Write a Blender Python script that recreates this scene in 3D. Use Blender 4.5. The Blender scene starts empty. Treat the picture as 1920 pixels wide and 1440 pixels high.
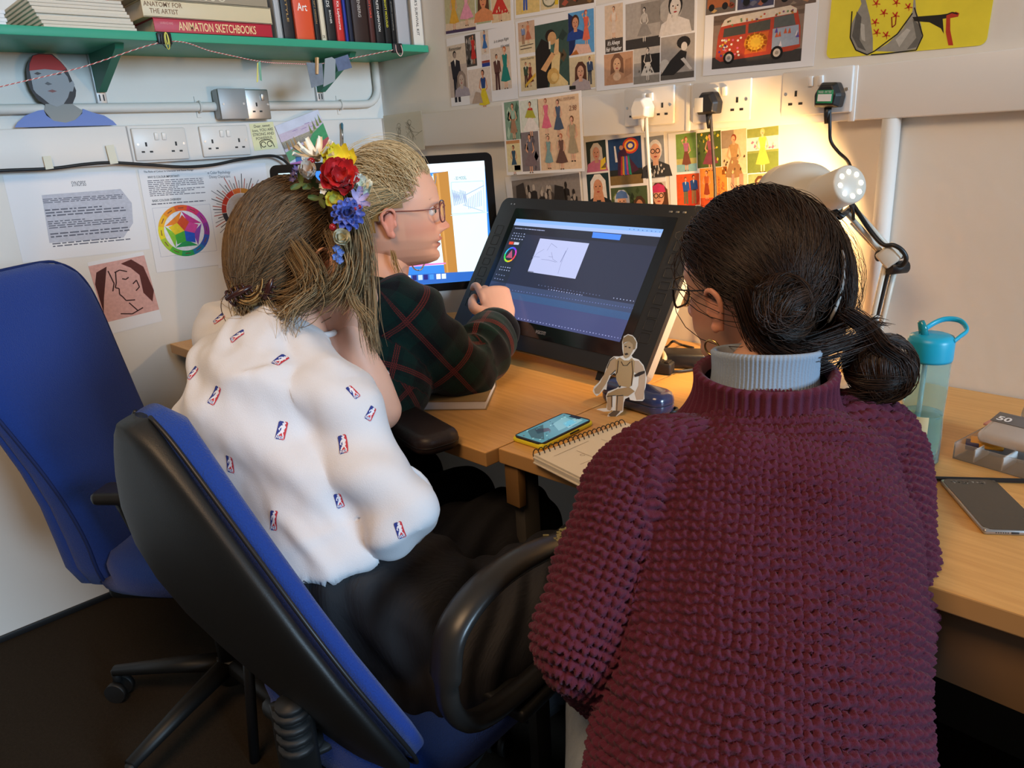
import bpy, bmesh, math, random
import numpy as np
from mathutils import Vector, Matrix, noise
from mathutils.bvhtree import BVHTree

# ------------------------------------------------------------------ camera, light, exposure
S = bpy.context.scene
COL = S.collection
CAM = Vector((2.3076, -1.59, 1.2509)); YAW, PITCH, ROLL, FPX = 0.8265, -0.3163, -0.06, 1391.0
def _axes():
    cy, sy, cp, sp = math.cos(YAW), math.sin(YAW), math.cos(PITCH), math.sin(PITCH)
    f = Vector((-sy*cp, cy*cp, sp)); r = Vector((cy, sy, 0)); u = r.cross(f)
    return r*math.cos(ROLL)+u*math.sin(ROLL), u*math.cos(ROLL)-r*math.sin(ROLL), f
CR, CU, CF = _axes()
cam = bpy.data.cameras.new('camera'); cam.sensor_width = 36; cam.lens = FPX/1920*36; cam.clip_start = .02
camo = bpy.data.objects.new('camera', cam); COL.objects.link(camo)
M = Matrix((CR, CU, -CF)).transposed().to_4x4(); M.translation = CAM; camo.matrix_world = M
S.camera = camo

W = bpy.data.worlds.new('room_ambient'); S.world = W; W.use_nodes = True
W.node_tree.nodes['Background'].inputs[0].default_value = (.92, .80, .66, 1)
W.node_tree.nodes['Background'].inputs[1].default_value = .10
def area(name, loc, target, sx, sy, power, col):
    l = bpy.data.lights.new(name, 'AREA'); l.shape = 'RECTANGLE'; l.size = sx; l.size_y = sy; l.energy = power; l.color = col
    o = bpy.data.objects.new(name, l); COL.objects.link(o); o.location = loc
    o.rotation_euler = (Vector(target)-Vector(loc)).to_track_quat('-Z', 'Y').to_euler(); return o
area('window_daylight', (8.0, -.95, 2.3), (.0, -1.0, 1.1), 1.8, 1.6, 350, (.52, .76, 1.0))
area('ceiling_light', (1.9, -2.0, 2.5), (1.7, -1.0, 0), .9, .9, 27, (1.0, .64, .35))
S.view_settings.view_transform = 'Standard'; S.view_settings.look = 'None'
S.view_settings.exposure = 0.30; S.view_settings.gamma = 1.0; S.view_settings.use_curve_mapping = False

# ------------------------------------------------------------------ pixel -> world helpers (photo frame 1920x1440)
def ray(x, y): return CF + CR*((x-960)/FPX) - CU*((y-720)/FPX)
def dep(x, y, t): return CAM + ray(x, y)*t
def onX(x, y, X=0.0): d = ray(x, y); return CAM + d*((X-CAM.x)/d.x)
def onY(x, y, Y=0.0): d = ray(x, y); return CAM + d*((Y-CAM.y)/d.y)
def onZ(x, y, Z=0.735): d = ray(x, y); return CAM + d*((Z-CAM.z)/d.z)
V = Vector
DESK = 0.735

# ------------------------------------------------------------------ materials
def lin(c):
    if isinstance(c, str):
        c = [int(c[i:i+2], 16)/255 for i in (0, 2, 4)]
    return tuple(x/12.92 if x <= .04045 else ((x+.055)/1.055)**2.4 for x in c[:3])
MATS = {}
def mat(name, col=(.8, .8, .8), rough=.5, metal=0, spec=.5, bump=0, bscale=200, var=0, vscale=8, emit=None, estr=0, trans=0, ior=1.45, alpha=1, sheen=0, coat=0, attr=None, stretch=None, sss=0):
    if name in MATS: return MATS[name]
    m = bpy.data.materials.new(name); m.use_nodes = True; MATS[name] = m
    nt = m.node_tree; b = nt.nodes['Principled BSDF']; L = nt.links
    c = lin(col) if isinstance(col, str) else col
    b.inputs['Base Color'].default_value = (*c[:3], 1)
    b.inputs['Roughness'].default_value = rough; b.inputs['Metallic'].default_value = metal
    b.inputs['Specular IOR Level'].default_value = spec; b.inputs['IOR'].default_value = ior
    b.inputs['Transmission Weight'].default_value = trans; b.inputs['Alpha'].default_value = alpha
    b.inputs['Sheen Weight'].default_value = sheen; b.inputs['Coat Weight'].default_value = coat
    b.inputs['Subsurface Weight'].default_value = sss; b.inputs['Subsurface Radius'].default_value = (.012, .005, .003)
    if emit is not None:
        e = lin(emit) if isinstance(emit, str) else emit
        b.inputs['Emission Color'].default_value = (*e[:3], 1); b.inputs['Emission Strength'].default_value = estr
    tc = nt.nodes.new('ShaderNodeTexCoord'); vec = tc.outputs['Object']
    if stretch:
        mp = nt.nodes.new('ShaderNodeMapping'); mp.inputs['Scale'].default_value = stretch; L.new(vec, mp.inputs[0]); vec = mp.outputs[0]
    colsock = None
    if attr:
        a = nt.nodes.new('ShaderNodeAttribute'); a.attribute_name = attr; colsock = a.outputs['Color']
        L.new(colsock, b.inputs['Base Color'])
        if estr and emit is None:
            L.new(colsock, b.inputs['Emission Color']); b.inputs['Emission Strength'].default_value = estr
    if var:
        n = nt.nodes.new('ShaderNodeTexNoise'); n.inputs['Scale'].default_value = vscale; n.inputs['Detail'].default_value = 6; L.new(vec, n.inputs['Vector'])
        h = nt.nodes.new('ShaderNodeMapRange'); h.inputs['To Min'].default_value = 1-var; h.inputs['To Max'].default_value = 1+var; L.new(n.outputs[0], h.inputs[0])
        mx = nt.nodes.new('ShaderNodeVectorMath'); mx.operation = 'SCALE'; L.new(h.outputs[0], mx.inputs['Scale'])
        if colsock: L.new(colsock, mx.inputs[0])
        else: mx.inputs[0].default_value = c[:3]
        L.new(mx.outputs[0], b.inputs['Base Color'])
    if bump:
        n = nt.nodes.new('ShaderNodeTexNoise'); n.inputs['Scale'].default_value = bscale; n.inputs['Detail'].default_value = 4; L.new(vec, n.inputs['Vector'])
        bp = nt.nodes.new('ShaderNodeBump'); bp.inputs['Strength'].default_value = bump; bp.inputs['Distance'].default_value = .002
        L.new(n.outputs[0], bp.inputs['Height']); L.new(bp.outputs[0], b.inputs['Normal'])
    return m
wall_m = mat('wall_paint', (.74, .71, .66), .65, bump=.35, bscale=35, var=.03, vscale=3)
trunk_m = mat('trunking_plastic', (.74, .72, .69), .38)
sock_m = mat('socket_plastic', (.70, .68, .65), .35)
switch_m = mat('switch_plastic', (.80, .79, .76), .3)
dark_m = mat('dark_slot', (.02, .02, .02), .6)
black_m = mat('black_plastic', (.012, .012, .013), .42)
blackr_m = mat('black_rubber', (.014, .014, .014), .55)
steel_m = mat('brushed_steel', (.55, .54, .52), .38, .9)
grey_m = mat('grey_metal_box', (.38, .38, .38), .45, .3)
green_m = mat('green_paint', (.035, .33, .20), .4, bump=.15, bscale=60, var=.08, vscale=6)
greend_m = mat('green_paint_bracket', (.02, .20, .125), .45, var=.1)
paper_m = mat('white_paper', (.78, .78, .80), .7)
print_m = mat('printed_ink', rough=.6, attr='Col', spec=.3, var=.22, vscale=110)
carpet_m = mat('dark_carpet', (.030, .022, .015), .95, bump=.9, bscale=500, var=.35, vscale=160, spec=.1)
paperpage_m = mat('page_edges', (.72, .66, .55), .8, bump=.4, bscale=300, stretch=(1, 1, 30))
yellow_m = mat('yellow_plastic', (.75, .68, .03), .35)

# ------------------------------------------------------------------ mesh building
def newobj(name, me, parent=None, mats=None):
    o = bpy.data.objects.new(name, me); COL.objects.link(o)
    if parent is not None: o.parent = parent
    for m in (mats if isinstance(mats, (list, tuple)) else [mats]):
        if m is not None: me.materials.append(m)
    return o
def tag(o, label=None, cat=None, group=None, kind=None):
    if label: o['label'] = label
    if cat: o['category'] = cat
    if group: o['group'] = group
    if kind: o['kind'] = kind
    return o
def thing(name, label, cat, loc=(0, 0, 0), rot=None, group=None):
    o = bpy.data.objects.new(name, None); COL.objects.link(o); o.empty_display_size = .05
    m = (rot.to_4x4() if rot is not None else Matrix.Identity(4)); m.translation = V(loc); o.matrix_world = m
    return tag(o, label, cat, group)
def frame(xdir, zdir):
    x = V(xdir).normalized(); z = V(zdir); z = (z - x*z.dot(x)).normalized(); y = z.cross(x)
    return Matrix((x, y, z)).transposed()
def rotz(a): return Matrix.Rotation(a, 3, 'Z')
class MB:
    def __init__(s): s.v = []; s.f = []; s.mi = []; s.sm = []
    def add(s, vs, fs, mi=0, sm=False, T=None):
        k = len(s.v)
        s.v += [tuple(T @ V(p)) if T is not None else tuple(p) for p in vs]
        s.f += [tuple(i+k for i in f) for f in fs]; s.mi += [mi]*len(fs); s.sm += [sm]*len(fs)
        return s
    def box(s, c, d, R=None, mi=0, bev=0, seg=2):
        bm = bmesh.new(); bmesh.ops.create_cube(bm, size=1)
        for v in bm.verts: v.co = V((v.co.x*d[0], v.co.y*d[1], v.co.z*d[2]))
        if bev: bmesh.ops.bevel(bm, geom=bm.edges[:], offset=bev, segments=seg, profile=.5, affect='EDGES')
        bm.verts.index_update()
        T = (R.to_4x4() if R is not None else Matrix.Identity(4)); T.translation = V(c)
        s.add([v.co for v in bm.verts], [[v.index for v in f.verts] for f in bm.faces], mi, bool(bev), T); bm.free(); return s
    def tube(s, pts, r, n=8, mi=0, closed=False, caps=True, flat=None, up=None):
        P = [V(p) for p in pts]; N = len(P)
        R = r if isinstance(r, (list, tuple)) else [r]*N
        T = [((P[(i+1) % N]-P[i-1]) if closed else (P[min(i+1, N-1)]-P[max(i-1, 0)])).normalized() for i in range(N)]
        a = V(up) if up is not None else (V((0, 0, 1)) if abs(T[0].z) < .9 else V((1, 0, 0)))
        vs = []; fs = []
        for i in range(N):
            a = a - T[i]*a.dot(T[i])
            a = a.normalized() if a.length > 1e-6 else T[i].orthogonal().normalized()
            b = T[i].cross(a); ri = R[i]; ra, rb = ri if isinstance(ri, tuple) else (ri, ri*(flat or 1))
            for k in range(n):
                t = 2*math.pi*k/n; vs.append(P[i]+a*(math.cos(t)*ra)+b*(math.sin(t)*rb))
        for i in range(N if closed else N-1):
            j = (i+1) % N
            for k in range(n): fs.append((i*n+k, i*n+(k+1) % n, j*n+(k+1) % n, j*n+k))
        if caps and not closed: fs.append(tuple(range(n))[::-1]); fs.append(tuple((N-1)*n+k for k in range(n)))
        return s.add(vs, fs, mi, True)
    def cyl(s, p0, p1, r0, r1=None, n=20, mi=0, sm=True):
        p0, p1 = V(p0), V(p1); d = (p1-p0).normalized(); a = d.orthogonal().normalized(); b = d.cross(a); r1 = r0 if r1 is None else r1
        vs = [p+a*(math.cos(2*math.pi*k/n)*r)+b*(math.sin(2*math.pi*k/n)*r) for p, r in ((p0, r0), (p1, r1)) for k in range(n)]
        s.add(vs, [(k, (k+1) % n, n+(k+1) % n, n+k) for k in range(n)], mi, sm)
        s.add(vs[:n], [tuple(range(n))[::-1]], mi); s.add(vs[n:], [tuple(range(n))], mi); return s
    def lathe(s, prof, n=32, mi=0, T=None, cap=True):
        vs = [(r*math.cos(2*math.pi*k/n), r*math.sin(2*math.pi*k/n), z) for r, z in prof for k in range(n)]
        fs = [(i*n+k, i*n+(k+1) % n, (i+1)*n+(k+1) % n, (i+1)*n+k) for i in range(len(prof)-1) for k in range(n)]
        if cap: fs += [tuple(range(n))[::-1], tuple((len(prof)-1)*n+k for k in range(n))]
        return s.add(vs, fs, mi, True, T)
    def ball(s, c, r, n=12, mi=0, T=None):
        rr = r if isinstance(r, (tuple, list)) else (r, r, r); vs = []; m = max(4, n//2)
        for i in range(m+1):
            for k in range(n):
                a = math.pi*i/m; t = 2*math.pi*k/n
                vs.append(V((rr[0]*math.sin(a)*math.cos(t), rr[1]*math.sin(a)*math.sin(t), rr[2]*math.cos(a))))
        if T is not None: vs = [T @ v for v in vs]
        vs = [v+V(c) for v in vs]
        return s.add(vs, [(i*n+k, (i+1)*n+k, (i+1)*n+(k+1) % n, i*n+(k+1) % n) for i in range(m) for k in range(n)], mi, True)
    def prism(s, poly, th, T=None, mi=0, mi_side=None, bev=0):
        n = len(poly); vs = [(x, y, 0) for x, y in poly]+[(x, y, th) for x, y in poly]
        s.add(vs, [tuple(range(n))[::-1], tuple(range(n, 2*n))], mi, False, T)
        s.add(vs, [(k, (k+1) % n, n+(k+1) % n, n+k) for k in range(n)], mi if mi_side is None else mi_side, False, T); return s
    def pillow(s, w, d, z0, z1, r, e0, e1, cx=0, cy=0, T=None, mi=0, n=7):
        """cushion-like solid: rounded-rectangle plan, edges rounded by e0 (bottom) and e1 (top)"""
        rows = [(e0*(1-math.sin(a)), z0+e0*(1-math.cos(a))) for a in np.linspace(0, math.pi/2, 5)] if e0 else [(0, z0)]
        rows += [(e1*(1-math.cos(a)), z1-e1*(1-math.sin(a))) for a in np.linspace(0, math.pi/2, 5)] if e1 else [(0, z1)]
        vs = []; m = 0
        for ins, z in rows:
            P = rrect(w-2*ins, d-2*ins, max(r-ins, .0008), n, cx, cy); m = len(P); vs += [(x, y, z) for x, y in P]
        k = len(rows); return s.add(vs, [(j*m+i, j*m+(i+1) % m, (j+1)*m+(i+1) % m, (j+1)*m+i) for j in range(k-1) for i in range(m)]+[tuple(range(m))[::-1], tuple((k-1)*m+i for i in range(m))], mi, True, T)
    def build(s, name, mats, parent=None, world=False):
        vs = s.v
        if world and parent is not None:
            inv = wm(parent).inverted(); vs = [tuple(inv @ V(v)) for v in vs]
        me = bpy.data.meshes.new(name); me.from_pydata(vs, [], s.f)
        me.polygons.foreach_set('material_index', s.mi); me.polygons.foreach_set('use_smooth', s.sm); me.validate(); me.update()
        bm = bmesh.new(); bm.from_mesh(me); bmesh.ops.remove_doubles(bm, verts=bm.verts, dist=1e-6); bmesh.ops.recalc_face_normals(bm, faces=bm.faces); bm.to_mesh(me); bm.free()
        return newobj(name, me, parent, mats)
def wm(o):
    m = o.matrix_basis.copy()
    while o.parent is not None: o = o.parent; m = o.matrix_basis @ m
    return m
def rrect(w, h, r, n=5, cx=0, cy=0):
    P = []
    for sx, sy, a0 in ((1, -1, -90), (1, 1, 0), (-1, 1, 90), (-1, -1, 180)):
        for k in range(n+1):
            a = math.radians(a0+90*k/n); P.append((cx+sx*(w/2-r)+r*math.cos(a), cy+sy*(h/2-r)+r*math.sin(a)))
    return P
def circ(cx, cy, r, n=20, ry=None, a0=0): return [(cx+r*math.cos(a0+2*math.pi*k/n), cy+(ry or r)*math.sin(a0+2*math.pi*k/n)) for k in range(n)]
def bez(pts, n=8):      # Catmull-Rom through points
    P = [V(p) for p in pts]; P = [P[0]*2-P[1]]+P+[P[-1]*2-P[-2]]; out = []
    for i in range(1, len(P)-2):
        a, b, c, d = P[i-1], P[i], P[i+1], P[i+2]
        for k in range(n):
            t = k/n; out.append(.5*((2*b)+(c-a)*t+(2*a-5*b+4*c-d)*t*t+(3*b-a-3*c+d)*t**3))
    return out+[P[-2]]
TXT = {}
def text(name, s, T, w, h, m, parent, world=True, bold=0, depth=.0003, italic=0):
    """lettering filling a w x h box centred on the origin of T (x right, y up, z out)"""
    cu = bpy.data.curves.new('t', 'FONT'); cu.body = s; cu.size = 1; cu.align_x = 'CENTER'; cu.offset = bold; cu.shear = italic; cu.resolution_u = 3
    o = bpy.data.objects.new('t', cu); me = bpy.data.meshes.new_from_object(o)
    bpy.data.objects.remove(o); bpy.data.curves.remove(cu)
    n = len(me.vertices); a = np.zeros(n*3); me.vertices.foreach_get('co', a); a = a.reshape(-1, 3)
    lo, hi = a.min(0), a.max(0); a[:, 0] = (a[:, 0]-(lo[0]+hi[0])/2)*w/max(hi[0]-lo[0], 1e-6); a[:, 1] = (a[:, 1]-(lo[1]+hi[1])/2)*h/max(hi[1]-lo[1], 1e-6); a[:, 2] = depth
    Mx = np.array(T); b = a @ Mx[:3, :3].T + Mx[:3, 3]
    if world and parent is not None:
        I = np.array(wm(parent).inverted()); b = b @ I[:3, :3].T + I[:3, 3]
    me.vertices.foreach_set('co', b.ravel()); me.update(); me.name = name
    me.materials.clear(); return newobj(name, me, parent, m)
def TF(origin, xdir, ydir):
    x = V(xdir).normalized(); y = V(ydir); y = (y-x*y.dot(x)).normalized(); z = x.cross(y)
    T = Matrix((x, y, z)).transposed().to_4x4(); T.translation = V(origin); return T
class Print:
    """flat coloured print: polygons in the (u, v) unit square of one picture, stacked in hair-thin layers"""
    def __init__(s, T, w, h): s.T = T; s.w = w; s.h = h; s.mb = MB(); s.c = []; s.k = 1
    def poly(s, pts, col, z=None):
        n = len(pts); s.mb.add([s.T @ V((x*s.w, y*s.h, s.k*.00006)) for x, y in pts], [tuple(range(n))]); s.c.append(lin(col) if isinstance(col, str) else lin(col)); return s
    def up(s): s.k += 1; return s
    def rect(s, x0, y0, x1, y1, col): return s.poly([(x0, y0), (x1, y0), (x1, y1), (x0, y1)], col)
    def ell(s, x, y, rx, ry, col, n=14): return s.poly(circ(x, y, rx, n, ry), col)
    def line(s, pts, wd, col):
        q = s.h/s.w
        for (x0, y0), (x1, y1) in zip(pts, pts[1:]):
            dx, dy = (x1-x0), (y1-y0)*q; l = math.hypot(dx, dy) or 1; nx, ny = -dy/l*wd/2, dx/l*wd/2/q
            s.poly([(x0-nx, y0-ny), (x1-nx, y1-ny), (x1+nx, y1+ny), (x0+nx, y0+ny)], col)
        return s
    def build(s, name, parent, m=None):
        me = bpy.data.meshes.new(name); I = wm(parent).inverted() if parent is not None else Matrix.Identity(4)
        me.from_pydata([tuple(I @ V(v)) for v in s.mb.v], [], s.mb.f)
        at = me.attributes.new('Col', 'FLOAT_COLOR', 'FACE')
        at.data.foreach_set('color', [x for c in s.c for x in (*c, 1)]); me.update()
        return newobj(name, me, parent, m or print_m)

# ------------------------------------------------------------------ room shell
def struct(name, mb, mats, parent=None):
    o = mb.build(name, mats, parent); o['kind'] = 'structure'; return o
struct('floor', MB().box((1.5, -1.6, -.05), (3.6, 3.8, .1)), carpet_m)
struct('wall_left', MB().box((-.05, -1.6, 1.3), (.1, 3.6, 2.6)), wall_m)
struct('wall_back', MB().box((1.6, .05, 1.3), (3.4, .1, 2.6)), wall_m)
ceil_m = mat('ceiling_paint', (.75, .73, .70), .7)
struct('ceiling', MB().box((1.6, -1.6, 2.65), (3.4, 3.6, .1)), ceil_m)
struct('baseboard_left', MB().box((.004, -1.6, .009), (.008, 3.2, .018), bev=.001), black_m)
struct('baseboard_back', MB().box((1.6, -.004, .009), (3.2, .008, .018), bev=.001), black_m)
# cable trunking on both walls
zt, zb = onX(217, 236, .03).z, onX(420, 297, .03).z
t = struct('trim_1', MB().box((.015, -1.7, (zt+zb)/2), (.03, 3.4, zt-zb), bev=.003), trunk_m)
struct('lid_joint', MB().box((.0303, onX(241, 260, .03).y, (zt+zb)/2), (.0012, .004, zt-zb-.004)), mat('joint_shadow', (.35, .34, .33), .6), t)
t = struct('trim_2', MB().box((1.66, -.015, (zt+zb)/2), (3.26, .03, zt-zb), bev=.003), trunk_m)
for px in (1291, 1600):
    struct('joint_cover', MB().box((onY(px, 180, -.03).x, -.031, (zt+zb)/2), (.012, .003, zt-zb+.002), bev=.001), switch_m, t)
# painted pipe on the back wall, conduit on the left wall
pxp = onY(1668, 260, -.02).x
struct('trim_3', MB().tube([(pxp, -.018, .735), (pxp, -.018, zb)], .017, 16), wall_m)
cz = onX(300, 201, .02).z
pts = [(.016, y, cz) for y in (-3.3, -2, -1, onX(670, 198, .02).y)]
ye = onX(708, 160, .02).y
for k in range(1, 7):
    a = math.pi/2*k/6; R = .055; pts.append((.016, ye-R+R*math.sin(a), cz+R-R*math.cos(a)))
pts.append((.016, ye, 1.535))
t = struct('trim_4', MB().tube(pts, .0125, 12), wall_m)
for px in (640, 375):
    yy = onX(px, 200, .02).y; m = MB().tube([(.028*math.sin(a)+.0 if False else .016+.0145*math.cos(a), yy, cz+.0145*math.sin(a)) for a in np.linspace(-math.pi/2, math.pi/2, 9)], .003, 6, up=(0, 1, 0))
    m.box((.002, yy, cz+.021), (.004, .012, .016)).box((.002, yy, cz-.021), (.004, .012, .016)); struct('saddle_clip', m, wall_m, t)

# ------------------------------------------------------------------ sockets, plugs, cords
def socket(T, label, group='double sockets on the trunking', w=.146, h=.086, single=False):
    R = T.to_3x3(); o = thing('wall_socket', label, 'socket', T.translation, R, group)
    MB().box((w/2, h/2, .004), (w, h, .008), bev=.003).build('socket_plate', steel_m if single else sock_m, o)
    for cx in ([w/2] if single else [w*.22, w*.78]):
        s = MB(); s.box((cx, h*.50, .0083), (.005, .011, .001)); s.box((cx-.011, h*.27, .0083), (.0085, .0045, .001)); s.box((cx+.011, h*.27, .0083), (.0085, .0045, .001)); s.build('socket_slot', dark_m, o)
    for cx in ([w*.75] if single else [w*.43, w*.57]):
        MB().box((cx, h*.74, .010), (.011, .019, .007), Matrix.Rotation(.15, 3, 'X'), bev=.0015).build('switch', steel_m if single else switch_m, o)
    for cx in (.07, .93): MB().cyl((w*cx, h*.5, .007), (w*cx, h*.5, .0092), .0034, n=12).build('screw', steel_m, o)
    return o
def TX(px, py, X): return TF(onX(px, py, X), (0, 1, 0), (0, 0, 1))
def TY(px, py, Y): return TF(onY(px, py, Y), (1, 0, 0), (0, 0, 1))
def rollT(T, deg): return T @ Matrix.Rotation(math.radians(deg), 4, 'Z')
socket(rollT(TX(255, 302, .031), -1), 'white double socket left of its neighbour on the left wall trunking, above the black cable')
socket(rollT(TX(381, 295, .031), 0), 'white double socket beside the yellow sticky note on the left wall')
socket(TY(1174, 238, -.031), 'white double socket with the white plug in its left outlet')
socket(TY(1301, 232, -.031), 'white double socket with the small black plug in its left outlet')
socket(TY(1466, 219, -.031), 'white double socket at the right end, holding the black plug with the green label')
T = TX(404, 226, .002)
o = thing('junction_box', 'grey metal blank-plated junction box on the white conduit', 'junction box', T.translation, T.to_3x3())
MB().box((.043, .043, .022), (.086, .086, .044), bev=.008).build('box_body', grey_m, o)
MB().box((.043, .043, .0455), (.084, .084, .003), bev=.0012).build('blank_plate', grey_m, o)
for cx in (.012, .074): MB().cyl((cx, .043, .046), (cx, .043, .0485), .0035, n=12).build('screw', steel_m, o)
o = socket(TX(458, 225, .03), 'metal-clad single socket beside the grey junction box', None, .086, .086, True)
MB().box((.043, .043, -.016), (.085, .085, .03), bev=.006).build('back_box', grey_m, o)

def cord(name, label, pts, r, m, n=8, par=None):
    o = MB().tube(bez(pts, 8), r, n).build(name, m)
    if par is not None: o.parent = par; o.matrix_parent_inverse = par.matrix_basis.inverted(); return o
    return tag(o, label, 'cord')
def plug(T, m, label, lab=None, cap=None):
    o = thing('mains_plug', label, 'plug', T.translation, T.to_3x3())
    P = [(-.024, -.02), (.024, -.02), (.027, .004), (.015, .026), (-.015, .026), (-.027, .004)]
    mb = MB(); n = 6
    vs = [(x, y, 0) for x, y in P]+[(x, y, .022) for x, y in P]+[(x*.78, y*.78, .034) for x, y in P]
    mb.add(vs, [tuple(range(6))[::-1], tuple(range(12, 18))]+[(a*6+k, a*6+(k+1) % 6, a*6+6+(k+1) % 6, a*6+6+k) for a in (0, 1) for k in range(6)])
    b = mb.build('plug_body', m, o); bv = b.modifiers.new('b', 'BEVEL'); bv.width = .003; bv.segments = 2
    MB().tube([(0, -.019, .014), (0, -.034, .014), (0, -.05, .012)], [.0075, .006, .004], 10).build('strain_relief', m, o)
    if lab:
        MB().box((0, .0, .0345), (.032, .024, .0008), bev=.0002).build('sticker', mat('sticker_'+lab, lab, .5), o)
        if cap: MB().box((0, -.002, .0352), (.027, .013, .0006)).build('sticker_text_panel', paper_m, o)
    return o
T = TY(1211, 205, -.042); pw_ = plug(rollT(T, 2), mat('white_plug', (.72, .70, .66), .35), 'white mains plug in the leftmost socket of the back wall')
T = TY(1336, 196, -.042); pb_ = o = plug(T, black_m, 'small black plug with a pale paper sticker')
MB().box((-.014, .0, .0345), (.022, .030, .0008), bev=.0002).build('sticker', mat('pale_sticker', (.62, .6, .56), .6), o)
T = TY(1561, 181, -.042); pl_ = o = plug(rollT(T, -4), black_m, 'large black plug with a green and white test label', '1f8a5a', 1)
text('lettering', 'PASSED - PAT TEST', o.matrix_world @ Matrix.Translation((0, .0085, .0352)), .026, .004, paper_m, o)
wcord = mat('white_cord', (.70, .68, .62), .4)
def YP(*a): return [onY(x, y, Y) for x, y, Y in a]
cord('white_cord', 'white mains cord hanging from the white plug down behind the pen display', YP((1212, 216, -.055), (1213, 245, -.055), (1216, 300, -.045), (1220, 350, -.04), (1222, 400, -.04), (1224, 470, -.04), (1226, 600, -.04), (1228, 675, -.04)), .0042, wcord, par=pw_)
cord('black_cord', 'thin dark cord hanging straight down from the small black plug', YP((1332, 212, -.055), (1334, 240, -.055), (1338, 300, -.045), (1341, 360, -.045), (1340, 430, -.045), (1338, 560, -.05), (1336, 690, -.06)), .0036, mat('dark_cord', (.045, .038, .03), .5), par=pb_)
cord('black_cord', 'black cord bending from the labelled plug down to the desk lamp', YP((1556, 202, -.055), (1556, 240, -.055), (1558, 265, -.05), (1572, 285, -.05), (1590, 303, -.07), (1598, 330, -.12), (1600, 360, -.16), (1598, 400, -.16)), .0034, black_m, par=pl_)
o = cord('black_cable', 'black cable taped along the lower edge of the left wall trunking', [onX(x, y, .036) for x, y in ((-160, 330), (0, 320), (95, 316), (160, 308), (210, 305), (280, 309), (345, 313), (400, 309), (450, 299), (505, 292), (528, 298), (545, 312))], .0042, black_m)
tape_m = mat('masking_tape', (.70, .68, .55), .6)
for c, lb in ((((80, 293), (95, 292), (101, 316), (86, 318)), 'strip of tape over the black cable, the left one'), (((198, 273), (213, 271), (222, 306), (207, 308)), 'longer strip of tape over the black cable, below the double socket')):
    P = [onX(x, y, .0405) for x, y in c]; Q = [p-V((.0006, 0, 0)) for p in P]
    o = MB().add(P+Q, [(0, 1, 2, 3), (7, 6, 5, 4), (0, 4, 5, 1), (1, 5, 6, 2), (2, 6, 7, 3), (3, 7, 4, 0)]).build('tape_strip', tape_m); tag(o, lb, 'tape')

# ------------------------------------------------------------------ printed pictures
SK = ['d9a383', 'c98f6f', 'e0b08f', 'b57d5e']
def woman(p, cx, y0, H, hair='4a2a18', top='b03a3a', skirt='b03a3a', skin='d9a383', flare=.22, arm=0):
    a = p.h/p.w*1.0; X = lambda u: cx+u*H*a; Y = lambda v: y0+v*H
    P = lambda *q: [(X(u), Y(v)) for u, v in q]
    p.poly(P((-.05, .0), (-.02, .0), (-.01, .4), (-.06, .4)), skin).poly(P((.02, 0), (.05, 0), (.06, .4), (.01, .4)), skin)
    p.poly(P((-.07, -.0), (-.02, -.0), (-.02, .03), (-.07, .02)), '2a1a14').poly(P((.02, 0), (.07, 0), (.07, .02), (.02, .03)), '2a1a14').up()
    p.poly(P((-flare, .2), (0, .17), (flare, .2), (.06, .58), (-.06, .58)), skirt).up()
    p.poly(P((-.06, .57), (.06, .57), (.1, .8), (.03, .83), (-.03, .83), (-.1, .8)), top)
    s = 1 if arm else -1
    p.poly(P((.08, .8), (.11, .78), (.16, .58), (.07, .5), (.06, .53), (.12, .59)), skin).poly(P((-.08, .8), (-.11, .78), (-.17, .6+.3*arm), (-.1, .52+.42*arm), (-.08, .55+.36*arm), (-.13, .61+.24*arm)), skin).up()
    p.poly(P((-.025, .8), (.025, .8), (.025, .88), (-.025, .88)), skin).ell(X(0), Y(.93), .058*H*a, .072*H, hair).up().ell(X(.012*s), Y(.915), .042*H*a, .055*H, skin).up()
    p.line([(X(-.012), Y(.895)), (X(.02), Y(.895))], .012*H*a, 'a02828').up(); return p
def man(p, cx, y0, H, hair='2a1c14', top='2b2b30', legs='24242a', skin='c98f6f'):
    a = p.h/p.w; X = lambda u: cx+u*H*a; Y = lambda v: y0+v*H; P = lambda *q: [(X(u), Y(v)) for u, v in q]
    p.poly(P((-.1, 0), (-.02, 0), (0, .42), (.02, 0), (.1, 0), (.09, .5), (-.09, .5)), legs)
    p.poly(P((-.11, .46), (.11, .46), (.15, .8), (.03, .84), (-.03, .84), (-.15, .8)), top).up()
    p.poly(P((.12, .8), (.15, .78), (.18, .5), (.13, .5)), top).poly(P((-.03, .84), (.03, .84), (0, .7)), 'e8e4dc')
    p.ell(X(0), Y(.94), .055*H*a, .07*H, hair).up().ell(X(.008), Y(.922), .045*H*a, .056*H, skin).up(); return p
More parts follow.
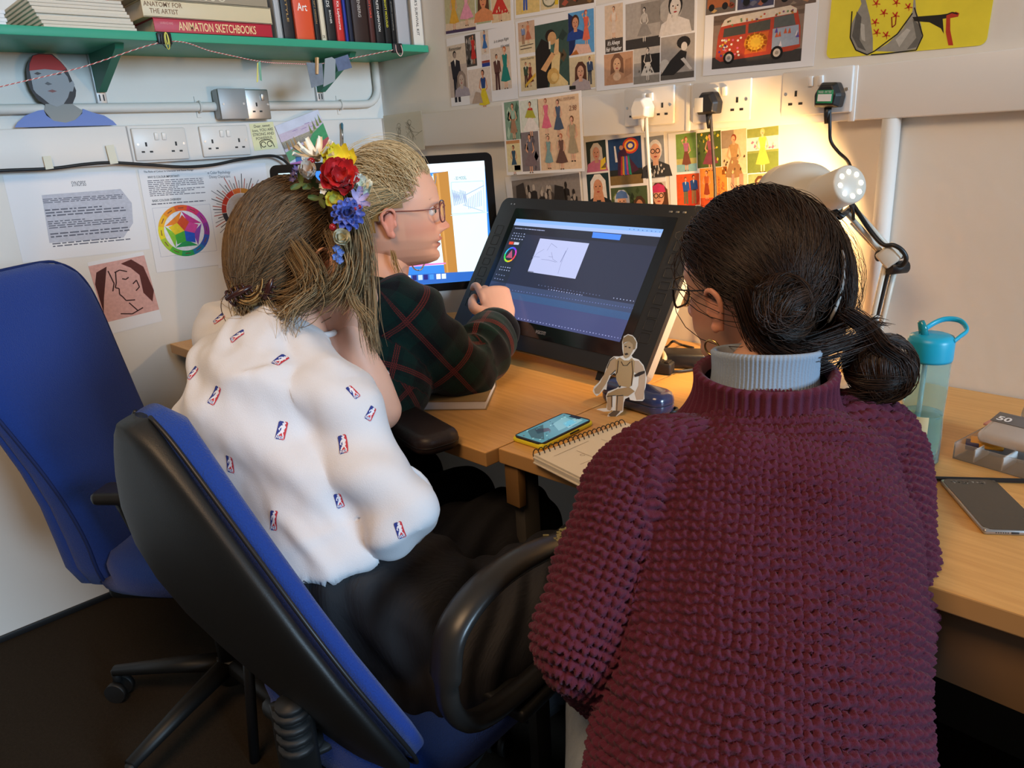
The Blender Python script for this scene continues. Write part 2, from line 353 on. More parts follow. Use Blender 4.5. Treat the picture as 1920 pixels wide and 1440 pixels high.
def bust(p, cx, y0, H, hair='5a3520', top='8a3a4a', skin='d9a383', hat=None, glasses=0, long=1):
    a = p.h/p.w; X = lambda u: cx+u*H*a; Y = lambda v: y0+v*H; P = lambda *q: [(X(u), Y(v)) for u, v in q]
    if long: p.poly(P((-.3, .25), (-.26, .8), (-.1, .98), (.1, .98), (.27, .8), (.3, .25)), hair).up()
    p.poly(P((-.5, 0), (-.42, .28), (-.12, .4), (.12, .4), (.42, .28), (.5, 0)), top).up()
    p.poly(P((-.09, .3), (.09, .3), (.09, .5), (-.09, .5)), skin).ell(X(0), Y(.68), .215*H*a, .27*H, hair).up().ell(X(0), Y(.63), .165*H*a, .22*H, skin).up()
    for s in (-1, 1): p.ell(X(.07*s), Y(.66), .025*H*a, .018*H, '2a1a14', 8)
    p.ell(X(0), Y(.52), .055*H*a, .02*H, 'a83a3a', 8).poly(P((-.02, .58), (.03, .58), (.01, .66)), 'b57d5e')
    if glasses:
        for s in (-1, 1): p.up().ell(X(.08*s), Y(.66), .075*H*a, .065*H, '151515', 12).up().ell(X(.08*s), Y(.66), .05*H*a, .045*H, skin, 12)
    if hat: p.up().poly(P((-.22, .74), (.22, .74), (.18, .9), (.0, .97), (-.18, .9)), hat)
    return p.up()
def noisebg(p, cols, n, seed, lo=.03, hi=.1, y0=0, y1=1):
    r = random.Random(seed)
    for k in range(n):
        w, h = r.uniform(lo, hi), r.uniform(lo, hi); x, y = r.uniform(0, 1-w), r.uniform(y0, max(y0, y1-h))
        p.poly([(x, y+h*.3), (x+w*.5, y), (x+w, y+h*.5), (x+w*.5, y+h)], r.choice(cols))
    return p.up()
def sheet(name, label, cat, wall, c, off=.0006, th=.0005, m=None, group=None, rad=0):
    """flat sheet from its photo corners TL, TR, BR, BL, laid on a wall; returns the thing, its frame and size"""
    f = onX if wall == 'X' else onY; s = 1 if wall == 'X' else -1
    tl, tr, br, bl = [f(x, y, s*(off+th)) for x, y in c]
    xd = ((br-bl)+(tr-tl))/2; yd = ((tl-bl)+(tr-br))/2; ctr = (tl+tr+br+bl)/4
    w, h = xd.length, yd.length; T = TF(ctr-xd/2-yd/2, xd, yd)
    o = thing(name, label, cat, T.translation, T.to_3x3(), group)
    b = MB(); P = [(x+w/2, y+h/2) for x, y in rrect(w, h, rad)] if rad else [(0, 0), (w, 0), (w, h), (0, h)]
    b.prism(P, th, Matrix.Translation((0, 0, -th))); b.build('sheet', m or paper_m, o)
    return o, T, w, h
def subT(T, w, h, wall, x0, y0, x1, y1, off=.0011):
    """picture on a sheet given by its photo pixel box (x0, y0 upper left, x1, y1 lower right)"""
    Ti = T.inverted(); nz = T.to_3x3() @ V((0, 0, 1))
    def hit(x, y): d = ray(x, y); return Ti @ (CAM+d*((T.translation-CAM).dot(nz)/d.dot(nz)))
    P = [hit(x, y) for x, y in ((x0, (y0+y1)/2), (x1, (y0+y1)/2), ((x0+x1)/2, y0), ((x0+x1)/2, y1))]
    lx, hx, hy, ly = P[0].x, P[1].x, P[2].y, P[3].y
    lx, hx = max(lx, .0008), min(hx, w-.0008); ly, hy = max(ly, .0008), min(hy, h-.0008)
    return T @ Matrix.Translation((lx, ly, 0)), hx-lx, hy-ly
def pic(o, T, w, h, box, bg, wall='Y', name='photo'):
    Tp, pw, ph = subT(T, w, h, wall, *box); p = Print(Tp, pw, ph); p.rect(0, 0, 1, 1, bg).up(); return p
def done(p, o, name='photo'): return p.build(name, o)

# upper row on the back wall
o, T, w, h = sheet('collage_sheet', 'sheet of three fashion pictures at the top, next to the end of the green shelf', 'poster', 'Y', ((832, -40), (962, -62), (962, 43), (837, 71)))
p = pic(o, T, w, h, (833, -18, 891, 60), 'b9b48a'); p.rect(0, .0, 1, .25, 'd8c2a8').up(); woman(p, .3, .06, .95, '5a3018', 'd9a63a', 'd9a63a', SK[0]); woman(p, .72, .12, .95, '6a3a20', 'e7a5b0', 'e39ab0', SK[2], .3, 1); p.rect(0, 0, 1, .07, '4a3a5a'); done(p, o)
p = pic(o, T, w, h, (892, -25, 920, 44), 'a8b08a'); bust(p, .5, .05, .9, '5a3a22', 'd58a5a', 'd98f62'); done(p, o)
p = pic(o, T, w, h, (921, -32, 957, 41), 'd8c09a'); woman(p, .45, .02, 1.1, '4a2a18', 'c2332a', 'c8382c', SK[0], .32); noisebg(p, ['b02a22', 'e0c8a0'], 10, 3, .04, .1, 0, .5); done(p, o)
o, T, w, h = sheet('collage_sheet', 'sheet with a strip of painted couples at the very top, above the kissing couple sheet', 'poster', 'Y', ((964, -60), (1116, -85), (1117, 8), (965, 39)))
p = pic(o, T, w, h, (967, -40, 1012, 25), 'd9bd7a'); man(p, .4, .1, 1, '3a2a1a', 'e6e2da', '3a58a8'); noisebg(p, ['e3c04a', 'c9a23a'], 8, 5); done(p, o)
p = pic(o, T, w, h, (1013, -48, 1047, 17), 'd8c49a'); p.ell(.5, .3, .4, .25, '6a6a50').up().ell(.5, .3, .33, .2, 'd5cdb5').up().line([(.3, .28), (.7, .33)], .04, '8a8468').poly([(.8, .1), (1, .1), (1, .8), (.85, .5)], 'd8b82a'); done(p, o)
p = pic(o, T, w, h, (1048, -52, 1114, 10), '5a4632'); noisebg(p, ['8a6a42', 'a8543a', '3a3024', 'c09060'], 22, 6, .1, .25); done(p, o)
o, T, w, h = sheet('collage_sheet', 'sheet of small vintage advert cuttings starting with the word Remember', 'poster', 'Y', ((838, 72), (964, 46), (972, 184), (846, 201)))
p = pic(o, T, w, h, (841, 83, 876, 182), 'cfc0ae'); p.rect(0, .0, 1, .62, 'b8aaa0').up(); man(p, .38, -.1, .98, '1e1a18', '26222a', '26222a', '9a8a80'); bust(p, .66, .0, .5, '8a7a70', '9a94a0', 'b5a59a'); text('lettering', 'Remember', p.T @ Matrix.Translation((p.w*.45, p.h*.93, .0008)), p.w*.7, p.h*.07, dark_m, o, italic=.3); done(p, o)
p = pic(o, T, w, h, (873, 65, 893, 125), '4a4440'); noisebg(p, ['1e1c1c', '8a8480', 'b5aea6'], 14, 8, .15, .3); woman(p, .72, .05, .95, '3a2018', 'c0352c', 'b83028', SK[1], .15, 1); done(p, o)
p = pic(o, T, w, h, (902, 57, 917, 125), 'd5c8ba'); woman(p, .5, .4, .62, '3a2018', '3a6aa8', '3a6aa8', SK[0], .2); p.rect(0, .1, 1, .35, 'd8d2d0').rect(0, 0, 1, .1, '2a3a8a').rect(0, .1, 1, .17, 'b03a2a'); done(p, o)
p = pic(o, T, w, h, (921, 88, 958, 168), 'cdbfb0'); man(p, .3, .0, .85, '2a1a14', '5a3a34', '4a2a28'); woman(p, .72, .0, 1.0, 'c0602a', '1f7a72', '1f7a72', SK[2], .18); done(p, o)
text('lettering', 'Is it always Right', TF(onY(940, 76, -.0013), onY(958, 71, 0)-onY(921, 80, 0), (0, 0, 1)), .062, .010, dark_m, o, italic=.3)
text('lettering', 'to kiss a woman?', TF(onY(947, 85, -.0013), onY(958, 83, 0)-onY(934, 87, 0), (0, 0, 1)), .036, .008, dark_m, o, italic=.3)
p = pic(o, T, w, h, (879, 128, 921, 194), 'd2c6bd'); woman(p, .66, -.3, 1.25, '3a1e14', '24407a', 'd8c22a', SK[1], .2, 0); p.poly([(.1, .0), (.6, .0), (.5, .3), (.3, .35)], 'b09a88'); done(p, o)
o, T, w, h = sheet('collage_sheet', 'sheet with a large painting of an embracing couple and small adverts around it', 'poster', 'Y', ((968, 42), (1114, 9), (1118, 167), (972, 181)))
p = pic(o, T, w, h, (972, 40, 1003, 100), 'd8c8a8'); p.rect(0, .4, 1, 1, 'c8a890').up(); woman(p, .6, .3, .7, '4a2a18', 'd0805a', 'b5684a', SK[0]); man(p, .3, .3, .6, '3a2a20', '7a8ab0', 'a07a60'); p.line([(.1, .25), (.9, .27)], .03, '5a4a3a').line([(.1, .15), (.8, .16)], .03, '5a4a3a'); done(p, o)
p = pic(o, T, w, h, (976, 106, 1006, 170), 'd5c39c'); man(p, .35, .1, .75, '3a2a20', '3a4a38', '4a3028'); woman(p, .62, .12, .7, '5a3a22', '7a3a2a', '6a3024', SK[0]); p.poly([(.3, .1), (.95, .4), (.95, .5), (.3, .2)], 'd0a83a'); text('lettering', 'Carry it Dutch Kid', p.T @ Matrix.Translation((p.w*.5, p.h*.94, .0008)), p.w*.8, p.h*.08, dark_m, o, italic=.3); done(p, o)
p = pic(o, T, w, h, (1004, 42, 1067, 163), '3a5048'); noisebg(p, ['2a3a34', '486a60', '5a4a34'], 14, 11, .1, .3); p.poly([(0, 0), (.0, .6), (.2, .78), (.42, .7), (.5, .4), (.35, 0)], '221a14').up().poly([(.4, 0), (.5, .45), (.62, .62), (.75, .5), (.7, .2), (.95, .05), (.95, 0)], 'd8bf8a').up(); p.ell(.47, .8, .15, .1, '2a1c12').up().ell(.52, .76, .13, .1, 'c79a6a').up().poly([(.55, .5), (.62, .72), (.72, .74), (.7, .5)], 'd9b080').poly([(.15, .3), (.3, .25), (.6, .5), (.5, .55)], 'd0a070').up().ell(.52, .17, .18, .13, 'c8a05a').up().ell(.56, .15, .1, .07, 'dcbc7a').rect(.42, .6, .47, .72, 'e0dccc'); done(p, o)
p = pic(o, T, w, h, (1066, 20, 1114, 101), '5a9ad0'); p.poly([(0, 0), (.0, 1), (.2, .9), (.3, .5), (.2, 0)], '1c2a5a').up(); bust(p, .28, .35, .62, '4a2a18', '24408a', SK[1], None, 0, 0); woman(p, .7, .15, .85, 'c0402a', 'd8604a', 'd86a50', SK[0], .15, 1); p.poly([(.1, 0), (.9, 0), (.8, .2), (.3, .25)], 'd8b0a0').poly([(.05, .0), (.4, .0), (.3, .12)], 'd07a30'); done(p, o)
p = pic(o, T, w, h, (1067, 105, 1116, 166), 'd3c09a'); man(p, .8, .1, .85, '3a2a20', '3a4a68', '4a4a50'); bust(p, .45, -.05, .9, '5a3422', 'b0a0a0', SK[0]); p.rect(0, 0, .25, .12, '24201c'); done(p, o)
o, T, w, h = sheet('collage_sheet', 'sheet of black and white fashion photographs with a lady in a wide hat', 'poster', 'Y', ((1114, 12), (1303, -28), (1304, 151), (1118, 171)))
p = pic(o, T, w, h, (1134, 8, 1168, 72), 'd6bfa8'); woman(p, .5, .0, .95, '6a5048', 'e0cfc0', 'd8c4b4', SK[2], .1); done(p, o)
p = pic(o, T, w, h, (1135, 72, 1168, 99), '4a423c'); text('lettering', "It's Always\nFair Weather", p.T @ Matrix.Translation((p.w*.5, p.h*.5, .0008)), p.w*.9, p.h*.75, paper_m, o, italic=.25, bold=.02); done(p, o)
p = pic(o, T, w, h, (1173, 2, 1238, 90), 'a9a19a'); p.rect(0, 0, 1, .22, '3a3634').rect(.45, .5, 1, .95, '8a837c').up(); woman(p, .55, .12, .75, '1e1c1c', 'bab4ae', '8f8984', 'cfc8c0', .28); done(p, o)
p = pic(o, T, w, h, (1238, -20, 1302, 62), '8f8a86'); p.ell(.3, .55, .35, .3, 'a8a29c').up(); bust(p, .45, -.02, 1.0, '24201e', 'd6d0cc', 'd2cbc4', None, 0, 0); p.poly([(.1, .0), (.28, .0), (.35, .45), (.25, .5)], 'd5cec8'); done(p, o)
p = pic(o, T, w, h, (1133, 99, 1187, 158), 'c09474'); bust(p, .45, .0, 1.0, '7a5640', 'b98a68', 'cfa684'); p.ell(.45, .25, .14, .13, 'd8b494').poly([(.7, .2), (.95, .3), (.95, .8), (.75, .75)], 'a87c5e'); done(p, o)
p = pic(o, T, w, h, (1188, 84, 1237, 156), 'bdb5ac'); p.rect(.3, .25, 1, .75, '24201e').rect(0, 0, 1, .2, '8a837a').rect(.02, .2, .3, .55, '9a938c').up(); woman(p, .55, .05, .88, '1e1c1a', '3a3634', 'd3ccc2', 'cfc6bc', .27); noisebg(p, ['5a544e'], 7, 15, .05, .09, .22, .5); done(p, o)
p = pic(o, T, w, h, (1239, 66, 1302, 148), 'a39b94'); p.rect(0, 0, 1, .15, '5a544e').ell(.12, .33, .16, .16, 'c5beb6').up().poly([(.0, .12), (.3, .45), (.6, .66), (.78, .6), (.72, .3), (.4, .1)], '2a2624').up().poly([(.6, .45), (.7, .48), (.95, .2), (.88, .18)], 'cfc8c0').ell(.68, .82, .2, .14, '2a2624').up().ell(.7, .73, .09, .1, 'd6cfc8').up(); done(p, o)
# bus sheet
o, T, w, h = sheet('collage_sheet', 'sheet with a large picture of a flower-painted camper bus', 'poster', 'Y', ((1314, -40), (1538, -70), (1520, 118), (1322, 148)))
p = pic(o, T, w, h, (1318, -32, 1380, 25), '6a6058'); noisebg(p, ['b0683a', '8a4030', '4a443e', 'c09a60'], 20, 21, .1, .25); p.rect(.05, .2, .8, .7, 'a8623a').up().ell(.2, .22, .1, .12, '1e1c1c').ell(.65, .22, .1, .12, '1e1c1c').rect(.1, .5, .75, .65, '5a5a60'); done(p, o)
p = pic(o, T, w, h, (1384, -40, 1452, 14), '4a4a62'); noisebg(p, ['a06048', '6a6a78', '3a3a4a'], 16, 22, .1, .25); p.rect(.1, .25, .9, .6, '3a4a78').up().ell(.25, .25, .1, .14, '1a1a1c').ell(.75, .25, .1, .14, '1a1a1c'); done(p, o)
p = pic(o, T, w, h, (1454, -48, 1532, 10), '6a5a52'); noisebg(p, ['8a7a6a', '4a4040', 'a87a5a'], 16, 23, .1, .25); p.rect(.1, .3, .8, .6, '7a3a34').up().ell(.25, .28, .09, .12, '1a1a1c').ell(.68, .28, .09, .12, '1a1a1c'); done(p, o)
p = pic(o, T, w, h, (1337, 18, 1505, 122), '8a7466'); p.rect(0, 0, 1, .22, '3e3a38').rect(0, .82, 1, 1, '6a584c').line([(0, .9), (1, .93)], .03, '9a8474').up()
p.poly([(.04, .2), (.06, .62), (.1, .84), (.2, .9), (.88, .97), (.93, .88), (.97, .6), (.98, .25), (.9, .2), (.1, .13)], 'b2432e').up()
p.poly([(.09, .78), (.13, .9), (.2, .94), (.85, .99), (.92, .92), (.92, .85), (.2, .8)], 'd8c8b4').poly([(.68, .26), (.68, .62), (.95, .64), (.97, .3)], '9aa6b8').up()
p.poly([(.12, .58), (.38, .6), (.38, .76), (.13, .74)], '4a4a44').poly([(.41, .6), (.65, .62), (.65, .8), (.41, .77)], '4e4e48').poly([(.69, .63), (.92, .64), (.89, .84), (.69, .82)], '5a5e5c').up()
p.poly(circ(.5, .42, .13, 16, .17), 'd98a24').poly([(.38, .22), (.62, .24), (.64, .6), (.4, .57)], 'c8622a').up().poly(circ(.5, .42, .09, 18, .14), 'e8b83a').up()
for k in range(12): p.poly([(.5+.06*math.cos(k*.523), .42+.09*math.sin(k*.523)), (.5+.14*math.cos(k*.523+.15), .42+.2*math.sin(k*.523+.15)), (.5+.06*math.cos(k*.523+.4), .42+.09*math.sin(k*.523+.4))], 'd8942a')
r = random.Random(4)
for k in range(34):
    x, y = r.uniform(.08, .36), r.uniform(.22, .55); p.poly(circ(x, y, .014, 7, .022), r.choice(['e0b040', '5a3a8a', 'e8e0d0', '7a9a4a', 'd86a8a']))
for k in range(24):
    x = r.uniform(.14, .88); p.poly(circ(x, .8+.1*x+r.uniform(-.04, .05), .012, 6, .02), r.choice(['b8483a', '6a8a5a', 'c88a3a', '8a5a7a']))
for k in range(8):
    x, y = r.uniform(.7, .95), r.uniform(.3, .58); p.poly([(x, y), (x+.02, y+.1), (x+.035, y)], r.choice(['5a4a9a', 'd8d0d8', 'b06aa8', 'c05a3a']))
p.up()
for x in (.2, .74): p.ell(x, .19, .066, .12, '161414').up().ell(x, .19, .04, .075, 'b8b2ac').up().ell(x, .19, .02, .035, '8a8480').up()
done(p, o)
# yellow painting
ym = mat('yellow_gouache', (.78, .67, .035), .6, var=.18, vscale=18)
o, T, w, h = sheet('yellow_painting', 'bright yellow painting of a grey dress with red flowers, at the top right', 'painting', 'Y', ((1556, -60), (1866, -100), (1850, 78), (1548, 116)), .0006, .0006, ym, rad=.012)
p = Print(T, w, h); Ti = T.inverted()
def pp(*q): return [((Ti @ onY(1240+x/2.824, y/2.824, -.0012)).x/w, (Ti @ onY(1240+x/2.824, y/2.824, -.0012)).y/h) for x, y in q]
p.poly(pp((1030, -90), (1060, 20), (1010, 120), (1000, 200), (1030, 265), (1090, 288), (1120, 270), (1120, 200), (1105, 90), (1090, 30), (1060, -90)), '8f8c84').poly(pp((1130, 270), (1200, 230), (1280, 150), (1330, 60), (1340, -60), (1350, 60), (1375, 130), (1385, 200), (1350, 260), (1250, 275)), '97948c').up()
p.poly(pp((1035, 60), (1060, 90), (1050, 210), (1085, 270), (1040, 250), (1010, 190)), '5a5854').poly(pp((1330, 100), (1375, 140), (1380, 200), (1350, 250), (1300, 262), (1350, 200)), '6a6862').poly(pp((1050, 120), (1075, 130), (1080, 220), (1060, 210)), 'b5b2aa').poly(pp((1240, 210), (1300, 150), (1320, 160), (1260, 250)), 'b8b5ad').up()
p.poly(pp((1330, 90), (1480, 78), (1530, 70), (1535, 92), (1490, 100), (1496, 180), (1480, 150), (1420, 118), (1340, 112)), '24221f').up()
p.poly(pp((1510, 78), (1560, 62), (1578, 70), (1572, 88), (1530, 96), (1530, 160), (1546, 240), (1520, 240), (1506, 170)), 'b83a26').up()
p.line(pp((1505, 80), (1540, 66), (1570, 74)), .008, '2a1a14').line(pp((1010, 60), (1000, 200), (1030, 265), (1090, 290), (1130, 270), (1250, 180), (1330, 70)), .008, '1e1c1a').line(pp((1340, 40), (1385, 190), (1350, 265), (1180, 285), (1110, 290)), .007, '1e1c1a').line(pp((1220, 90), (1222, 145), (1240, 130), (1245, 70)), .007, '8a1e1a').up()
for x, y in ((1138, 18), (1244, 14), (1308, 36), (1178, 68), (1140, 172), (1190, 186), (1240, 82), (1132, 118)):
    for k in range(5):
        a = k*1.257+.3; p.poly(pp((x-5, y), (x+20*math.cos(a-.25), y+20*math.sin(a-.25)), (x+24*math.cos(a), y+24*math.sin(a)), (x+5, y+4)), 'c3281e')
done(p, o, 'painted_figure')

# lower sheets
o, T, w, h = sheet('collage_sheet', 'sheet with a dress pattern page of five women beside small pictures', 'poster', 'Y', ((945, 187), (1093, 174), (1097, 316), (950, 333)), .0315)
p = pic(o, T, w, h, (947, 190, 975, 262), '7a9a88'); noisebg(p, ['4a6a58', 'a8c4b0', '3a5a4a'], 12, 31, .15, .35); woman(p, .55, .0, .95, '5a3020', '9ab8a8', 'a07a60', SK[0], .15); done(p, o)
p = pic(o, T, w, h, (976, 187, 1010, 246), 'cfd8d0'); woman(p, .55, -.2, 1.15, '3a1e14', 'b83a3a', 'e2dedc', SK[0], .35); p.poly([(.25, .45), (.85, .4), (.7, .65), (.4, .68)], 'a8a83a'); done(p, o)
p = pic(o, T, w, h, (951, 263, 976, 322), 'd8cda0'); woman(p, .5, -.1, .95, '3a2018', '33506a', '33506a', SK[1], .18); p.rect(0, 0, 1, .22, 'd5cfb5').rect(.5, .04, .95, .2, '5a5a4a').rect(0, .9, 1, 1, 'c08a5a'); done(p, o)
p = pic(o, T, w, h, (978, 247, 1011, 321), '7a7276'); noisebg(p, ['9a929a', '5a5258'], 12, 33, .15, .3); woman(p, .5, -.05, 1.0, '4a3026', '6a6a78', '7a6a70', SK[0], .25); done(p, o)
p = pic(o, T, w, h, (1011, 180, 1088, 318), 'dcbfa0')
woman(p, .2, .5, .5, '8a4a2a', 'd86a86', 'd86a86', 'd9a890', .2); woman(p, .5, .46, .5, '5a3a2a', '4a5a74', '46566e', 'd9a890', .2); woman(p, .82, .1, .62, '6a4630', 'a89a80', 'a09278', 'd9a890', .16); woman(p, .22, .02, .47, '6a4a3a', '7a9a9a', '7a9a9e', 'd9a890', .18); woman(p, .54, .0, .5, 'a85a34', '6a4a40', '64463c', 'd9a890', .24)
text('lettering', 'FALL COSTUMES', p.T @ Matrix.Translation((p.w*.72, p.h*.95, .0014)), p.w*.4, p.h*.035, mat('sepia_ink', (.25, .12, .07), .6), o)
text('lettering', '2.98', p.T @ Matrix.Translation((p.w*.86, p.h*.82, .0014)), p.w*.18, p.h*.07, mat('sepia_ink'), o, italic=.2, bold=.01); done(p, o)
o, T, w, h = sheet('collage_sheet', 'sheet with a grey crowd photograph just above the pen display', 'poster', 'Y', ((957, 328), (1096, 318), (1100, 470), (962, 480)))
p = pic(o, T, w, h, (964, 331, 1091, 440), '8a8482'); r = random.Random(7)
for k in range(70):
    x, y = r.uniform(.03, .97), .75*(1-k/70)+r.uniform(0, .08); g = r.choice(['2a2626', '3a3634', '5a5452', '6e6866'])
    p.poly([(x-.05, y-.25), (x-.045, y), (x, y+.04), (x+.045, y), (x+.05, y-.25)], g).up().ell(x, y+.08, .02, .06, r.choice(['b8b0aa', 'a09892', '2a2422']), 8)
p.poly([(.05, .3), (.08, .9), (.2, .95), (.25, .3)], '3a3432').poly([(.6, .2), (.66, .85), (.78, .8), (.82, .2)], '2e2a28'); done(p, o)
o, T, w, h = sheet('collage_sheet', 'sheet with a rainbow-robed dancer and an old lady in round glasses', 'poster', 'Y', ((1096, 247), (1252, 235), (1256, 452), (1100, 465)))
p = pic(o, T, w, h, (1100, 264, 1137, 322), '2a3430'); bust(p, .5, .0, .95, 'b8b0a8', 'b86a8a', 'b98a78'); p.poly([(.65, .05), (.95, .05), (.95, .45), (.7, .35)], 'd8b83a').poly([(.7, .1), (.95, .1), (.95, .28)], '3a6ac0'); done(p, o)
p = pic(o, T, w, h, (1142, 258, 1204, 346), '24406a'); p.rect(0, 0, 1, .22, '7a6238').rect(0, .2, 1, .33, '2a2a24').up()
for k, c in enumerate(['c8402a', 'e8a03a', '3a3a8a', 'e8d8a0']): p.ell(.68, .82, .24-.055*k, .17-.04*k, c).up()
p.poly([(.25, .2), (.3, .7), (.5, .8), (.6, .6), (.9, .3), (.6, .2)], '4a2438').up()
for k, c in enumerate(['c83a3a', 'e0a030', '3a6ac0', 'c04a8a', '2a8a6a']): p.poly([(.34+.06*k, .22), (.38+.05*k, .62), (.42+.05*k, .6), (.4+.07*k, .2)], c)
p.ell(.4, .8, .06, .05, 'c98f6f').poly([(.2, .5), (.18, .85), (.23, .85), (.27, .5)], 'e0d8d0'); done(p, o)
p = pic(o, T, w, h, (1209, 255, 1249, 334), '8a8e94'); bust(p, .55, .02, .95, 'd8d4d0', '3a3a3c', 'd8a68a', None, 1, 0); noisebg(p, ['d0ccc8', '1e1e20'], 22, 41, .05, .12, 0, .35); done(p, o)
p = pic(o, T, w, h, (1102, 325, 1143, 400), '1f3438'); bust(p, .5, .05, .95, 'e0dcd8', '242a30', 'c98f6f', None, 0); p.poly([(.2, .2), (.3, .55), (.42, .6), (.4, .25)], 'c98f6f').poly([(.8, .2), (.7, .55), (.58, .6), (.6, .25)], 'c98f6f').rect(.2, .2, .4, .28, 'c03a3a'); done(p, o)
p = pic(o, T, w, h, (1147, 350, 1215, 420), '4a5a3a'); noisebg(p, ['3a4a2a', '7a8a4a', '2a3420'], 20, 42, .1, .25); bust(p, .3, .0, .95, 'c8c8cc', '3a4a78', 'd9a383', '5a7ab0'); bust(p, .78, .05, .7, '4a3424', '7a5a3a', 'b57d5e'); done(p, o)
p = pic(o, T, w, h, (1222, 341, 1250, 420), 'c5bdb4'); bust(p, .5, .05, .95, '5a3a28', 'd86a3a', 'd9a383', 'c83a6a', 1); done(p, o)
o, T, w, h = sheet('collage_sheet', 'colourful sheet of hippie festival photographs lit by the lamp', 'poster', 'Y', ((1257, 241), (1464, 233), (1462, 520), (1262, 530)))
p = pic(o, T, w, h, (1268, 250, 1306, 322), 'b9b06a'); p.rect(0, .35, 1, 1, '7a9a4a').rect(0, 0, 1, .2, '8ab8c0').up(); woman(p, .5, .02, .9, '8a4a2a', 'b06a8a', '7a4a3a', SK[0], .16, 1); done(p, o)
p = pic(o, T, w, h, (1307, 247, 1352, 314), '4a5a2a'); noisebg(p, ['2a3a1a', 'd8b83a', '7a8a3a'], 26, 51, .05, .12); woman(p, .55, -.1, 1.05, '5a3424', '8a4a5a', '7a3a4a', SK[1], .25); done(p, o)
p = pic(o, T, w, h, (1353, 243, 1400, 326), 'c0ab8e'); p.rect(0, .6, .5, 1, '8a7a6a').up(); woman(p, .5, -.3, 1.2, '7a3a26', '9a7a50', '8a6a48', SK[1], .2); noisebg(p, ['4a3424', 'd0b080'], 18, 52, .05, .1, 0, .5); done(p, o)
p = pic(o, T, w, h, (1401, 239, 1461, 323), '7f8a4a'); p.rect(0, .5, 1, .8, 'a8c8c8').rect(0, 0, 1, .45, '6a7a3a').up(); noisebg(p, ['b86a8a', '8aa0a8'], 14, 53, .05, .12, .5, .75); woman(p, .5, .0, .98, 'd8b070', 'c8b850', 'b8ac4a', SK[2], .18); done(p, o)
p = pic(o, T, w, h, (1269, 326, 1312, 385), 'd0562a'); p.ell(.65, .25, .35, .3, 'b83a24').up(); man(p, .4, .05, .85, '6a3a22', '2a5aa8', '6a6a50'); man(p, .75, .05, .9, '2a1a14', '2a4a8a', '8a6a4a'); done(p, o)
p = pic(o, T, w, h, (1313, 314, 1364, 400), 'd8833a'); p.rect(.0, .0, 1, .35, 'b84a26').up(); woman(p, .25, .3, .65, '4a2a18', 'a8542a', '8a3a20', SK[1], .12); text('lettering', 'Revolver\nFair', p.T @ Matrix.Translation((p.w*.78, p.h*.6, .0012)) @ Matrix.Rotation(math.pi/2, 4, 'Z'), p.h*.4, p.w*.25, mat('rust_ink', (.4, .1, .03), .6), o); done(p, o)
p = pic(o, T, w, h, (1365, 326, 1402, 392), 'd3a890'); bust(p, .35, .0, .6, '3a2418', 'c03a5a', SK[1]); bust(p, .75, .05, .5, '6a4a34', 'c8a088', SK[0]); p.rect(.2, .6, .35, 1, '9a7a6a').rect(.6, .6, .8, 1, '9a7a6a'); done(p, o)
p = pic(o, T, w, h, (1403, 325, 1459, 388), 'c8a68a'); p.rect(0, .6, 1, 1, '8a9a6a').up(); bust(p, .4, .3, .65, '5a3a24', '3a3a58', SK[1]); p.poly([(.05, .1), (.7, .2), (.95, .4), (.9, .15), (.5, .0)], 'd8c0b0').ell(.75, .25, .2, .12, 'd06a4a').ell(.2, .12, .18, .1, 'd8d0d0'); done(p, o)
p = pic(o, T, w, h, (1284, 402, 1330, 500), 'c8622a'); noisebg(p, ['8a3a1a', 'e0a040', '4a2a1a', 'd8c8a0', '3a5a7a'], 26, 55, .1, .3); woman(p, .5, 0, .95, '3a1e14', 'd89a3a', 'c8782a', SK[1], .3); done(p, o)
p = pic(o, T, w, h, (1332, 402, 1455, 505), 'c89a6a'); noisebg(p, ['a85a34', 'd8b080', '6a4a34', '8a9a5a'], 26, 56, .08, .2); done(p, o)
o, T, w, h = sheet('paper_cutting', 'small sepia cutting of marching figures low on the wall beside the dark-haired woman', 'poster', 'Y', ((1277, 488), (1330, 484), (1316, 572), (1270, 576)), .0014)
p = Print(T, w, h); p.rect(0, 0, 1, 1, 'c9b296').up(); p.rect(.3, .6, .62, .95, '3a3230').up().ell(.46, .78, .1, .12, 'b09a84').up(); noisebg(p, ['7a6454', '5a4a40', '9a8470', 'd8c6ae'], 40, 57, .06, .14, 0, .6); man(p, .4, .0, .6, '3a2a24', '8a705c', '6a5648'); man(p, .7, .0, .55, '3a2a24', '7a6250', '6a5648'); done(p, o)
# faint pencil sketch on tracing paper at the corner
trace_m = mat('tracing_paper', (.66, .64, .53), .6, alpha=.72)
o, T, w, h = sheet('pencil_sketch', 'faint pencil sketch on tracing paper stuck near the wall corner', 'drawing', 'Y', ((718, 219), (790, 206), (796, 282), (726, 284)), .0305, .0005, trace_m)
p = Print(T, w, h); r = random.Random(9)
for cx, cy in ((.4, .42), (.68, .48)):
    for k in range(16): p.line([(cx+r.uniform(-.12, .12), cy+r.uniform(-.28, .3)), (cx+r.uniform(-.12, .12), cy+r.uniform(-.28, .3))], .008, '8a8878')
    p.line(circ(cx, cy+.26, .05, 10, .07), .008, '7a7868')
p.line([(.7, .5), (.9, .45), (.98, .5), (.8, .38)], .008, '8a8878'); done(p, o, 'pencil_lines')

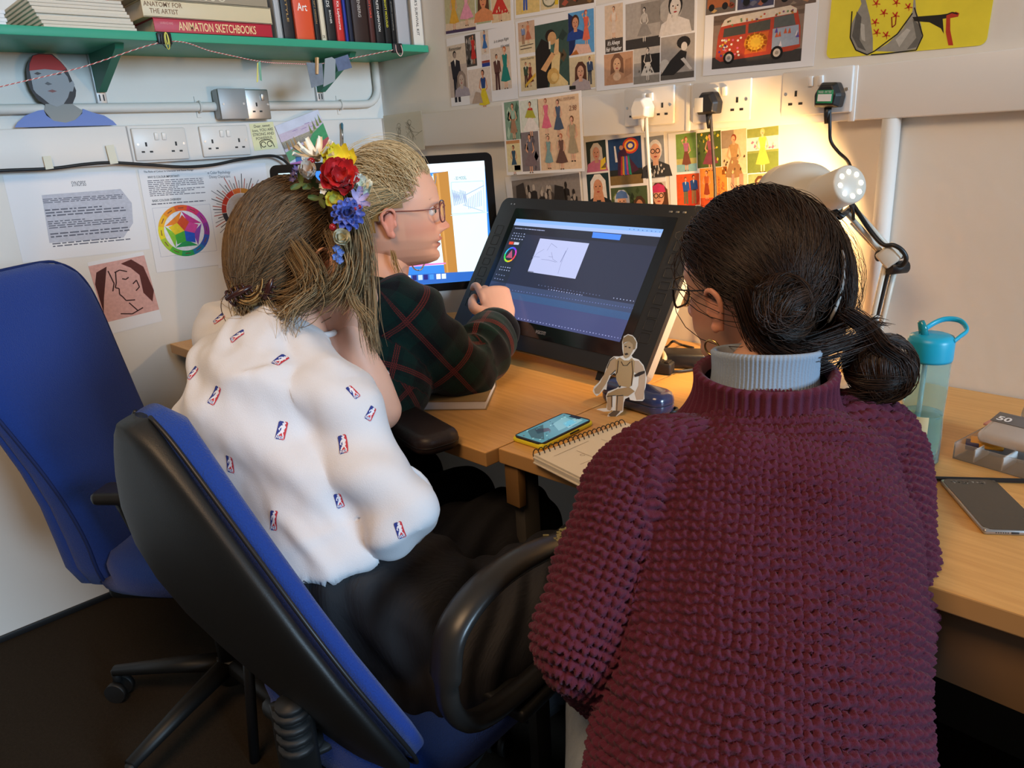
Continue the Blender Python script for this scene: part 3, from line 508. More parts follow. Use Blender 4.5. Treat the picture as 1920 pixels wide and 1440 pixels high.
# ------------------------------------------------------------------ left wall: papers
def lines(p, x0, y0, x1, y1, n, col, seed, wd=.006, sk=0):
    r = random.Random(seed)
    for k in range(n):
        y = y1+(y0-y1)*(k+.5)/n; x = x0; end = x1 if r.random() > .25 else x0+(x1-x0)*r.uniform(.4, .95)
        while x < end:
            l = r.uniform(.015, .06)*(x1-x0)*2; p.rect(x, y-(y1-y0)/n*.22, min(x+l, end), y+(y1-y0)/n*.22, col); x += l+.012
    return p
o, T, w, h = sheet('printed_page', 'large printed page headed SYNOPSIS on the left wall', 'poster', 'X', ((8, 330), (258, 318), (280, 468), (44, 492)))
p = Print(T, w, h); p.poly([(.22, .2), (.8, .18), (.9, .35), (.92, .6), (.85, .78), (.24, .76)], 'b9bcc8').up()
for a, b, n, s in ((.2, .14, 2, 1), (.72, .66, 3, 2), (.6, .5, 3, 3), (.46, .36, 4, 4), (.32, .25, 2, 5)): lines(p, .24, b if a > b else a, .86, max(a, b), n, '5f6270', s)
done(p, o, 'print'); text('lettering', 'SYNOPSIS', T @ Matrix.Translation((w*.53, h*.87, .0003)), w*.11, h*.06, mat('grey_ink', (.12, .12, .14), .6), o)
ink = mat('black_ink', (.03, .03, .035), .6)
o, T, w, h = sheet('printed_page', 'printed page with a round rainbow colour wheel', 'poster', 'X', ((257, 319), (397, 312), (410, 497), (300, 510)), .0012)
text('lettering', 'The Role of Colour in Character and Scene Design', T @ Matrix.Translation((w*.43, h*.975, .0003)), w*.72, h*.022, ink, o, bold=.01)
text('lettering', 'WHY IS COLOUR IMPORTANT?', T @ Matrix.Translation((w*.34, h*.925, .0003)), w*.46, h*.022, ink, o, bold=.01)
text('lettering', 'BASIC COLOUR OVERVIEW', T @ Matrix.Translation((w*.33, h*.70, .0003)), w*.42, h*.022, ink, o, bold=.01)
p = Print(T, w, h); lines(p, .1, .74, .92, .9, 9, '70727c', 11); lines(p, .1, .655, .9, .68, 1, '70727c', 12)
p.line([(.1, .15), (.96, .15), (.96, .63), (.1, .63), (.1, .15)], .004, 'a8acc0').up()
cx, cy, R = .51, .385, .385; ra = w/h; cols = ['e8622a', 'd83a6a', 'b03a9a', '8a3a9a', '3a5ab8', '2a7ab0', '2aa05a', '5ab83a', 'a8c83a', 'e8d82a', 'f0b82a', 'e8902a']
def P2(r, a): return (cx+r*math.cos(a), cy+r*ra*math.sin(a))
for k in range(12):
    a0 = math.pi/2-2*math.pi*(k-.5)/12; a1 = a0-2*math.pi/12; A = [a0+(a1-a0)*i/4 for i in range(5)]
    p.poly([P2(R, a) for a in A]+[P2(R*.78, a) for a in A[::-1]], cols[k])
    am = (a0+a1)/2; p.up(); p.line([P2(R*.89, am-.12), P2(R*.89, am+.12)], .012, '7a4a3a'); p.k -= 1
p.up().poly(circ(cx, cy, R*.76, 36, R*.76*ra), 'e6e8f0').up()
tri = [('e05a2a', 'd8407a'), ('b04a9a', '8a4aa0'), ('3a6ac0', '2a8ac0'), ('3aa04a', '6ab83a'), ('e8d02a', 'f0a02a')]
for k in range(5):
    a = math.pi/2-2*math.pi*k/5; b = a-2*math.pi/5; p.poly([P2(R*.76, a), P2(R*.76, b), P2(R*.34, (a+b)/2)], ['c83a8a', '8a4ab0', '2a9a5a', '8ac83a', 'f08a2a'][k])
    p.up().poly([P2(0, 0), P2(R*.40, a+.63), P2(R*.62, a), P2(R*.40, a-.63)], ['d8502a', 'd84a9a', '2a5ac8', '4ab040', 'f0d02a'][k]); p.k -= 1
p.up(); done(p, o, 'print')
o, T, w, h = sheet('printed_page', 'printed page with a spiky round chart about colour psychology', 'poster', 'X', ((398, 312), (512, 303), (520, 492), (410, 500)), .0006)
text('lettering', 'The Color Psychology\nof Disney Characters', T @ Matrix.Translation((w*.2, h*.90, .0003)), w*.40, h*.075, mat('grey_ink'), o)
p = Print(T, w, h); cx, cy, R = .52, .55, .34; ra = w/h
for k in range(40):
    a = math.pi*1.35*k/40+.2; l = 1.25+.5*((k*7) % 5)/5; p.line([P2(R, a), P2(R*l, a)], .012, ['3a3a42', '8a8a94', 'b04a3a'][k % 3])
for k, c in enumerate(['3a5aa8', '6a4a8a', 'c88a3a', 'e0783a', 'c8402e', 'c8402e', 'b83a30', '3a3a42', '2a2a30', '2a2a30']):
    a0 = .3+.42*k; p.poly([P2(R, a0), P2(R, a0+.2), P2(R, a0+.4), P2(R*.78, a0+.4), P2(R*.78, a0+.2), P2(R*.78, a0)], c)
p.up().poly(circ(cx, cy, R*.75, 30, R*.75*ra), 'c6c8d4').up(); p.ell(.5, .62, .05, .03, 'b86a5a').ell(.45, .5, .04, .025, '8a8a94'); done(p, o, 'print')
o, T, w, h = sheet('kiss_drawing', 'pink drawing of two kissing faces behind the high-backed blue chair', 'drawing', 'X', ((185, 492), (289, 467), (304, 604), (205, 625)), .0006)
p = Print(T, w, h); p.rect(.0, .17, 1, .95, 'd3a49c').up()
p.poly([(.55, .9), (.75, .93), (.93, .8), (1, .45), (.92, .3), (.8, .45), (.82, .7), (.7, .82)], '5a2a24').poly([(.1, .85), (.3, .9), (.1, .5), (.02, .3), (.02, .7)], '4a221e').up()
for q in ([(.4, .8), (.5, .82), (.62, .78)], [(.42, .8), (.38, .66), (.34, .6), (.4, .58), (.38, .5), (.42, .46), (.46, .4), (.62, .38)], [(.66, .6), (.74, .64), (.76, .54), (.68, .5)], [(.5, .7), (.56, .68), (.62, .7)], [(.5, .36), (.62, .22)], [(.3, .24), (.5, .2), (.72, .25)], [(.3, .84), (.34, .66), (.28, .56)]): p.line(q, .022, '3a1a18')
done(p, o, 'ink_drawing')
# cut-out portrait standing on the trunking
c0 = onX(123, 237, .031)
o = thing('portrait_cutout', 'cut-out grey portrait with a red headband standing on the trunking', 'cutout', c0, TX(123, 237, .031).to_3x3())
def cut(name, pts, col, k, th=.0008):
    Ti = o.matrix_world.inverted(); Q = [Ti @ onX(x/5.538, y/5.538, .031) for x, y in pts]
    return MB().prism([(q.x, q.y) for q in Q], th, Matrix.Translation((0, 0, k*.0009))).build(name, mat('cut_'+col, col, .6), o)
cut('hair', [(270, 720), (290, 640), (335, 575), (400, 555), (540, 560), (630, 640), (690, 710), (745, 830), (790, 940), (785, 1000), (755, 1075), (600, 1090), (465, 1085), (390, 1040), (310, 920), (280, 830)], '3a3638', 0)
cut('neck', [(470, 1080), (460, 1150), (560, 1270), (680, 1290), (790, 1260), (860, 1150), (750, 1080)], '8f918f', 0.4)
cut('shirt', [(150, 1325), (180, 1270), (260, 1200), (390, 1150), (450, 1140), (480, 1200), (560, 1255), (680, 1275), (780, 1245), (850, 1180), (858, 1130), (950, 1165), (1080, 1200), (1170, 1255), (1212, 1300)], '6f86c6', 1.2)
cut('face', [(305, 735), (450, 700), (630, 715), (700, 800), (720, 860), (755, 840), (772, 880), (755, 950), (722, 950), (705, 1010), (660, 1080), (590, 1110), (520, 1085), (440, 1020), (375, 970), (345, 930), (325, 830)], '9b9ea2', 1.2)
cut('headband', [(300, 735), (305, 660), (340, 580), (400, 565), (530, 570), (620, 640), (690, 720), (640, 735), (460, 718), (330, 732)], 'b03230', 2.1)
for q in ([(350, 765), (385, 748), (430, 765), (390, 780)], [(565, 765), (610, 755), (640, 772), (600, 782)]): cut('eye', q, '4a4240', 2.1)
cut('mouth', [(490, 945), (540, 930), (590, 948), (545, 962)], '8a5a58', 2.1); cut('nose_shadow', [(462, 870), (490, 850), (540, 875), (500, 886)], '5f6064', 2.1)
# sticky note, pastel landscape, brush
o, T, w, h = sheet('sticky_note', 'yellow sticky note with a handwritten message on the trunking', 'note', 'X', ((469, 232), (513, 228), (522, 278), (477, 283)), .0306, .0005, mat('sticky_yellow', (.72, .72, .44), .7))
text('lettering', 'Dear, sweet\nlove, YOU ARE\nSTRONG AND\nPOWERFUL', T @ Matrix.Translation((w*.5, h*.66, .0004)), w*.88, h*.56, ink, o)
p = Print(T, w, h); p.line(circ(.42, .2, .1, 12, .1), .03, '2a2a20').line(circ(.68, .2, .1, 12, .1), .03, '2a2a20').line([(.3, .06), (.28, .3), (.4, .36), (.7, .36), (.8, .28), (.86, .06)], .03, '2a2a20'); done(p, o, 'doodle')
o, T, w, h = sheet('pastel_landscape', 'small tilted pastel painting of hills and cypress trees', 'painting', 'X', ((517, 235), (592, 208), (628, 280), (545, 318)), .033, .0015, mat('pastel_sky', (.62, .66, .80), .7, var=.2, vscale=25))
p = Print(T, w, h); p.rect(0, .3, 1, .8, 'c8bcd0').rect(0, .45, 1, .62, 'd6cfb0').up(); p.poly([(0, .15), (0, .38), (.3, .42), (.5, .33), (.35, .2)], '6aa078').poly([(.45, .3), (.7, .55), (1, .68), (1, .25), (.6, .15)], '4a9a68').poly([(.1, .0), (.15, .2), (.5, .32), (.75, .25), (.7, 0)], '4a7ab0').up().poly([(.5, .1), (.8, .3), (1, .35), (1, .0), (.6, .0)], 'c05a5a').poly([(.1, .35), (.3, .43), (.5, .36), (.3, .36)], 'c07a6a').poly([(0, 0), (.3, .0), (.25, .08), (0, .12)], 'b070b0').up()
for x, y in ((.1, .4), (.2, .42), (.28, .44), (.68, .56), (.78, .62), (.87, .66), (.95, .7)): p.poly([(x-.03, y), (x, y+.22), (x+.03, y)], '7a8a4a' if x > .5 else 'b08a5a')
for x, y in ((.3, .75), (.5, .72), (.6, .8), (.7, .7)): p.rect(x, y, x+.12, y+.015, 'a08ab8')
done(p, o, 'pastel_marks')
b0, b1 = onX(644, 300, .05), onX(641, 230, .04)
o = thing('paint_brush', 'blue-tipped paintbrush standing upright against the trunking', 'paintbrush', b0)
d = b1-b0; bt = b0-d*1.2
MB().tube([bt, b0+d*.5, b0+d*.82], [.002, .0032, .003], 8).build('brush_handle', mat('brush_wood', (.25, .2, .12), .5), o, True)
MB().tube([b0+d*.55, b0+d*.82], .0034, 8).build('ferrule', steel_m, o, True)
MB().tube([b0+d*.82, b0+d*.95, b1], [.0035, .0045, .0015], 8).build('bristles', mat('brush_blue', (.05, .16, .22), .7), o, True)

# ------------------------------------------------------------------ shelf, brackets, line of pegs
SX = .292; SZ = 1.531; ST = 1.551
o = thing('wall_shelf', 'long green-painted shelf on the left wall', 'shelf', (0, -1.5, SZ))
MB().box((SX/2, -1.505, (SZ+ST)/2), (SX, 3.0, ST-SZ), bev=.0015).build('shelf_board', green_m, o, True)
for px in (165, 583):
    yb = onX(px, 118, .0).y+.012
    P = [(.0, SZ), (.235, SZ), (.225, SZ-.012), (.03, SZ-.095), (.012, SZ-.095)]
    b = MB(); vs = [V((x, yb+s, z)) for s in (-.010, .010) for x, z in P]
    b.add(vs, [(0, 1, 2, 3, 4), (9, 8, 7, 6, 5)]+[(k, (k+1) % 5, 5+(k+1) % 5, 5+k) for k in range(5)]).build('bracket', greend_m, o, True)
    u = MB().box((.006, yb, SZ-.06), (.012, .026, .13), bev=.002).build('upright_rail', mat('rail_grey', (.55, .55, .55), .4, .4), o, True)
    s = MB()
    for dy in (-.005, .005): s.box((.0125, yb+dy, SZ-.108), (.0012, .003, .016))
    s.build('rail_slot', dark_m, u, True)
def SP(x, y, X=SX+.002): return onX(x, y, X)
tw = mat('twine', (.75, .5, .48), .8)
o = thing('bunting_line', 'red and white twine strung along the shelf front', 'string', SP(313, 75))
pts = bez([SP(-140, 200), SP(0, 163), SP(150, 127), SP(313, 78), SP(400, 97), SP(487, 115), SP(540, 119), SP(592, 120), SP(640, 113), SP(745, 92, SX+.004)], 14)
MB().tube(pts, .0011, 5).build('twine', mat('twine_red', (.55, .12, .11), .8), o, True)
sp = []
for i in range(len(pts)-1):
    for k in range(6):
        t = k/6; sp.append(pts[i].lerp(pts[i+1], t)+V((.0009*math.cos(i*6.0+k), .0, .0009*math.sin(i*6.0+k))))
MB().tube(sp, .0008, 4).build('white_strand', mat('twine_white', (.80, .77, .72), .8), o, True)
def binder(px, py, label, extra):
    c = SP(px, py, SX+.004); q = thing('binder_clip', label, 'clip', c)
    MB().box(c+V((-.004, 0, .000)), (.016, .034, .026), bev=.002).build('clip_body', black_m, q, True)
    MB().tube(bez([c+V((.006, -.010, .008)), c+V((.010, -.011, -.012)), c+V((.012, 0, -.024)), c+V((.010, .011, -.012)), c+V((.006, .010, .008))], 5), .0012, 6).build('wire_handle', extra, q, True)
    return q
q = binder(308, 72, 'black binder clip on the shelf edge with a yellow paperclip', black_m)
c = SP(313, 75, SX+.022); yp = mat('yellow_wire', (.62, .60, .10), .35)
q2 = MB().tube([c+V((0, .005*math.cos(a), -.002+.019*math.sin(a))) for a in np.linspace(0, 2*math.pi, 18)[:-1]], .0011, 6, closed=True).tube([c+V((.001, .0028*math.cos(a), .003+.013*math.sin(a))) for a in np.linspace(0, 2*math.pi, 18)[:-1]], .0011, 6, closed=True).build('paperclip', yp); tag(q2, 'yellow paperclip hooked over the twine at the binder clip', 'paperclip')
binder(745, 90, 'black binder clip near the right end of the green shelf', tw)
def hang(name, label, cat, corners, m, X=SX+.006, th=.0008):
    P = [SP(x, y, X) for x, y in corners]; Q = [p+V((th, 0, 0)) for p in P]; n = len(P)
    b = MB().add(P+Q, [tuple(range(n))[::-1], tuple(range(n, 2*n))]+[(k, (k+1) % n, n+(k+1) % n, n+k) for k in range(n)]).build(name, m); return tag(b, label, cat)
neg = mat('photo_negative', (.16, .20, .25), .3, var=.35, vscale=60)
hang('photo_negative', 'grey photo held by the wooden peg on the twine', 'photo', ((574, 117), (604, 119), (607, 158), (584, 165)), neg)
hang('photo_negative', 'pale rounded photo beside the wooden peg on the twine', 'photo', ((609, 110), (622, 107), (629, 112), (628, 152), (606, 163)), mat('photo_pale', (.27, .32, .35), .35), SX+.0075)
hang('photo_negative', 'small dark blue photo, rightmost on the twine', 'photo', ((627, 110), (652, 102), (660, 127), (634, 134)), mat('photo_blue', (.10, .14, .24), .35, var=.4, vscale=70))
hang('paper_tag', 'thin green and yellow paper strip hanging from the twine', 'tag', ((484, 116), (488, 114), (491, 152), (487, 150)), mat('tag_green', (.15, .35, .25), .6))
hang('paper_tag', 'narrow yellow strip hanging beside the green strip on the twine', 'tag', ((482, 118), (484, 117), (484, 153), (481, 155)), mat('tag_yellow', (.62, .60, .15), .6), SX+.0055)
c = SP(594, 122, SX+.011); pw = mat('peg_wood', (.62, .42, .22), .55)
q = thing('clothes_peg', 'small wooden peg clipping photos to the twine', 'peg', c)
for dx in (-.0028, .0028): MB().box(c+V((dx, 0, -.002)), (.0045, .0065, .044), Matrix.Rotation(-.15, 3, 'X') @ Matrix.Rotation(dx*14, 3, 'Y'), bev=.0008).build('peg_half', pw, q, True)
MB().tube([c+V((.006*math.cos(a), 0, .003+.002*math.sin(a*2))) for a in np.linspace(0, 2*math.pi, 12)[:-1]], .0007, 5, closed=True).build('peg_spring', steel_m, q, True)

# ------------------------------------------------------------------ books on the shelf
def book(label, y0, y1, z0, z1, xf, xb, col, group='art books standing on the green shelf', lay=False, ti=None, tcol='d8d0c0', cov=None):
    cy, cz = (y0+y1)/2, (z0+z1)/2
    o = thing('book', label, 'book', ((xf+xb)/2, cy, z0), None, group); m = mat('cover_'+col, col, .45); t = .0022
    b = MB()
    if lay:      # lying flat, spine to the front
        b.box(((xf+xb)/2, cy, z1-t/2), (xf-xb, y1-y0, t)).box(((xf+xb)/2, cy, z0+t/2), (xf-xb, y1-y0, t)).box((xf-t/2, cy, cz), (t, y1-y0, z1-z0), bev=.0008)
        b.build('cover', m, o, True); MB().box(((xf+xb)/2-.001, cy, cz), (xf-xb-.006, y1-y0-.008, z1-z0-2*t-.0004)).build('pages', paperpage_m, o, True)
    else:
        b.box(((xf+xb)/2, y0+t/2, cz), (xf-xb, t, z1-z0)).box(((xf+xb)/2, y1-t/2, cz), (xf-xb, t, z1-z0)).box((xf-t/2, cy, cz), (t, y1-y0, z1-z0), bev=.0008)
        b.build('cover', m, o, True); MB().box(((xf+xb)/2-.001, cy, cz), (xf-xb-.006, y1-y0-2*t-.0004, z1-z0-.008)).build('pages', paperpage_m, o, True)
    for s in ti or []:
        s, py, pz, w, h, c, ang = s
        text('spine_lettering', s, TF((xf, py, pz), (0, 1, 0), (0, 0, 1)) @ Matrix.Rotation(ang, 4, 'Z'), w, h, mat('ink_'+c, c, .5), o, bold=.012)
    return o
def Yat(px, X, py=78): return onX(px, py, X).y
def Zat(px, py, X): return onX(px, py, X).z
XF = .272
H2 = -math.pi/2
stand = [  # px left, px right, colour, height, label, lettering
 (521, 533, 'a9acae', .27, 'thin grey patterned book beside the flat stack', []),
 (534, 555, '1a1c22', .28, 'black book between the grey thin one and the orange Art book', [('FILM STYLE', .55, .10, .11, .006, 'b08a4a', H2)]),
 (557, 592, 'd8502a', .30, 'wide orange book with Art on its spine', [('Art', .5, .085, .030, .020, 'f0e8e0', 0), ('The World\'s\nGreatest', .5, .125, .028, .016, 'f0b8a0', 0)]),
 (593, 603, '16161a', .27, 'slim black book right of the orange Art book', [('CONCEPT DESIGN', .5, .09, .09, .005, '9a7a4a', H2)]),
 (604, 614, 'd8cdb4', .28, 'slim cream book between two black books', [('DK', .5, .012, .008, .008, '2a2a2a', 0)]),
 (615, 632, '18181a', .29, 'black book with white lettering left of the red book', [('WORLDS', .45, .12, .06, .010, 'd8d4cc', H2), ('BACHER', .6, .065, .035, .006, 'd8d4cc', H2)]),
 (633, 648, 'c02a26', .27, 'bright red book on drawing by a named author', [('Kit Laybourne', .5, .07, .075, .010, 'f0e0d8', H2)]),
 (649, 655, '2a3a9a', .26, 'thin blue book right of the red one', []),
 (656, 664, '1a2238', .27, 'thin navy book beside the wide brown one', []),
 (665, 694, '2e1c18', .29, 'wide dark brown book with silver bands', [('STENBERG', .5, .10, .06, .010, 'b0a8a0', H2)]),
 (695, 705, '4a2420', .27, 'maroon book right of the wide brown one', [('EDITORS', .5, .10, .06, .006, 'd84a3a', H2)]),
 (706, 722, '141416', .28, 'black book with ANIMATION on its spine', [('COMPLETE ANIMATION', .5, .09, .11, .008, 'e0dcd4', H2)]),
 (723, 735, '121212', .26, 'black book with yellow author lettering', [('SCOTT MCCLOUD', .5, .085, .075, .007, 'd8d02a', H2)]),
 (736, 744, '101012', .26, 'thin black book at the end of the dark row', [('graphic storytelling', .5, .08, .08, .004, '8a8880', H2)]),
 (746, 770, 'a8a8ac', .28, 'pale grey book above the right binder clip', []),
 (775, 796, 'd6cfc4', .30, 'white book titled SURVIVAL KIT at the right end of the shelf', [("ANIMATOR'S SURVIVAL KIT", .5, .11, .16, .010, '2a2624', H2)])]
for a, b, c, hgt, lb, ti in stand:
    y0, y1 = Yat(a, XF)+.0004, Yat(b, XF)-.0004
    book(lb, y0, y1, ST, ST+hgt, XF, XF-.19, c, ti=[(s, y0+(y1-y0)*fy, ST+fz, w_, h_, cc, an) for s, fy, fz, w_, h_, cc, an in ti])
y0, y1 = Yat(292, .285, 62), Yat(511, .285, 62)
hz = [ST, ST+.034, ST+.034+.040, ST+.074+.030, ST+.104+.022]
A0 = V((0, 0, 0))
def mid(f): return y0+(y1-y0)*f
book('red flat book ANIMATION SKETCHBOOKS at the bottom of the stack', y0, y1, hz[0], hz[1], .284, .06, 'b02234', 'art books lying in a flat stack', True, [('ANIMATION SKETCHBOOKS', mid(.52), ST+.017, (y1-y0)*.66, .020, 'e8c890', 0), ('LAURENCE KING', mid(.1), ST+.022, (y1-y0)*.10, .005, 'd89090', 0)])
book('cream flat book ANATOMY FOR THE ARTIST, second in the stack', y0-.02, y1+.005, hz[1], hz[2], .282, .03, 'cfc09c', 'art books lying in a flat stack', True, [('ANATOMY FOR\nTHE ARTIST', mid(.1), hz[1]+.022, (y1-y0)*.30, .026, '7a5a3a', 0)])
book('grey flat book titled PICASSO, third in the stack', y0-.045, y1, hz[2], hz[3], .28, .02, '9a8e78', 'art books lying in a flat stack', True, [('P I C A S S O', mid(.4), hz[2]+.014, (y1-y0)*.45, .016, 'cfc4a8', 0), ('ABRAMS', mid(-.05), hz[2]+.020, (y1-y0)*.12, .006, '6a6254', 0)])
book('olive flat book on top of the stack', y0-.02, y1, hz[3], hz[4], .278, .03, '8a7a22', 'art books lying in a flat stack', True)
# thick loose page block lying at the left end
ya, yb = Yat(46, .285, 50), Yat(250, .285, 55)
o = thing('page_block', 'thick cream block of loose pages lying at the left end of the shelf', 'book', (.15, (ya+yb)/2, ST))
n = 9
for k in range(n):
    s = .030*(k/n); z0 = ST+.064*k/n; MB().box((.155-.01*(k % 2)*.3, (ya+yb)/2+.012-s*.9+.012, z0+.0034), (.255+.003*((k*5) % 3), yb-ya-.03+s*.0, .0068), bev=.001).build('page_bundle', paperpage_m, o, True)
o = thing('paper_stack', 'low grey-white stack of paper at the far left of the shelf', 'paper stack', (.15, ya-.07, ST))
for k in range(4): MB().box((.15, ya-.085+.003*(k % 2), ST+.004+.008*k), (.24, .11, .0078), bev=.0008).build('page_bundle', paper_m, o, True)
ya, yb = Yat(166, .12, 12), Yat(243, .12, 12)
o = thing('book', 'red and grey cover book standing behind the page block', 'book', (.1, ya, ST), None, 'art books standing on the green shelf')
MB().box((.115, (ya+yb)/2, ST+.12), (.016, yb-ya, .24), bev=.001).build('cover', mat('cover_greyred', (.42, .40, .40), .4), o, True)
MB().box((.1236, yb-.03, ST+.12), (.001, .055, .238)).build('red_panel', mat('cover_red', (.55, .05, .05), .4), o, True)
MB().box((.124, (ya+yb)/2-.02, ST+.1), (.0012, .012, .16), Matrix.Rotation(.35, 3, 'X')).build('pen_picture', dark_m, o, True)

# ------------------------------------------------------------------ desks
def wood(name, col, col2):
    m = mat(name, col, .38, bump=.05, bscale=300, stretch=(1, 1, 1)); nt = m.node_tree; L = nt.links; b = nt.nodes['Principled BSDF']
    tc = nt.nodes.new('ShaderNodeTexCoord'); mp = nt.nodes.new('ShaderNodeMapping'); mp.inputs['Scale'].default_value = (2.2, 34, 34); L.new(tc.outputs['Object'], mp.inputs[0])
    n = nt.nodes.new('ShaderNodeTexNoise'); n.inputs['Scale'].default_value = 3.2; n.inputs['Detail'].default_value = 7; n.inputs['Distortion'].default_value = .5; L.new(mp.outputs[0], n.inputs['Vector'])
    r = nt.nodes.new('ShaderNodeValToRGB'); r.color_ramp.elements[0].position = .32; r.color_ramp.elements[1].position = .66
    r.color_ramp.elements[0].color = (*lin(col2), 1); r.color_ramp.elements[1].color = (*lin(col), 1); L.new(n.outputs[0], r.inputs[0]); L.new(r.outputs[0], b.inputs['Base Color']); return m
beech = wood('beech_veneer', 'dba964', 'cd9856'); edge_m = mat('beech_edging', 'b58a55', .42, var=.08)
def desk(label, poly, panels, apron):
    x0 = min(p[0] for p in poly); o = thing('desk', label, 'desk', (x0+.6, -.4, 0))
    b = MB(); n = len(poly); T = .028
    vs = [(x, y, z) for z in (DESK-T, DESK) for x, y in poly]
    b.add(vs, [tuple(range(n))[::-1], tuple(range(n, 2*n))], 0).add(vs, [(k, (k+1) % n, n+(k+1) % n, n+k) for k in range(n)], 1)
    d = b.build('desk_top', [beech, edge_m], o, True); bv = d.modifiers.new('b', 'BEVEL'); bv.width = .002; bv.segments = 2
    for x, y0, y1, m in panels: MB().box((x, (y0+y1)/2, (DESK-T)/2), (.025, y1-y0, DESK-T), bev=.0015).build('panel_leg', m, o, True)
    for x0, x1, y, z0, m in apron: MB().box(((x0+x1)/2, y, (z0+DESK-T)/2), (x1-x0, .018, DESK-T-z0), bev=.001).build('apron', m, o, True)
    return o
panel_m = mat('dark_panel', (.05, .045, .04), .6)
desk('beech desk in the wall corner under the monitor and the pen display', [(.035, -.872), (1.39, -.818), (1.39, -.004), (.035, -.004)], [(.06, -.84, -.03, panel_m), (1.365, -.30, -.03, panel_m)], [(.08, 1.35, -.06, .30, panel_m)])
desk('beech desk on the right under the water bottle, notebook and phones', [(1.3925, -.790), (2.25, -.738), (2.95, -.70), (2.95, -.004), (1.3925, -.004)], [(1.412, -.765, -.725, panel_m), (2.92, -.66, -.03, edge_m)], [(1.78, 2.9, -.695, .585, mat('apron_wood', '7a5a34', .55, var=.1)), (1.43, 2.9, -.06, .0, panel_m), (1.396, 1.43, -.772, .625, mat('apron_wood'))])  # added dark back panel and short left apron's dark brown paint in under-desk shade

# ------------------------------------------------------------------ computer in the corner
def axes(yaw, pitch):
    cy, sy, cp, s = math.cos(yaw), math.sin(yaw), math.cos(pitch), math.sin(pitch); f = V((-sy*cp, cy*cp, s)); r = V((cy, sy, 0)); return r, r.cross(f), f
class PxPrint(Print):
    def loc(s, x, y):
        n = s.T.to_3x3() @ V((0, 0, 1)); d = ray(x, y); p = CAM + d*((s.T.translation-CAM).dot(n)/d.dot(n)); q = s.T.inverted() @ p
        return (min(max(q.x/s.w, 0), 1), min(max(q.y/s.h, 0), 1))
    def px(s, pts, col): return s.poly([s.loc(x, y) for x, y in pts], col)
    def pl(s, pts, wd, col): return s.line([s.loc(x, y) for x, y in pts], wd, col)
R_, U_, F_ = axes(.949, -math.radians(10)); ic = V((.563, -.408, 1.043)); iw, ih, ch = .60, .369, .062
glass_m = mat('black_glass', (.006, .006, .007), .12); alu_m = mat('aluminium', (.62, .61, .59), .35, .6)
o = thing('desktop_computer', 'slim all-in-one computer with a bright blue-white screen, behind the blonde heads', 'computer', V((ic.x, ic.y, DESK))-V((F_.x, F_.y, 0)).normalized()*-.08)
Ti = TF(ic-R_*iw/2-U_*ih/2, R_, U_)
P = rrect(iw, ih+ch, .018, 5, iw/2, (ih-ch)/2)
MB().prism(P, .012, Ti @ Matrix.Translation((0, 0, -.013))).build('aluminium_body', alu_m, o, True)
P2_ = [(0, 0), (iw, 0)]+[p for p in rrect(iw, ih, .018, 5, iw/2, ih/2) if p[1] > ih/2]
MB().prism(P2_, .0022, Ti @ Matrix.Translation((0, 0, -.001))).build('glass_bezel', glass_m, o, True)
MB().ball(ic-U_*(-.0)+F_*.02, (.16, .16, .02), 20, T=TF((0, 0, 0), R_, U_).to_3x3()).build('rear_bulge', alu_m, o, True)
foot = V((ic.x, ic.y, DESK)); fh = V((F_.x, F_.y, 0)).normalized()
b = MB().box(foot+V((0, 0, .004))+fh*.06, (.16, .17, .008), rotz(.949), bev=.002); b.tube([foot+fh*.13+V((0, 0, .005)), foot+fh*.12+V((0, 0, .1)), foot+fh*.05+V((0, 0, .2))], [(.004, .075), (.004, .075), (.004, .075)], 12, up=fh)
b.build('stand', alu_m, o, True)
screen_m = mat('lit_screen', (.02, .02, .02), .15, attr=None); nt = screen_m.node_tree
a = nt.nodes.new('ShaderNodeAttribute'); a.attribute_name = 'Col'; bs = nt.nodes['Principled BSDF']; nt.links.new(a.outputs['Color'], bs.inputs['Emission Color']); bs.inputs['Emission Strength'].default_value = 1.15
mg = .022; Ts = Ti @ Matrix.Translation((mg, mg, .0013)); p = PxPrint(Ts, iw-2*mg, ih-2*mg)
p.rect(0, 0, 1, 1, '2f7fd8').up()
p.px([(780, 309), (912, 299), (912, 316), (780, 326)], 'e6f4fb').px([(780, 303), (912, 296), (912, 301), (780, 308)], 'cfe9fa').up()
p.px([(837, 318), (912, 312), (918, 512), (856, 510)], 'd6f3fa').px([(700, 330), (823, 326), (838, 496), (700, 505)], 'd4f6fb').up()
p.px([(812, 325), (840, 321), (858, 510), (834, 513)], 'b07a34').px([(700, 330), (811, 324), (811, 330), (700, 336)], '3a8ad8').px([(760, 497), (838, 492), (838, 495), (760, 501)], 'd87ac0').up()
p.px([(818, 325), (822, 325), (841, 512), (838, 512)], 'c89048').pl([(846, 342), (906, 339), (908, 398), (847, 401), (846, 342)], .003, 'a8c8dc').up()
for k in range(16):
    x = 848+k*1.6; p.pl([(x, 356+(k*5) % 9), (x+4, 386-(k*7) % 13)], .004, '9aaccc')
for k in range(8): p.pl([(878+k*3.4, 372-k*2.2), (879+k*3.4, 392-k*.8)], .0035, 'a4b8d2')
p.pl([(872, 366), (907, 348)], .004, '9aaccc').pl([(868, 384), (906, 396)], .004, 'a4b8d2').pl([(845, 404), (915, 398)], .003, 'b8d8e4')
p.pl([(818, 330), (815, 350), (808, 360)], .003, '5a7a9a')
p.px([(700, 519), (915, 507), (918, 528), (700, 540)], '2a62b8').up()
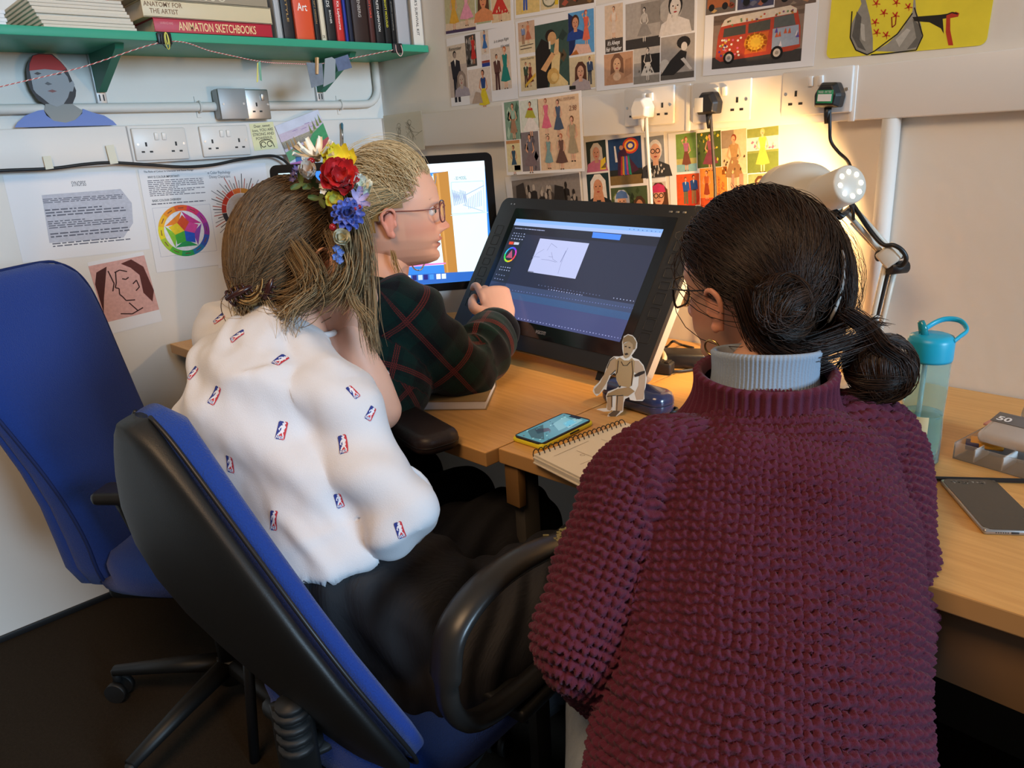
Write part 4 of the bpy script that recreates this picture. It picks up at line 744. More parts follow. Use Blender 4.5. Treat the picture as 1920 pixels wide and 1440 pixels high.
for x, c in ((766, 'e8f2f8'), (777, '20206a'), (788, 'b8cfe8'), (798, '1e1e78'), (809, '3a8ae0'), (822, 'e6ecf0'), (832, 'd0e0ec')):
    p.px([(x-4, 517-(x-766)*.055), (x+4, 516.5-(x-766)*.055), (x+4.5, 526-(x-766)*.055), (x-3.5, 526.5-(x-766)*.055)], c)
p.px([(512, 318), (560, 312), (560, 345), (515, 350)], 'c8eafa').up(); p.build('screen', o, screen_m)
q = onY(863, 334, 0); n_ = Ts.to_3x3() @ V((0, 0, 1)); d_ = ray(863, 334); q = CAM+d_*((Ts.translation-CAM).dot(n_)/d_.dot(n_))
text('screen_lettering', '- 3D MODEL', TF(q, R_, U_), .034, .0085, mat('screen_ink', (.03, .06, .12), .4), o, depth=.0015)

# ------------------------------------------------------------------ pen display
cc = V((1.099, -.289, .934)); R_ = V((1, -.025, -.014)).normalized(); F_ = V((.012, .832, -.554)).normalized(); U_ = R_.cross(F_).normalized(); F_ = U_.cross(R_).normalized()
cw, chh = .65, .40
o = thing('pen_display', 'large tilted black pen display drawing tablet on the desk', 'pen display', (1.10, -.26, DESK))
Tc = TF(cc, R_, U_)
matte = mat('matte_black', (.016, .016, .017), .55, bump=.05, bscale=900); shell = mat('warm_grey_shell', (.48, .43, .35), .45)
MB().prism(rrect(cw, chh, .022, 6), .012, Tc @ Matrix.Translation((0, 0, -.012))).build('front_bezel', matte, o, True)
b = MB(); A = rrect(cw-.002, chh-.002, .022, 6); B = rrect(cw-.06, chh-.06, .02, 6); n = len(A)
vs = [Tc @ V((x, y, -.012)) for x, y in A]+[Tc @ V((x, y, -.034)) for x, y in A]+[Tc @ V((x, y, -.05)) for x, y in B]
b.add(vs, [(r*n+k, r*n+(k+1) % n, (r+1)*n+(k+1) % n, (r+1)*n+k) for r in (0, 1) for k in range(n)]+[tuple(range(2*n, 3*n)), tuple(range(n))[::-1]]); b.build('rear_shell', shell, o, True)
MB().prism(rrect(.522, .332, .004, 3, 0, .004), .0012, Tc).build('glass_panel', glass_m, o, True)
# screen picture (from the photo's own layout)
sw, sh = .476, .268; Tsc = TF(V((1.095, -.283, .938)), R_, U_); Tsc.translation = Tc @ V((-.003, .006, .0014)); Tsc = Tsc @ Matrix.Translation((-sw/2, -sh/2, 0))
p = PxPrint(Tsc, sw, sh)
def K(*q): return [(820+x/3.692, 340+y/3.692) for x, y in q]
p.rect(0, 0, 1, 1, '20263c').up(); p.rect(0, .965, 1, 1, '7aa2e0').rect(0, .93, 1, .965, '95abd8').rect(0, .845, 1, .93, '171c2c').rect(0, .27, .125, .845, '1d2434').rect(0, 0, 1, .33, '33405f').rect(0, 0, 1, .19, '42456e').rect(0, .19, 1, .255, '37557e').up()
p.px(K((712, 395), (1052, 430), (955, 675), (625, 626)), 'a9b0d6').px(K((1078, 352), (1275, 370), (1262, 408), (1070, 390)), '3f7ae8').px(K((620, 618), (668, 624), (664, 634), (618, 628)), '14161e').up()
for q in (((640, 560), (690, 500), (740, 470)), ((760, 480), (790, 430), (830, 460)), ((790, 490), (800, 540), (830, 560)), ((905, 460), (880, 510), (850, 590), (835, 640)), ((720, 540), (770, 545), (820, 560)), ((660, 520), (710, 525)), ((770, 520), (800, 525))): p.pl(K(*q), .0016, '6a7098')
p.pl(K((893, 480), (852, 560)), .003, '5a6090')
wc = [p.loc(*q) for q in K((505, 507))][0]; cols = ['d83a4a', 'c83ab0', '5a3ad8', '2a6ae0', '2ab0c8', '2ac85a', '8ac82a', 'd8a02a']
for k in range(16):
    a0, a1 = 2*math.pi*k/16, 2*math.pi*(k+1)/16; ra = sw/sh
    p.poly([(wc[0]+r_*math.cos(t), wc[1]+r_*ra*math.sin(t)) for r_, t in ((.036, a0), (.036, a1), (.046, a1), (.046, a0))], cols[(k//2+1) % 8])
p.poly([(wc[0], wc[1]+.05), (wc[0]+.026, wc[1]-.035), (wc[0]-.026, wc[1]-.035)], 'a04a6a').px(K((500, 417), (530, 418), (524, 438), (494, 436)), 'c8402e').px(K((534, 420), (568, 424), (562, 440), (528, 438)), 'b8bccc').up()
r = random.Random(3)
for row, (x0, y0, x1, y1, n, c) in enumerate(((540, 320, 740, 338, 22, '8a94b8'), (530, 355, 600, 362, 5, '8a94b8'), (520, 372, 596, 380, 5, '8a94b8'), (514, 392, 584, 400, 5, '9aa4c8'), (440, 588, 500, 596, 5, '9aa4c8'), (430, 606, 494, 616, 5, '9aa4c8'), (408, 640, 460, 650, 4, '6a7498'), (396, 668, 450, 678, 4, '6a7498'), (770, 745, 1000, 785, 14, '8a94c0'), (480, 745, 1370, 880, 46, '56649a'), (700, 715, 1120, 788, 20, '525c80'), (1220, 805, 1380, 830, 8, '9aa4c8'), (560, 945, 1270, 1085, 34, '8a90c0'), (1330, 328, 1570, 350, 9, '3a5aa0'))):
    for k in range(n):
        t = k/max(n-1, 1); x, y = x0+(x1-x0)*t, y0+(y1-y0)*t; w_ = r.uniform(4, 9); p.px(K((x, y), (x+w_, y+1), (x+w_-2, y+7), (x-2, y+6)), c)
p.px(K((330, 790), (345, 792), (332, 850), (318, 848)), '8a5ae0').px(K((300, 840), (335, 845), (322, 915), (292, 905)), '9a9cd8').up(); p.build('screen', o, screen_m)
text('brand_lettering', 'wacom', TF(Tc @ V((-.0, -.146, .0016)), R_, U_), .034, .009, mat('grey_logo', (.22, .22, .23), .4), o, bold=.01)
line_m = mat('button_groove', (.004, .004, .004), .7)
for sx in (-1, 1):
    for k, (yc, hh) in enumerate(((.105, .026), (.075, .026), (.042, .022), (.012, .018), (-.018, .026), (-.050, .022), (-.078, .026), (-.108, .022))):
        P = rrect(.026, hh, .003, 3, sx*.292, yc+.0); m_ = MB().tube([Tc @ V((x, y, .0002)) for x, y in P], .0006, 4, closed=True); m_.build('button', line_m, o, True)
for k in range(2): MB().cyl(Tc @ V((-.285+.012*k, .182, 0)), Tc @ V((-.285+.012*k, .182, .0008)), .0022, n=10).build('indicator', mat('indicator_lens', (.25, .28, .32), .3), o, True)
for k in range(3): MB().box(Tc @ V((.235+.018*k, .183, .0005)), (.009, .004, .001), TF((0, 0, 0), R_, U_).to_3x3(), bev=.0004).build('touch_key', mat('touch_key', (.2, .2, .2), .3), o, True)
for x in (.90, 1.298):       # folding stand: two black side plates meeting the desk
    yb, zb_ = -.33, .90
    P = [(-.405, .7355), (-.425, .742), (-.41, .77), (-.372, .80), (-.315, .845), (-.25, .92), (-.20, .94), (-.16, .90), (-.19, .84), (-.23, .78), (-.20, .7355)]
    vs = [V((x+s, y+.02, z)) for s in (-.007, .007) for y, z in P]; n = len(P)
    MB().add(vs, [tuple(range(n))[::-1], tuple(range(n, 2*n))]+[(k, (k+1) % n, n+(k+1) % n, n+k) for k in range(n)]).build('stand_leg', black_m, o, True)
MB().box((1.1, -.19, .7385), (.42, .05, .006), bev=.001).build('stand_bar', black_m, o, True)

# ------------------------------------------------------------------ things on the desks
def flat_T(p0, p1, z):       # x along p0->p1 on a horizontal plane
    return TF(V((p0.x, p0.y, z)), V((p1.x-p0.x, p1.y-p0.y, 0)), V((-(p1.y-p0.y), p1.x-p0.x, 0)))
# loose sheet under the pen display's left end, pale wooden tray by the monitor foot
T = flat_T(V((.72, -.60, 0)), V((.93, -.56, 0)), DESK); o = thing('paper_sheet', 'white sheet lying under the left end of the pen display', 'paper', T.translation, T.to_3x3())
MB().box((.10, .10, .0005), (.21, .297, .001)).build('paper', paper_m, o)
T = flat_T(V((.66, -.64, 0)), V((.80, -.54, 0)), DESK); o = thing('wooden_tray', 'low wooden tray below the bright monitor', 'tray', T.translation, T.to_3x3())
MB().box((.08, .04, .004), (.16, .08, .008), bev=.001).build('tray_base', beech, o)
for c, d in (((.08, .002, .012), (.16, .005, .024)), ((.08, .078, .012), (.16, .005, .024)), ((.002, .04, .012), (.005, .072, .024)), ((.158, .04, .012), (.005, .072, .024)), ((.08, .04, .011), (.004, .072, .018))): MB().box(c, d, bev=.001).build('tray_side', edge_m, o)
# book under the elbow
a_, b_ = V((1.055, -.812, 0)), V((1.228, -.670, 0)); T = flat_T(a_, b_, DESK); L_ = (b_-a_).length
o = thing('sketchbook', 'closed sketchbook with a tan cover under the elbow in checked shirt', 'book', T.translation, T.to_3x3())
tan_m = mat('tan_cover', (.30, .20, .09), .7, var=.2, vscale=40)
MB().box((L_/2, .075, .001), (L_, .15, .002)).box((L_/2, .075, .019), (L_, .15, .002)).box((L_/2, .149, .01), (L_, .002, .018)).build('cover', tan_m, o)
MB().box((L_/2, .074, .01), (L_-.006, .146, .0158)).build('pages', mat('book_pages', (.72, .72, .76), .7, bump=.3, bscale=300, stretch=(1, 1, 40)), o)
# dark pad over the desk edge
o = thing('wrist_rest', 'dark brown padded wrist rest lying over the desk edge', 'wrist rest', (1.21, -.83, DESK))
a_ = [onZ(x, y, .755) for x, y in ((715, 762), (832, 815))]; dr = (a_[1]-a_[0]).normalized(); dr.z = 0
pm = mat('dark_leather', (.022, .014, .013), .42, bump=.2, bscale=150)
Tp_ = frame(V((1, -.17, 0)), (0, 0, 1)).to_4x4(); Tp_.translation = V((1.214, -.846, DESK)); MB().pillow(.245, .088, .0005, .036, .030, .010, .017, T=Tp_).build('pad', pm, o, True)
MB().pillow(.2462, .0892, .0145, .0160, .0305, 0, 0, T=Tp_).build('seam', black_m, o, True)
# phone in the yellow case
a_, b_ = V((1.462, -.75, 0)), V((1.455, -.607, 0)); T = flat_T(a_, b_, DESK+.0001); o = thing('mobile_phone', 'phone in a yellow and black case beside the spiral notebook', 'phone', T.translation, T.to_3x3())
PL, PW = .146, .071
MB().box((PL/2, PW/2, .0055), (PL, PW, .011), bev=.0045, seg=3).build('yellow_case', yellow_m, o)
MB().prism(rrect(PL-.002, PW-.002, .011, 5, PL/2, PW/2), .0022, Matrix.Translation((0, 0, .0098))).build('black_rim', black_m, o)
p = Print(T @ Matrix.Translation((.006, .0045, .0122)), PL-.012, PW-.009); p.rect(0, 0, 1, 1, '4f8796').up(); p.poly([(.1, .1), (.3, .5), (.5, .9), (.2, .95), (.05, .5)], '3a5a62').poly([(.45, .2), (.6, .7), (.9, .8), (.85, .2)], '6fa6b4').poly([(.6, .1), (.95, .15), (.95, .45), (.7, .5)], '7fb0bc').poly([(.2, .55), (.4, .4), (.45, .6), (.3, .85)], '4a4a55').up()
r = random.Random(5)
for k in range(26): x, y = r.random()*.95, r.random()*.95; p.poly([(x, y), (x+.05, y+.02), (x+.03, y+.07)], r.choice(['3a6a78', '8ac0c8', '5a4a5a', '48788a']))
p.up().rect(.94, .3, 1, .7, '0a0a0c').up(); p.build('screen', o, mat('phone_screen', (.02, .02, .02), .12, attr='Col', estr=.55))
MB().box((PL*.62, -.0002, .006), (.026, .0022, .003), bev=.0008).build('side_button', black_m, o)
# spiral notebook
a_, b_, c_ = onZ(996, 850, .752), onZ(1163, 792, .752), onZ(1100, 906, .752)
T = flat_T(V((a_.x, a_.y, 0)), V((b_.x, b_.y, 0)), DESK); NL = (b_-a_).length*1.03; NW = .155
o = thing('spiral_notebook', 'open spiral-bound notebook at the elbow of the burgundy jumper', 'notebook', T.translation, T.to_3x3())
for k in range(7): MB().box((NL/2+.0006*((k*3) % 4), -NW/2-.004-.0008*((k*5) % 4), .0012+.0024*k), (NL, NW, .0019), rotz(.004*((k*2) % 3-1))).build('page_bundle', mat('cream_page', (.74, .68, .56), .75), o)
MB().box((NL*.35, -NW-.001, .0095), (NL*.5, .006, .0016)).build('loose_page', mat('dark_page', (.08, .06, .05), .7), o)
p = Print(T @ Matrix.Translation((0, -NW-.004, .0168)), NL, NW)
for q in ([(.1, .8), (.5, .86)], [(.3, .75), (.32, .2)], [(.6, .8), (.62, .3)], [(.15, .45), (.9, .5)], [(.1, .15), (.6, .2)], [(.75, .7), (.95, .72)], [(.45, .6), (.46, .35)], [(.7, .2), (.72, .1)]): p.line(q, .004, '8a7c68')
for x, y in ((.28, .62), (.55, .3), (.8, .4), (.4, .1)): p.line(circ(x, y, .02, 8, .025), .003, '6a5c4c')
p.build('pencil_notes', o)
for k in range(19):
    x = NL*(k+.6)/19.3; MB().tube([(x+.001*math.sin(t), -.006+.0095*math.cos(t), .0125+.0115*math.sin(t)) for t in np.linspace(0, 2*math.pi, 14)[:-1]], .0009, 5, closed=True).build('wire_ring', dark_m, o)
# glasses case, paper figure, ring
a_, b_ = V((1.377, -.487, 0)), V((1.533, -.500, 0)); T = flat_T(a_, b_, DESK); o = thing('glasses_case', 'shiny dark blue glasses case under the paper figure', 'case', T.translation, T.to_3x3())
nav = mat('navy_lacquer', (.022, .03, .085), .22, coat=.5)
MB().pillow(.160, .064, .0, .0218, .026, .014, .0012, .078, .022).build('case_base', nav, o); MB().pillow(.160, .064, .0228, .046, .026, .0012, .017, .078, .022).build('case_lid', nav, o)
MB().pillow(.1575, .0615, .0216, .0230, .025, 0, 0, .078, .022).build('case_seam', dark_m, o)
n_ = V((CF.x, CF.y, 0)).normalized(); rt = V((-n_.y, n_.x, 0)); rt = n_.cross(V((0, 0, 1)))
fp = V((1.463, -.536, DESK)); Tf = TF(fp, V((.78, .62, 0)), (0, 0, 1))
o = thing('paper_figure', 'small cut-out paper drawing of a sitting person in front of the blue case', 'cutout', Tf.translation, Tf.to_3x3())
def FG(pts):
    out = []
    for x, y in pts:
        d = ray(1100+x/5.538, 560+y/5.538); n2 = Tf.to_3x3() @ V((0, 0, 1)); q = Tf.inverted() @ (CAM+d*((fp-CAM).dot(n2)/d.dot(n2))); out.append((q.x, max(q.y, .0005)))
    return out
def fg(name, pts, col, k, th=.0005): return MB().prism(FG(pts), th, Matrix.Translation((0, 0, k*.0006))).build(name, mat('fig_'+col, col, .6), o)
body = [(430, 368), (475, 380), (505, 410), (526, 460), (522, 510), (490, 560), (466, 590), (480, 612), (540, 632), (590, 690), (612, 760), (624, 830), (612, 920), (598, 960), (600, 1040), (580, 1062), (500, 1060), (450, 1050), (440, 1020), (400, 1040), (385, 1080), (378, 1170), (310, 1225), (262, 1245), (215, 1228), (225, 1195), (270, 1168), (262, 1155), (245, 1168), (180, 1172), (100, 1150), (140, 1140), (205, 1135), (210, 1080), (200, 1010), (220, 965), (310, 930), (340, 905), (310, 850), (300, 780), (285, 770), (250, 800), (215, 870), (205, 945), (180, 940), (140, 985), (105, 1012), (80, 990), (62, 960), (75, 915), (125, 870), (180, 790), (205, 710), (240, 630), (280, 598), (340, 600), (382, 590), (370, 520), (368, 450), (385, 390)]
fg('paper_backing', body, 'd8d2c6', 0)
fl = '9c7d5c'
fg('face', [(385, 470), (385, 600), (405, 620), (440, 605), (480, 540), (490, 480), (440, 440)], 'a9906e', 1); fg('hair', [(378, 470), (380, 410), (430, 376), (480, 392), (516, 450), (505, 520), (480, 530), (480, 470), (440, 440), (400, 450)], '8c7452', 1.3)
fg('shirt', [(300, 640), (345, 608), (390, 640), (440, 640), (470, 615), (500, 650), (490, 780), (470, 900), (440, 920), (340, 900), (305, 820)], 'a88a60', 1.3)
fg('arm', [(215, 720), (250, 640), (300, 612), (325, 660), (300, 740), (240, 790), (200, 880), (130, 985), (90, 985), (80, 940), (140, 875)], 'ac8f6c', 1); fg('arm', [(490, 640), (540, 645), (585, 700), (612, 790), (605, 900), (590, 1045), (520, 1050), (500, 980), (540, 900), (545, 800), (495, 760)], 'b39a80', 1)
fg('shorts', [(220, 985), (320, 935), (440, 915), (500, 960), (430, 1010), (340, 1010), (300, 1000), (215, 1020)], '9e8058', 1.6); fg('leg', [(212, 1010), (270, 1010), (265, 1120), (245, 1160), (215, 1150)], 'a88a68', 1); fg('leg', [(310, 1005), (385, 1010), (372, 1160), (310, 1170)], 'a88a68', 1)
fg('shoe', [(225, 1205), (280, 1160), (350, 1165), (300, 1220), (250, 1238)], '5a4a38', 1.4)
for q in ([(392, 570), (420, 560), (435, 575), (405, 585)], [(395, 490), (415, 488), (415, 500), (396, 500)], [(435, 500), (455, 500), (455, 512), (436, 510)], [(495, 790), (545, 760), (605, 745), (605, 770), (545, 800), (500, 812)], [(330, 905), (358, 900), (350, 920), (335, 922)]): fg('ink_mark', q, '2c211c', 2.2, .0003)
for q in ([(360, 650), (380, 690), (420, 690), (455, 650)], [(330, 640), (318, 760), (300, 790)], [(470, 640), (480, 760), (465, 900)], [(210, 720), (240, 640), (290, 606)], [(300, 740), (250, 790)], [(210, 1010), (300, 1000)], [(310, 1005), (380, 1000)], [(260, 1010), (262, 1120)], [(320, 1010), (310, 1160)]):
    P = FG(q); MB().tube([(x, y, .0019) for x, y in P], .0006, 4).build('ink_line', mat('fig_2c211c', '2c211c', .6), o)
o = MB().tube([onZ(1258, 768, DESK+.004)+V((.012*math.cos(t), .012*math.sin(t), 0)) for t in np.linspace(0, 2*math.pi, 22)[:-1]], .0035, 8, closed=True).build('black_ring', black_m); tag(o, 'small black ring lying beside the blue glasses case', 'ring')
# adapters behind the display's right edge
c = onZ(1268, 668, DESK+.02); o = thing('power_adapter', 'black power brick behind the right edge of the pen display', 'adapter', V((c.x, c.y, DESK)))
MB().box(V((c.x+.01, c.y, DESK+.018)), (.12, .06, .034), rotz(.5), bev=.006).build('brick', black_m, o, True); MB().box(V((c.x-.0, c.y-.075, DESK+.014)), (.075, .03, .028), rotz(.25), bev=.005).build('plug_block', blackr_m, o, True)
for k in range(4): MB().box(V((c.x-.028+.018*k, c.y-.082+.004*k, DESK+.0285)), (.011, .022, .004), rotz(.25), bev=.001).build('ridge', black_m, o, True)
P0 = onZ(1240, 662, DESK+.03); o = MB().tube(bez([P0+V((-.03, .02, .015)), P0, P0+V((.022, -.02, -.006)), P0+V((.030, -.045, -.022))], 6), [(.011, .007)]*19, 10).build('cable_connector', mat('beige_plug', (.60, .48, .30), .4)); tag(o, 'cream cable connector beside the black power brick', 'connector')
o = MB().tube(bez([onZ(x, y, DESK+.005) for x, y in ((1222, 676), (1232, 690), (1256, 696), (1282, 695), (1310, 690), (1340, 680), (1360, 660))], 6), .0035, 8).build('black_cable', black_m); tag(o, 'black cable looping over the desk behind the pen display', 'cord')
o = MB().tube(bez([onZ(x, y, DESK+.045) if k == 2 else onZ(x, y, DESK+.005) for k, (x, y) in enumerate(((1232, 655), (1250, 650), (1262, 640), (1276, 646), (1300, 652)))], 6), .003, 8).build('black_cable', black_m); tag(o, 'short black lead arching above the power brick', 'cord')
# water bottle
bx, by = 1.951, -.402; o = thing('water_bottle', 'clear water bottle with a bright blue flip lid on the right desk', 'bottle', (bx, by, DESK))
plast = mat('clear_blue_plastic', (.70, .93, .95), .08, trans=.92, ior=1.12, spec=.6); lid_m = mat('cyan_lid', (.01, .36, .55), .35)
prof = [(.001, .0), (.030, .0), (.0335, .004), (.0335, .05), (.032, .08), (.0335, .11), (.0335, .163), (.031, .168)]
prof += [(r-.0016, z if i > 2 else max(z, .0025)) for i, (r, z) in enumerate(prof)][::-1]
MB().lathe([(max(r, .0006), z) for r, z in prof], 36, cap=False).build('bottle_body', plast, o)
MB().lathe([(.0005, .003), (.0315, .004), (.0315, .05), (.0302, .08), (.031, .082), (.0005, .082)], 32).build('water', mat('water_blue', (.40, .78, .92), .02, trans=1, ior=1.25), o)
MB().lathe([(.0005, .0026), (.0312, .003), (.0315, .012), (.0005, .012)], 32).build('tinted_base', mat('cyan_tint', (.02, .55, .68), .2, trans=.6, ior=1.2), o)
MB().lathe([(.0005, .166), (.0345, .166), (.0355, .170), (.0355, .196), (.033, .203), (.024, .206), (.0005, .206)], 36).build('lid', lid_m, o)
rr = V((.69, .72, 0)); MB().tube(bez([V((0, 0, .203))+rr*-.020+V((-.0, 0, 0)), V((0, 0, .213))+rr*.004+V((-.014, .013, 0)), V((0, 0, .222))+rr*.03+V((-.016, .015, 0)), V((0, 0, .221))+rr*.050+V((-.008, .008, 0)), V((0, 0, .211))+rr*.052+V((.006, -.006, 0)), V((0, 0, .204))+rr*.035+V((.014, -.013, 0)), V((0, 0, .198))+rr*.022+V((.018, -.016, 0))], 7), [(.0045, .003)]*43, 8).build('carry_loop', lid_m, o)
MB().tube([V((0, 0, .200))+rr*-.012, V((0, 0, .214))+rr*-.016, V((0, 0, .226))+rr*-.021], [(.0075, .006)]*2+[(.0055, .0045)], 10).build('spout', mat('teal_spout', (.02, .30, .34), .15, trans=.3), o)
MB().cyl((-.006, -.004, .02), (-.004, -.003, .17), .0042, n=10).build('straw', mat('straw', (.75, .85, .85), .2, trans=.5), o)
MB().tube([(.0338*math.cos(t), .0338*math.sin(t), .07) for t in np.linspace(-1.2, -.2, 10)], [(.0003, .0125)]*10, 6, up=(0, 0, 1)).build('label', mat('label_cream', (.70, .60, .34), .5), o) if False else MB().add([(.0338*math.cos(t), .0338*math.sin(t), z) for z in (.056, .083) for t in np.linspace(-1.75, -.95, 9)], [(k, k+1, k+10, k+9) for k in range(8)], 0, True).build('label', mat('label_cream', (.70, .60, .34), .5), o)
for ch in o.children:
    for v_ in ch.data.vertices: v_.co.x *= .9; v_.co.y *= .9
# craft tray
fl_, fr_ = V((1.990, -.362, 0)), V((2.20, -.395, 0)); T = flat_T(fl_, fr_, DESK); o = thing('craft_tray', 'clear plastic compartment tray full of craft supplies', 'tray', T.translation, T.to_3x3())
cl = mat('clear_plastic', (.88, .86, .84), .12, trans=.85, ior=1.1); TL = .215
MB().box((TL/2, .075, .001), (TL, .15, .002)).build('tray_floor', cl, o)
for c, d in (((TL/2, .001, .014), (TL, .002, .027)), ((TL/2, .149, .014), (TL, .002, .027)), ((.001, .075, .014), (.002, .148, .027)), ((TL-.001, .075, .014), (.002, .148, .027)), ((TL/2, .05, .0125), (TL-.005, .0015, .021))): MB().box(c, d).build('tray_wall', cl, o)
for k in range(5): MB().box((.03+.04*k, .0255, .0125), (.0015, .047, .021)).build('divider', mat('divider_white', (.75, .74, .72), .3), o)
MB().box((.045, .125, .029), (.10, .045, .004), bev=.001).build('pink_lid', mat('pink_plastic', (.62, .30, .27), .4), o)
MB().box((.035, .085, .027), (.055, .03, .012), rotz(.2), bev=.003).build('black_packet', mat('black_foil', (.02, .02, .022), .3, bump=.8, bscale=120), o)
MB().box((.028, .045, .021), (.045, .028, .010), rotz(.4), bev=.002).build('orange_packet', mat('orange_packet', (.62, .27, .02), .4), o)
MB().box((.013, .030, .0185), (.018, .020, .012), rotz(.4), bev=.001).build('purple_packet', mat('purple_packet', (.06, .05, .10), .5), o)
Tb = T @ Matrix.Translation((.066, .055, .044)) @ Matrix.Rotation(.18, 4, 'X'); o = thing('blister_pack', 'clear blister pack with a grey card reading 50, on the craft tray', 'packet', Tb.translation, Tb.to_3x3())
MB().box((0, 0, 0), (.092, .074, .020), bev=.0095, seg=4).build('blister', mat('blister_clear', (.80, .72, .66), .1, trans=.55, ior=1.15, coat=.5), o)
MB().box((.0, .021, .0107), (.088, .032, .0012), bev=.0004).build('card', mat('slate_card', (.15, .15, .16), .5), o)
text('lettering', '50', Tb @ Matrix.Translation((-.028, .016, .0118)), .020, .014, paper_m, o, bold=.03); text('lettering', 'PRIMARK', Tb @ Matrix.Translation((-.020, .033, .0118)), .020, .0035, mat('grey_logo'), o)
p = Print(Tb @ Matrix.Translation((.012, .006, .0117)), .03, .028); r = random.Random(8)
for k in range(16): x, y = r.random()*.85, r.random()*.85; p.rect(x, y, x+.16, y+.1, r.choice(['3a6a98', '2f5a88', '5a7a9a']))
p.build('blue_print', o)
Tt = T @ Matrix.Translation((.072, .125, .056)); o = thing('tape_roll', 'roll of clear tape behind the blister pack', 'tape', Tt.translation, Tt.to_3x3())
b = MB(); ax = [(-.022, 0, 0), (.022, 0, 0)]
b.cyl((-.024, 0, 0), (.024, 0, 0), .026, n=28).build('roll', mat('tape_film', (.60, .52, .42), .2, trans=.3), o); MB().cyl((.0242, 0, 0), (.0255, 0, 0), .019, n=24).build('core', mat('tape_core', (.62, .56, .48), .5), o)
# pencil, cracked phone
a_, b_ = onZ(1744, 897, DESK+.004), onZ(1945, 902, DESK+.004); o = thing('pencil', 'thin black pencil behind the cracked phone', 'pencil', a_)
MB().cyl(a_, b_, .0037, n=6, sm=False).build('barrel', black_m, o, True); MB().cyl(a_.lerp(b_, .9), a_.lerp(b_, .93), .0039, n=6, sm=False).build('green_band', mat('olive_band', (.30, .32, .05), .5), o, True)
a_, b_, c_ = V((2.005, -.468, 0)), V((2.066, -.416, 0)), V((2.099, -.593, 0)); T = flat_T(a_, c_, DESK+.0001); PL = .150; PW = .074
o = thing('mobile_phone', 'dark phone with a cracked corner lying at the right edge of the photo', 'phone', T.translation, T.to_3x3())
MB().box((PL/2, PW/2, .0042), (PL, PW, .0082), bev=.0036, seg=3).build('frame', mat('silver_frame', (.42, .41, .40), .3, .7), o)
MB().prism(rrect(PL-.003, PW-.003, .010, 5, PL/2, PW/2), .0008, Matrix.Translation((0, 0, .0079))).build('glass', mat('phone_glass', (.05, .042, .032), .16), o)
p = Print(T @ Matrix.Translation((.003, .003, .0088)), PL-.006, PW-.006); r = random.Random(2)
for k in range(26): x, y = .02+r.random()*.06, r.random()*.75; p.poly([(x, y), (x+.02+.02*r.random(), y+.03), (x+.005, y+.06)], r.choice(['7a756c', '9a958a', '55504a']))
p.build('cracks', o)
MB().box((PL+.0001, PW*.5, .0042), (.0008, .009, .0026), bev=.0003).build('port', dark_m, o)
for k in range(6): MB().cyl((PL-.0003, PW*.2+.0028*k, .0042), (PL+.0003, PW*.2+.0028*k, .0042), .0008, n=8).build('speaker_hole', dark_m, o)

# ------------------------------------------------------------------ desk lamp
cream = mat('cream_enamel', (.62, .57, .48), .35); o = thing('desk_lamp', 'cream jointed desk lamp, switched on, behind the dark-haired woman', 'lamp', (1.79, -.13, DESK))
cap = onY(1595, 345, -.275); ax = V((-.84, .45, -.30)).normalized(); Tl = TF((0, 0, 0), ax.orthogonal(), ax.cross(ax.orthogonal())); Z = Tl.to_3x3() @ V((0, 0, 1))
if Z.dot(ax) < 0: Tl = Tl @ Matrix.Rotation(math.pi, 4, 'X')
Tl.translation = cap
MB().lathe([(.0005, .0), (.030, 0), (.033, .003), (.033, .06), (.036, .075), (.050, .085), (.068, .105), (.080, .135), (.084, .165), (.082, .165), (.066, .108), (.048, .088), (.034, .078), (.0315, .06), (.0315, .004), (.0005, .004)], 40, T=Tl).build('lamp_shade', cream, o, True)
glow = mat('bulb_glow', (1, .9, .7), .5, emit=(1, .88, .62), estr=6)
for k in range(8):
    a = 2*math.pi*k/8; MB().cyl(Tl @ V((.021*math.cos(a), .021*math.sin(a), -.0006)), Tl @ V((.021*math.cos(a), .021*math.sin(a), .001)), .0042, n=14).build('vent_glow_disc', glow, o, True)  # glowing discs on the closed cap stand in for bulb light through vents
MB().ball(Tl @ V((0, 0, .115)), .024, 16).build('bulb', glow, o, True)
ll = bpy.data.lights.new('lamp_light', 'SPOT'); ll.energy = 13; ll.color = (1, .58, .22); ll.shadow_soft_size = .02; ll.spot_size = math.radians(150); ll.spot_blend = .4
lo = bpy.data.objects.new('lamp_light', ll); COL.objects.link(lo); lo.location = Tl @ V((0, 0, .145)); lo.rotation_euler = ax.to_track_quat('-Z', 'Y').to_euler()
neck = onY(1592, 392, -.16); elb = onY(1668, 478, -.14); low = onY(1628, 640, -.12); bot = V((1.752, -.115, DESK+.04))
side = V((.5, .8, .0)).normalized()*.011
for s in (-1, 1): MB().tube([neck+side*s, elb+side*s], .0048, 6).build('upper_arm', cream, o, True); MB().tube([elb+side*s+V((.004, 0, -.012)), bot+side*s], .0058, 6).build('lower_arm', cream, o, True)
MB().tube([cap+ax*.045+V((0, 0, -.03)), cap+ax*.02+V((0, 0, -.05)), neck], .006, 8).build('neck_joint', black_m, o, True)
MB().box(elb, (.034, .03, .05), frame(elb-neck, (0, -1, .2)), bev=.004).build('elbow_plate', cream, o, True)
MB().cyl(elb-side*2.2, elb+side*2.2, .010, n=14).build('elbow_knob', black_m, o, True)
MB().cyl(elb+V((.016, 0, -.022))-side*1.6, elb+V((.016, 0, -.022))+side*1.6, .012, n=14).build('elbow_knob', black_m, o, True)
MB().tube([neck.lerp(elb, .15)+V((-.006, 0, -.012)), neck.lerp(elb, .9)+V((-.004, 0, -.012))], .004, 8).build('spring', steel_m, o, True)
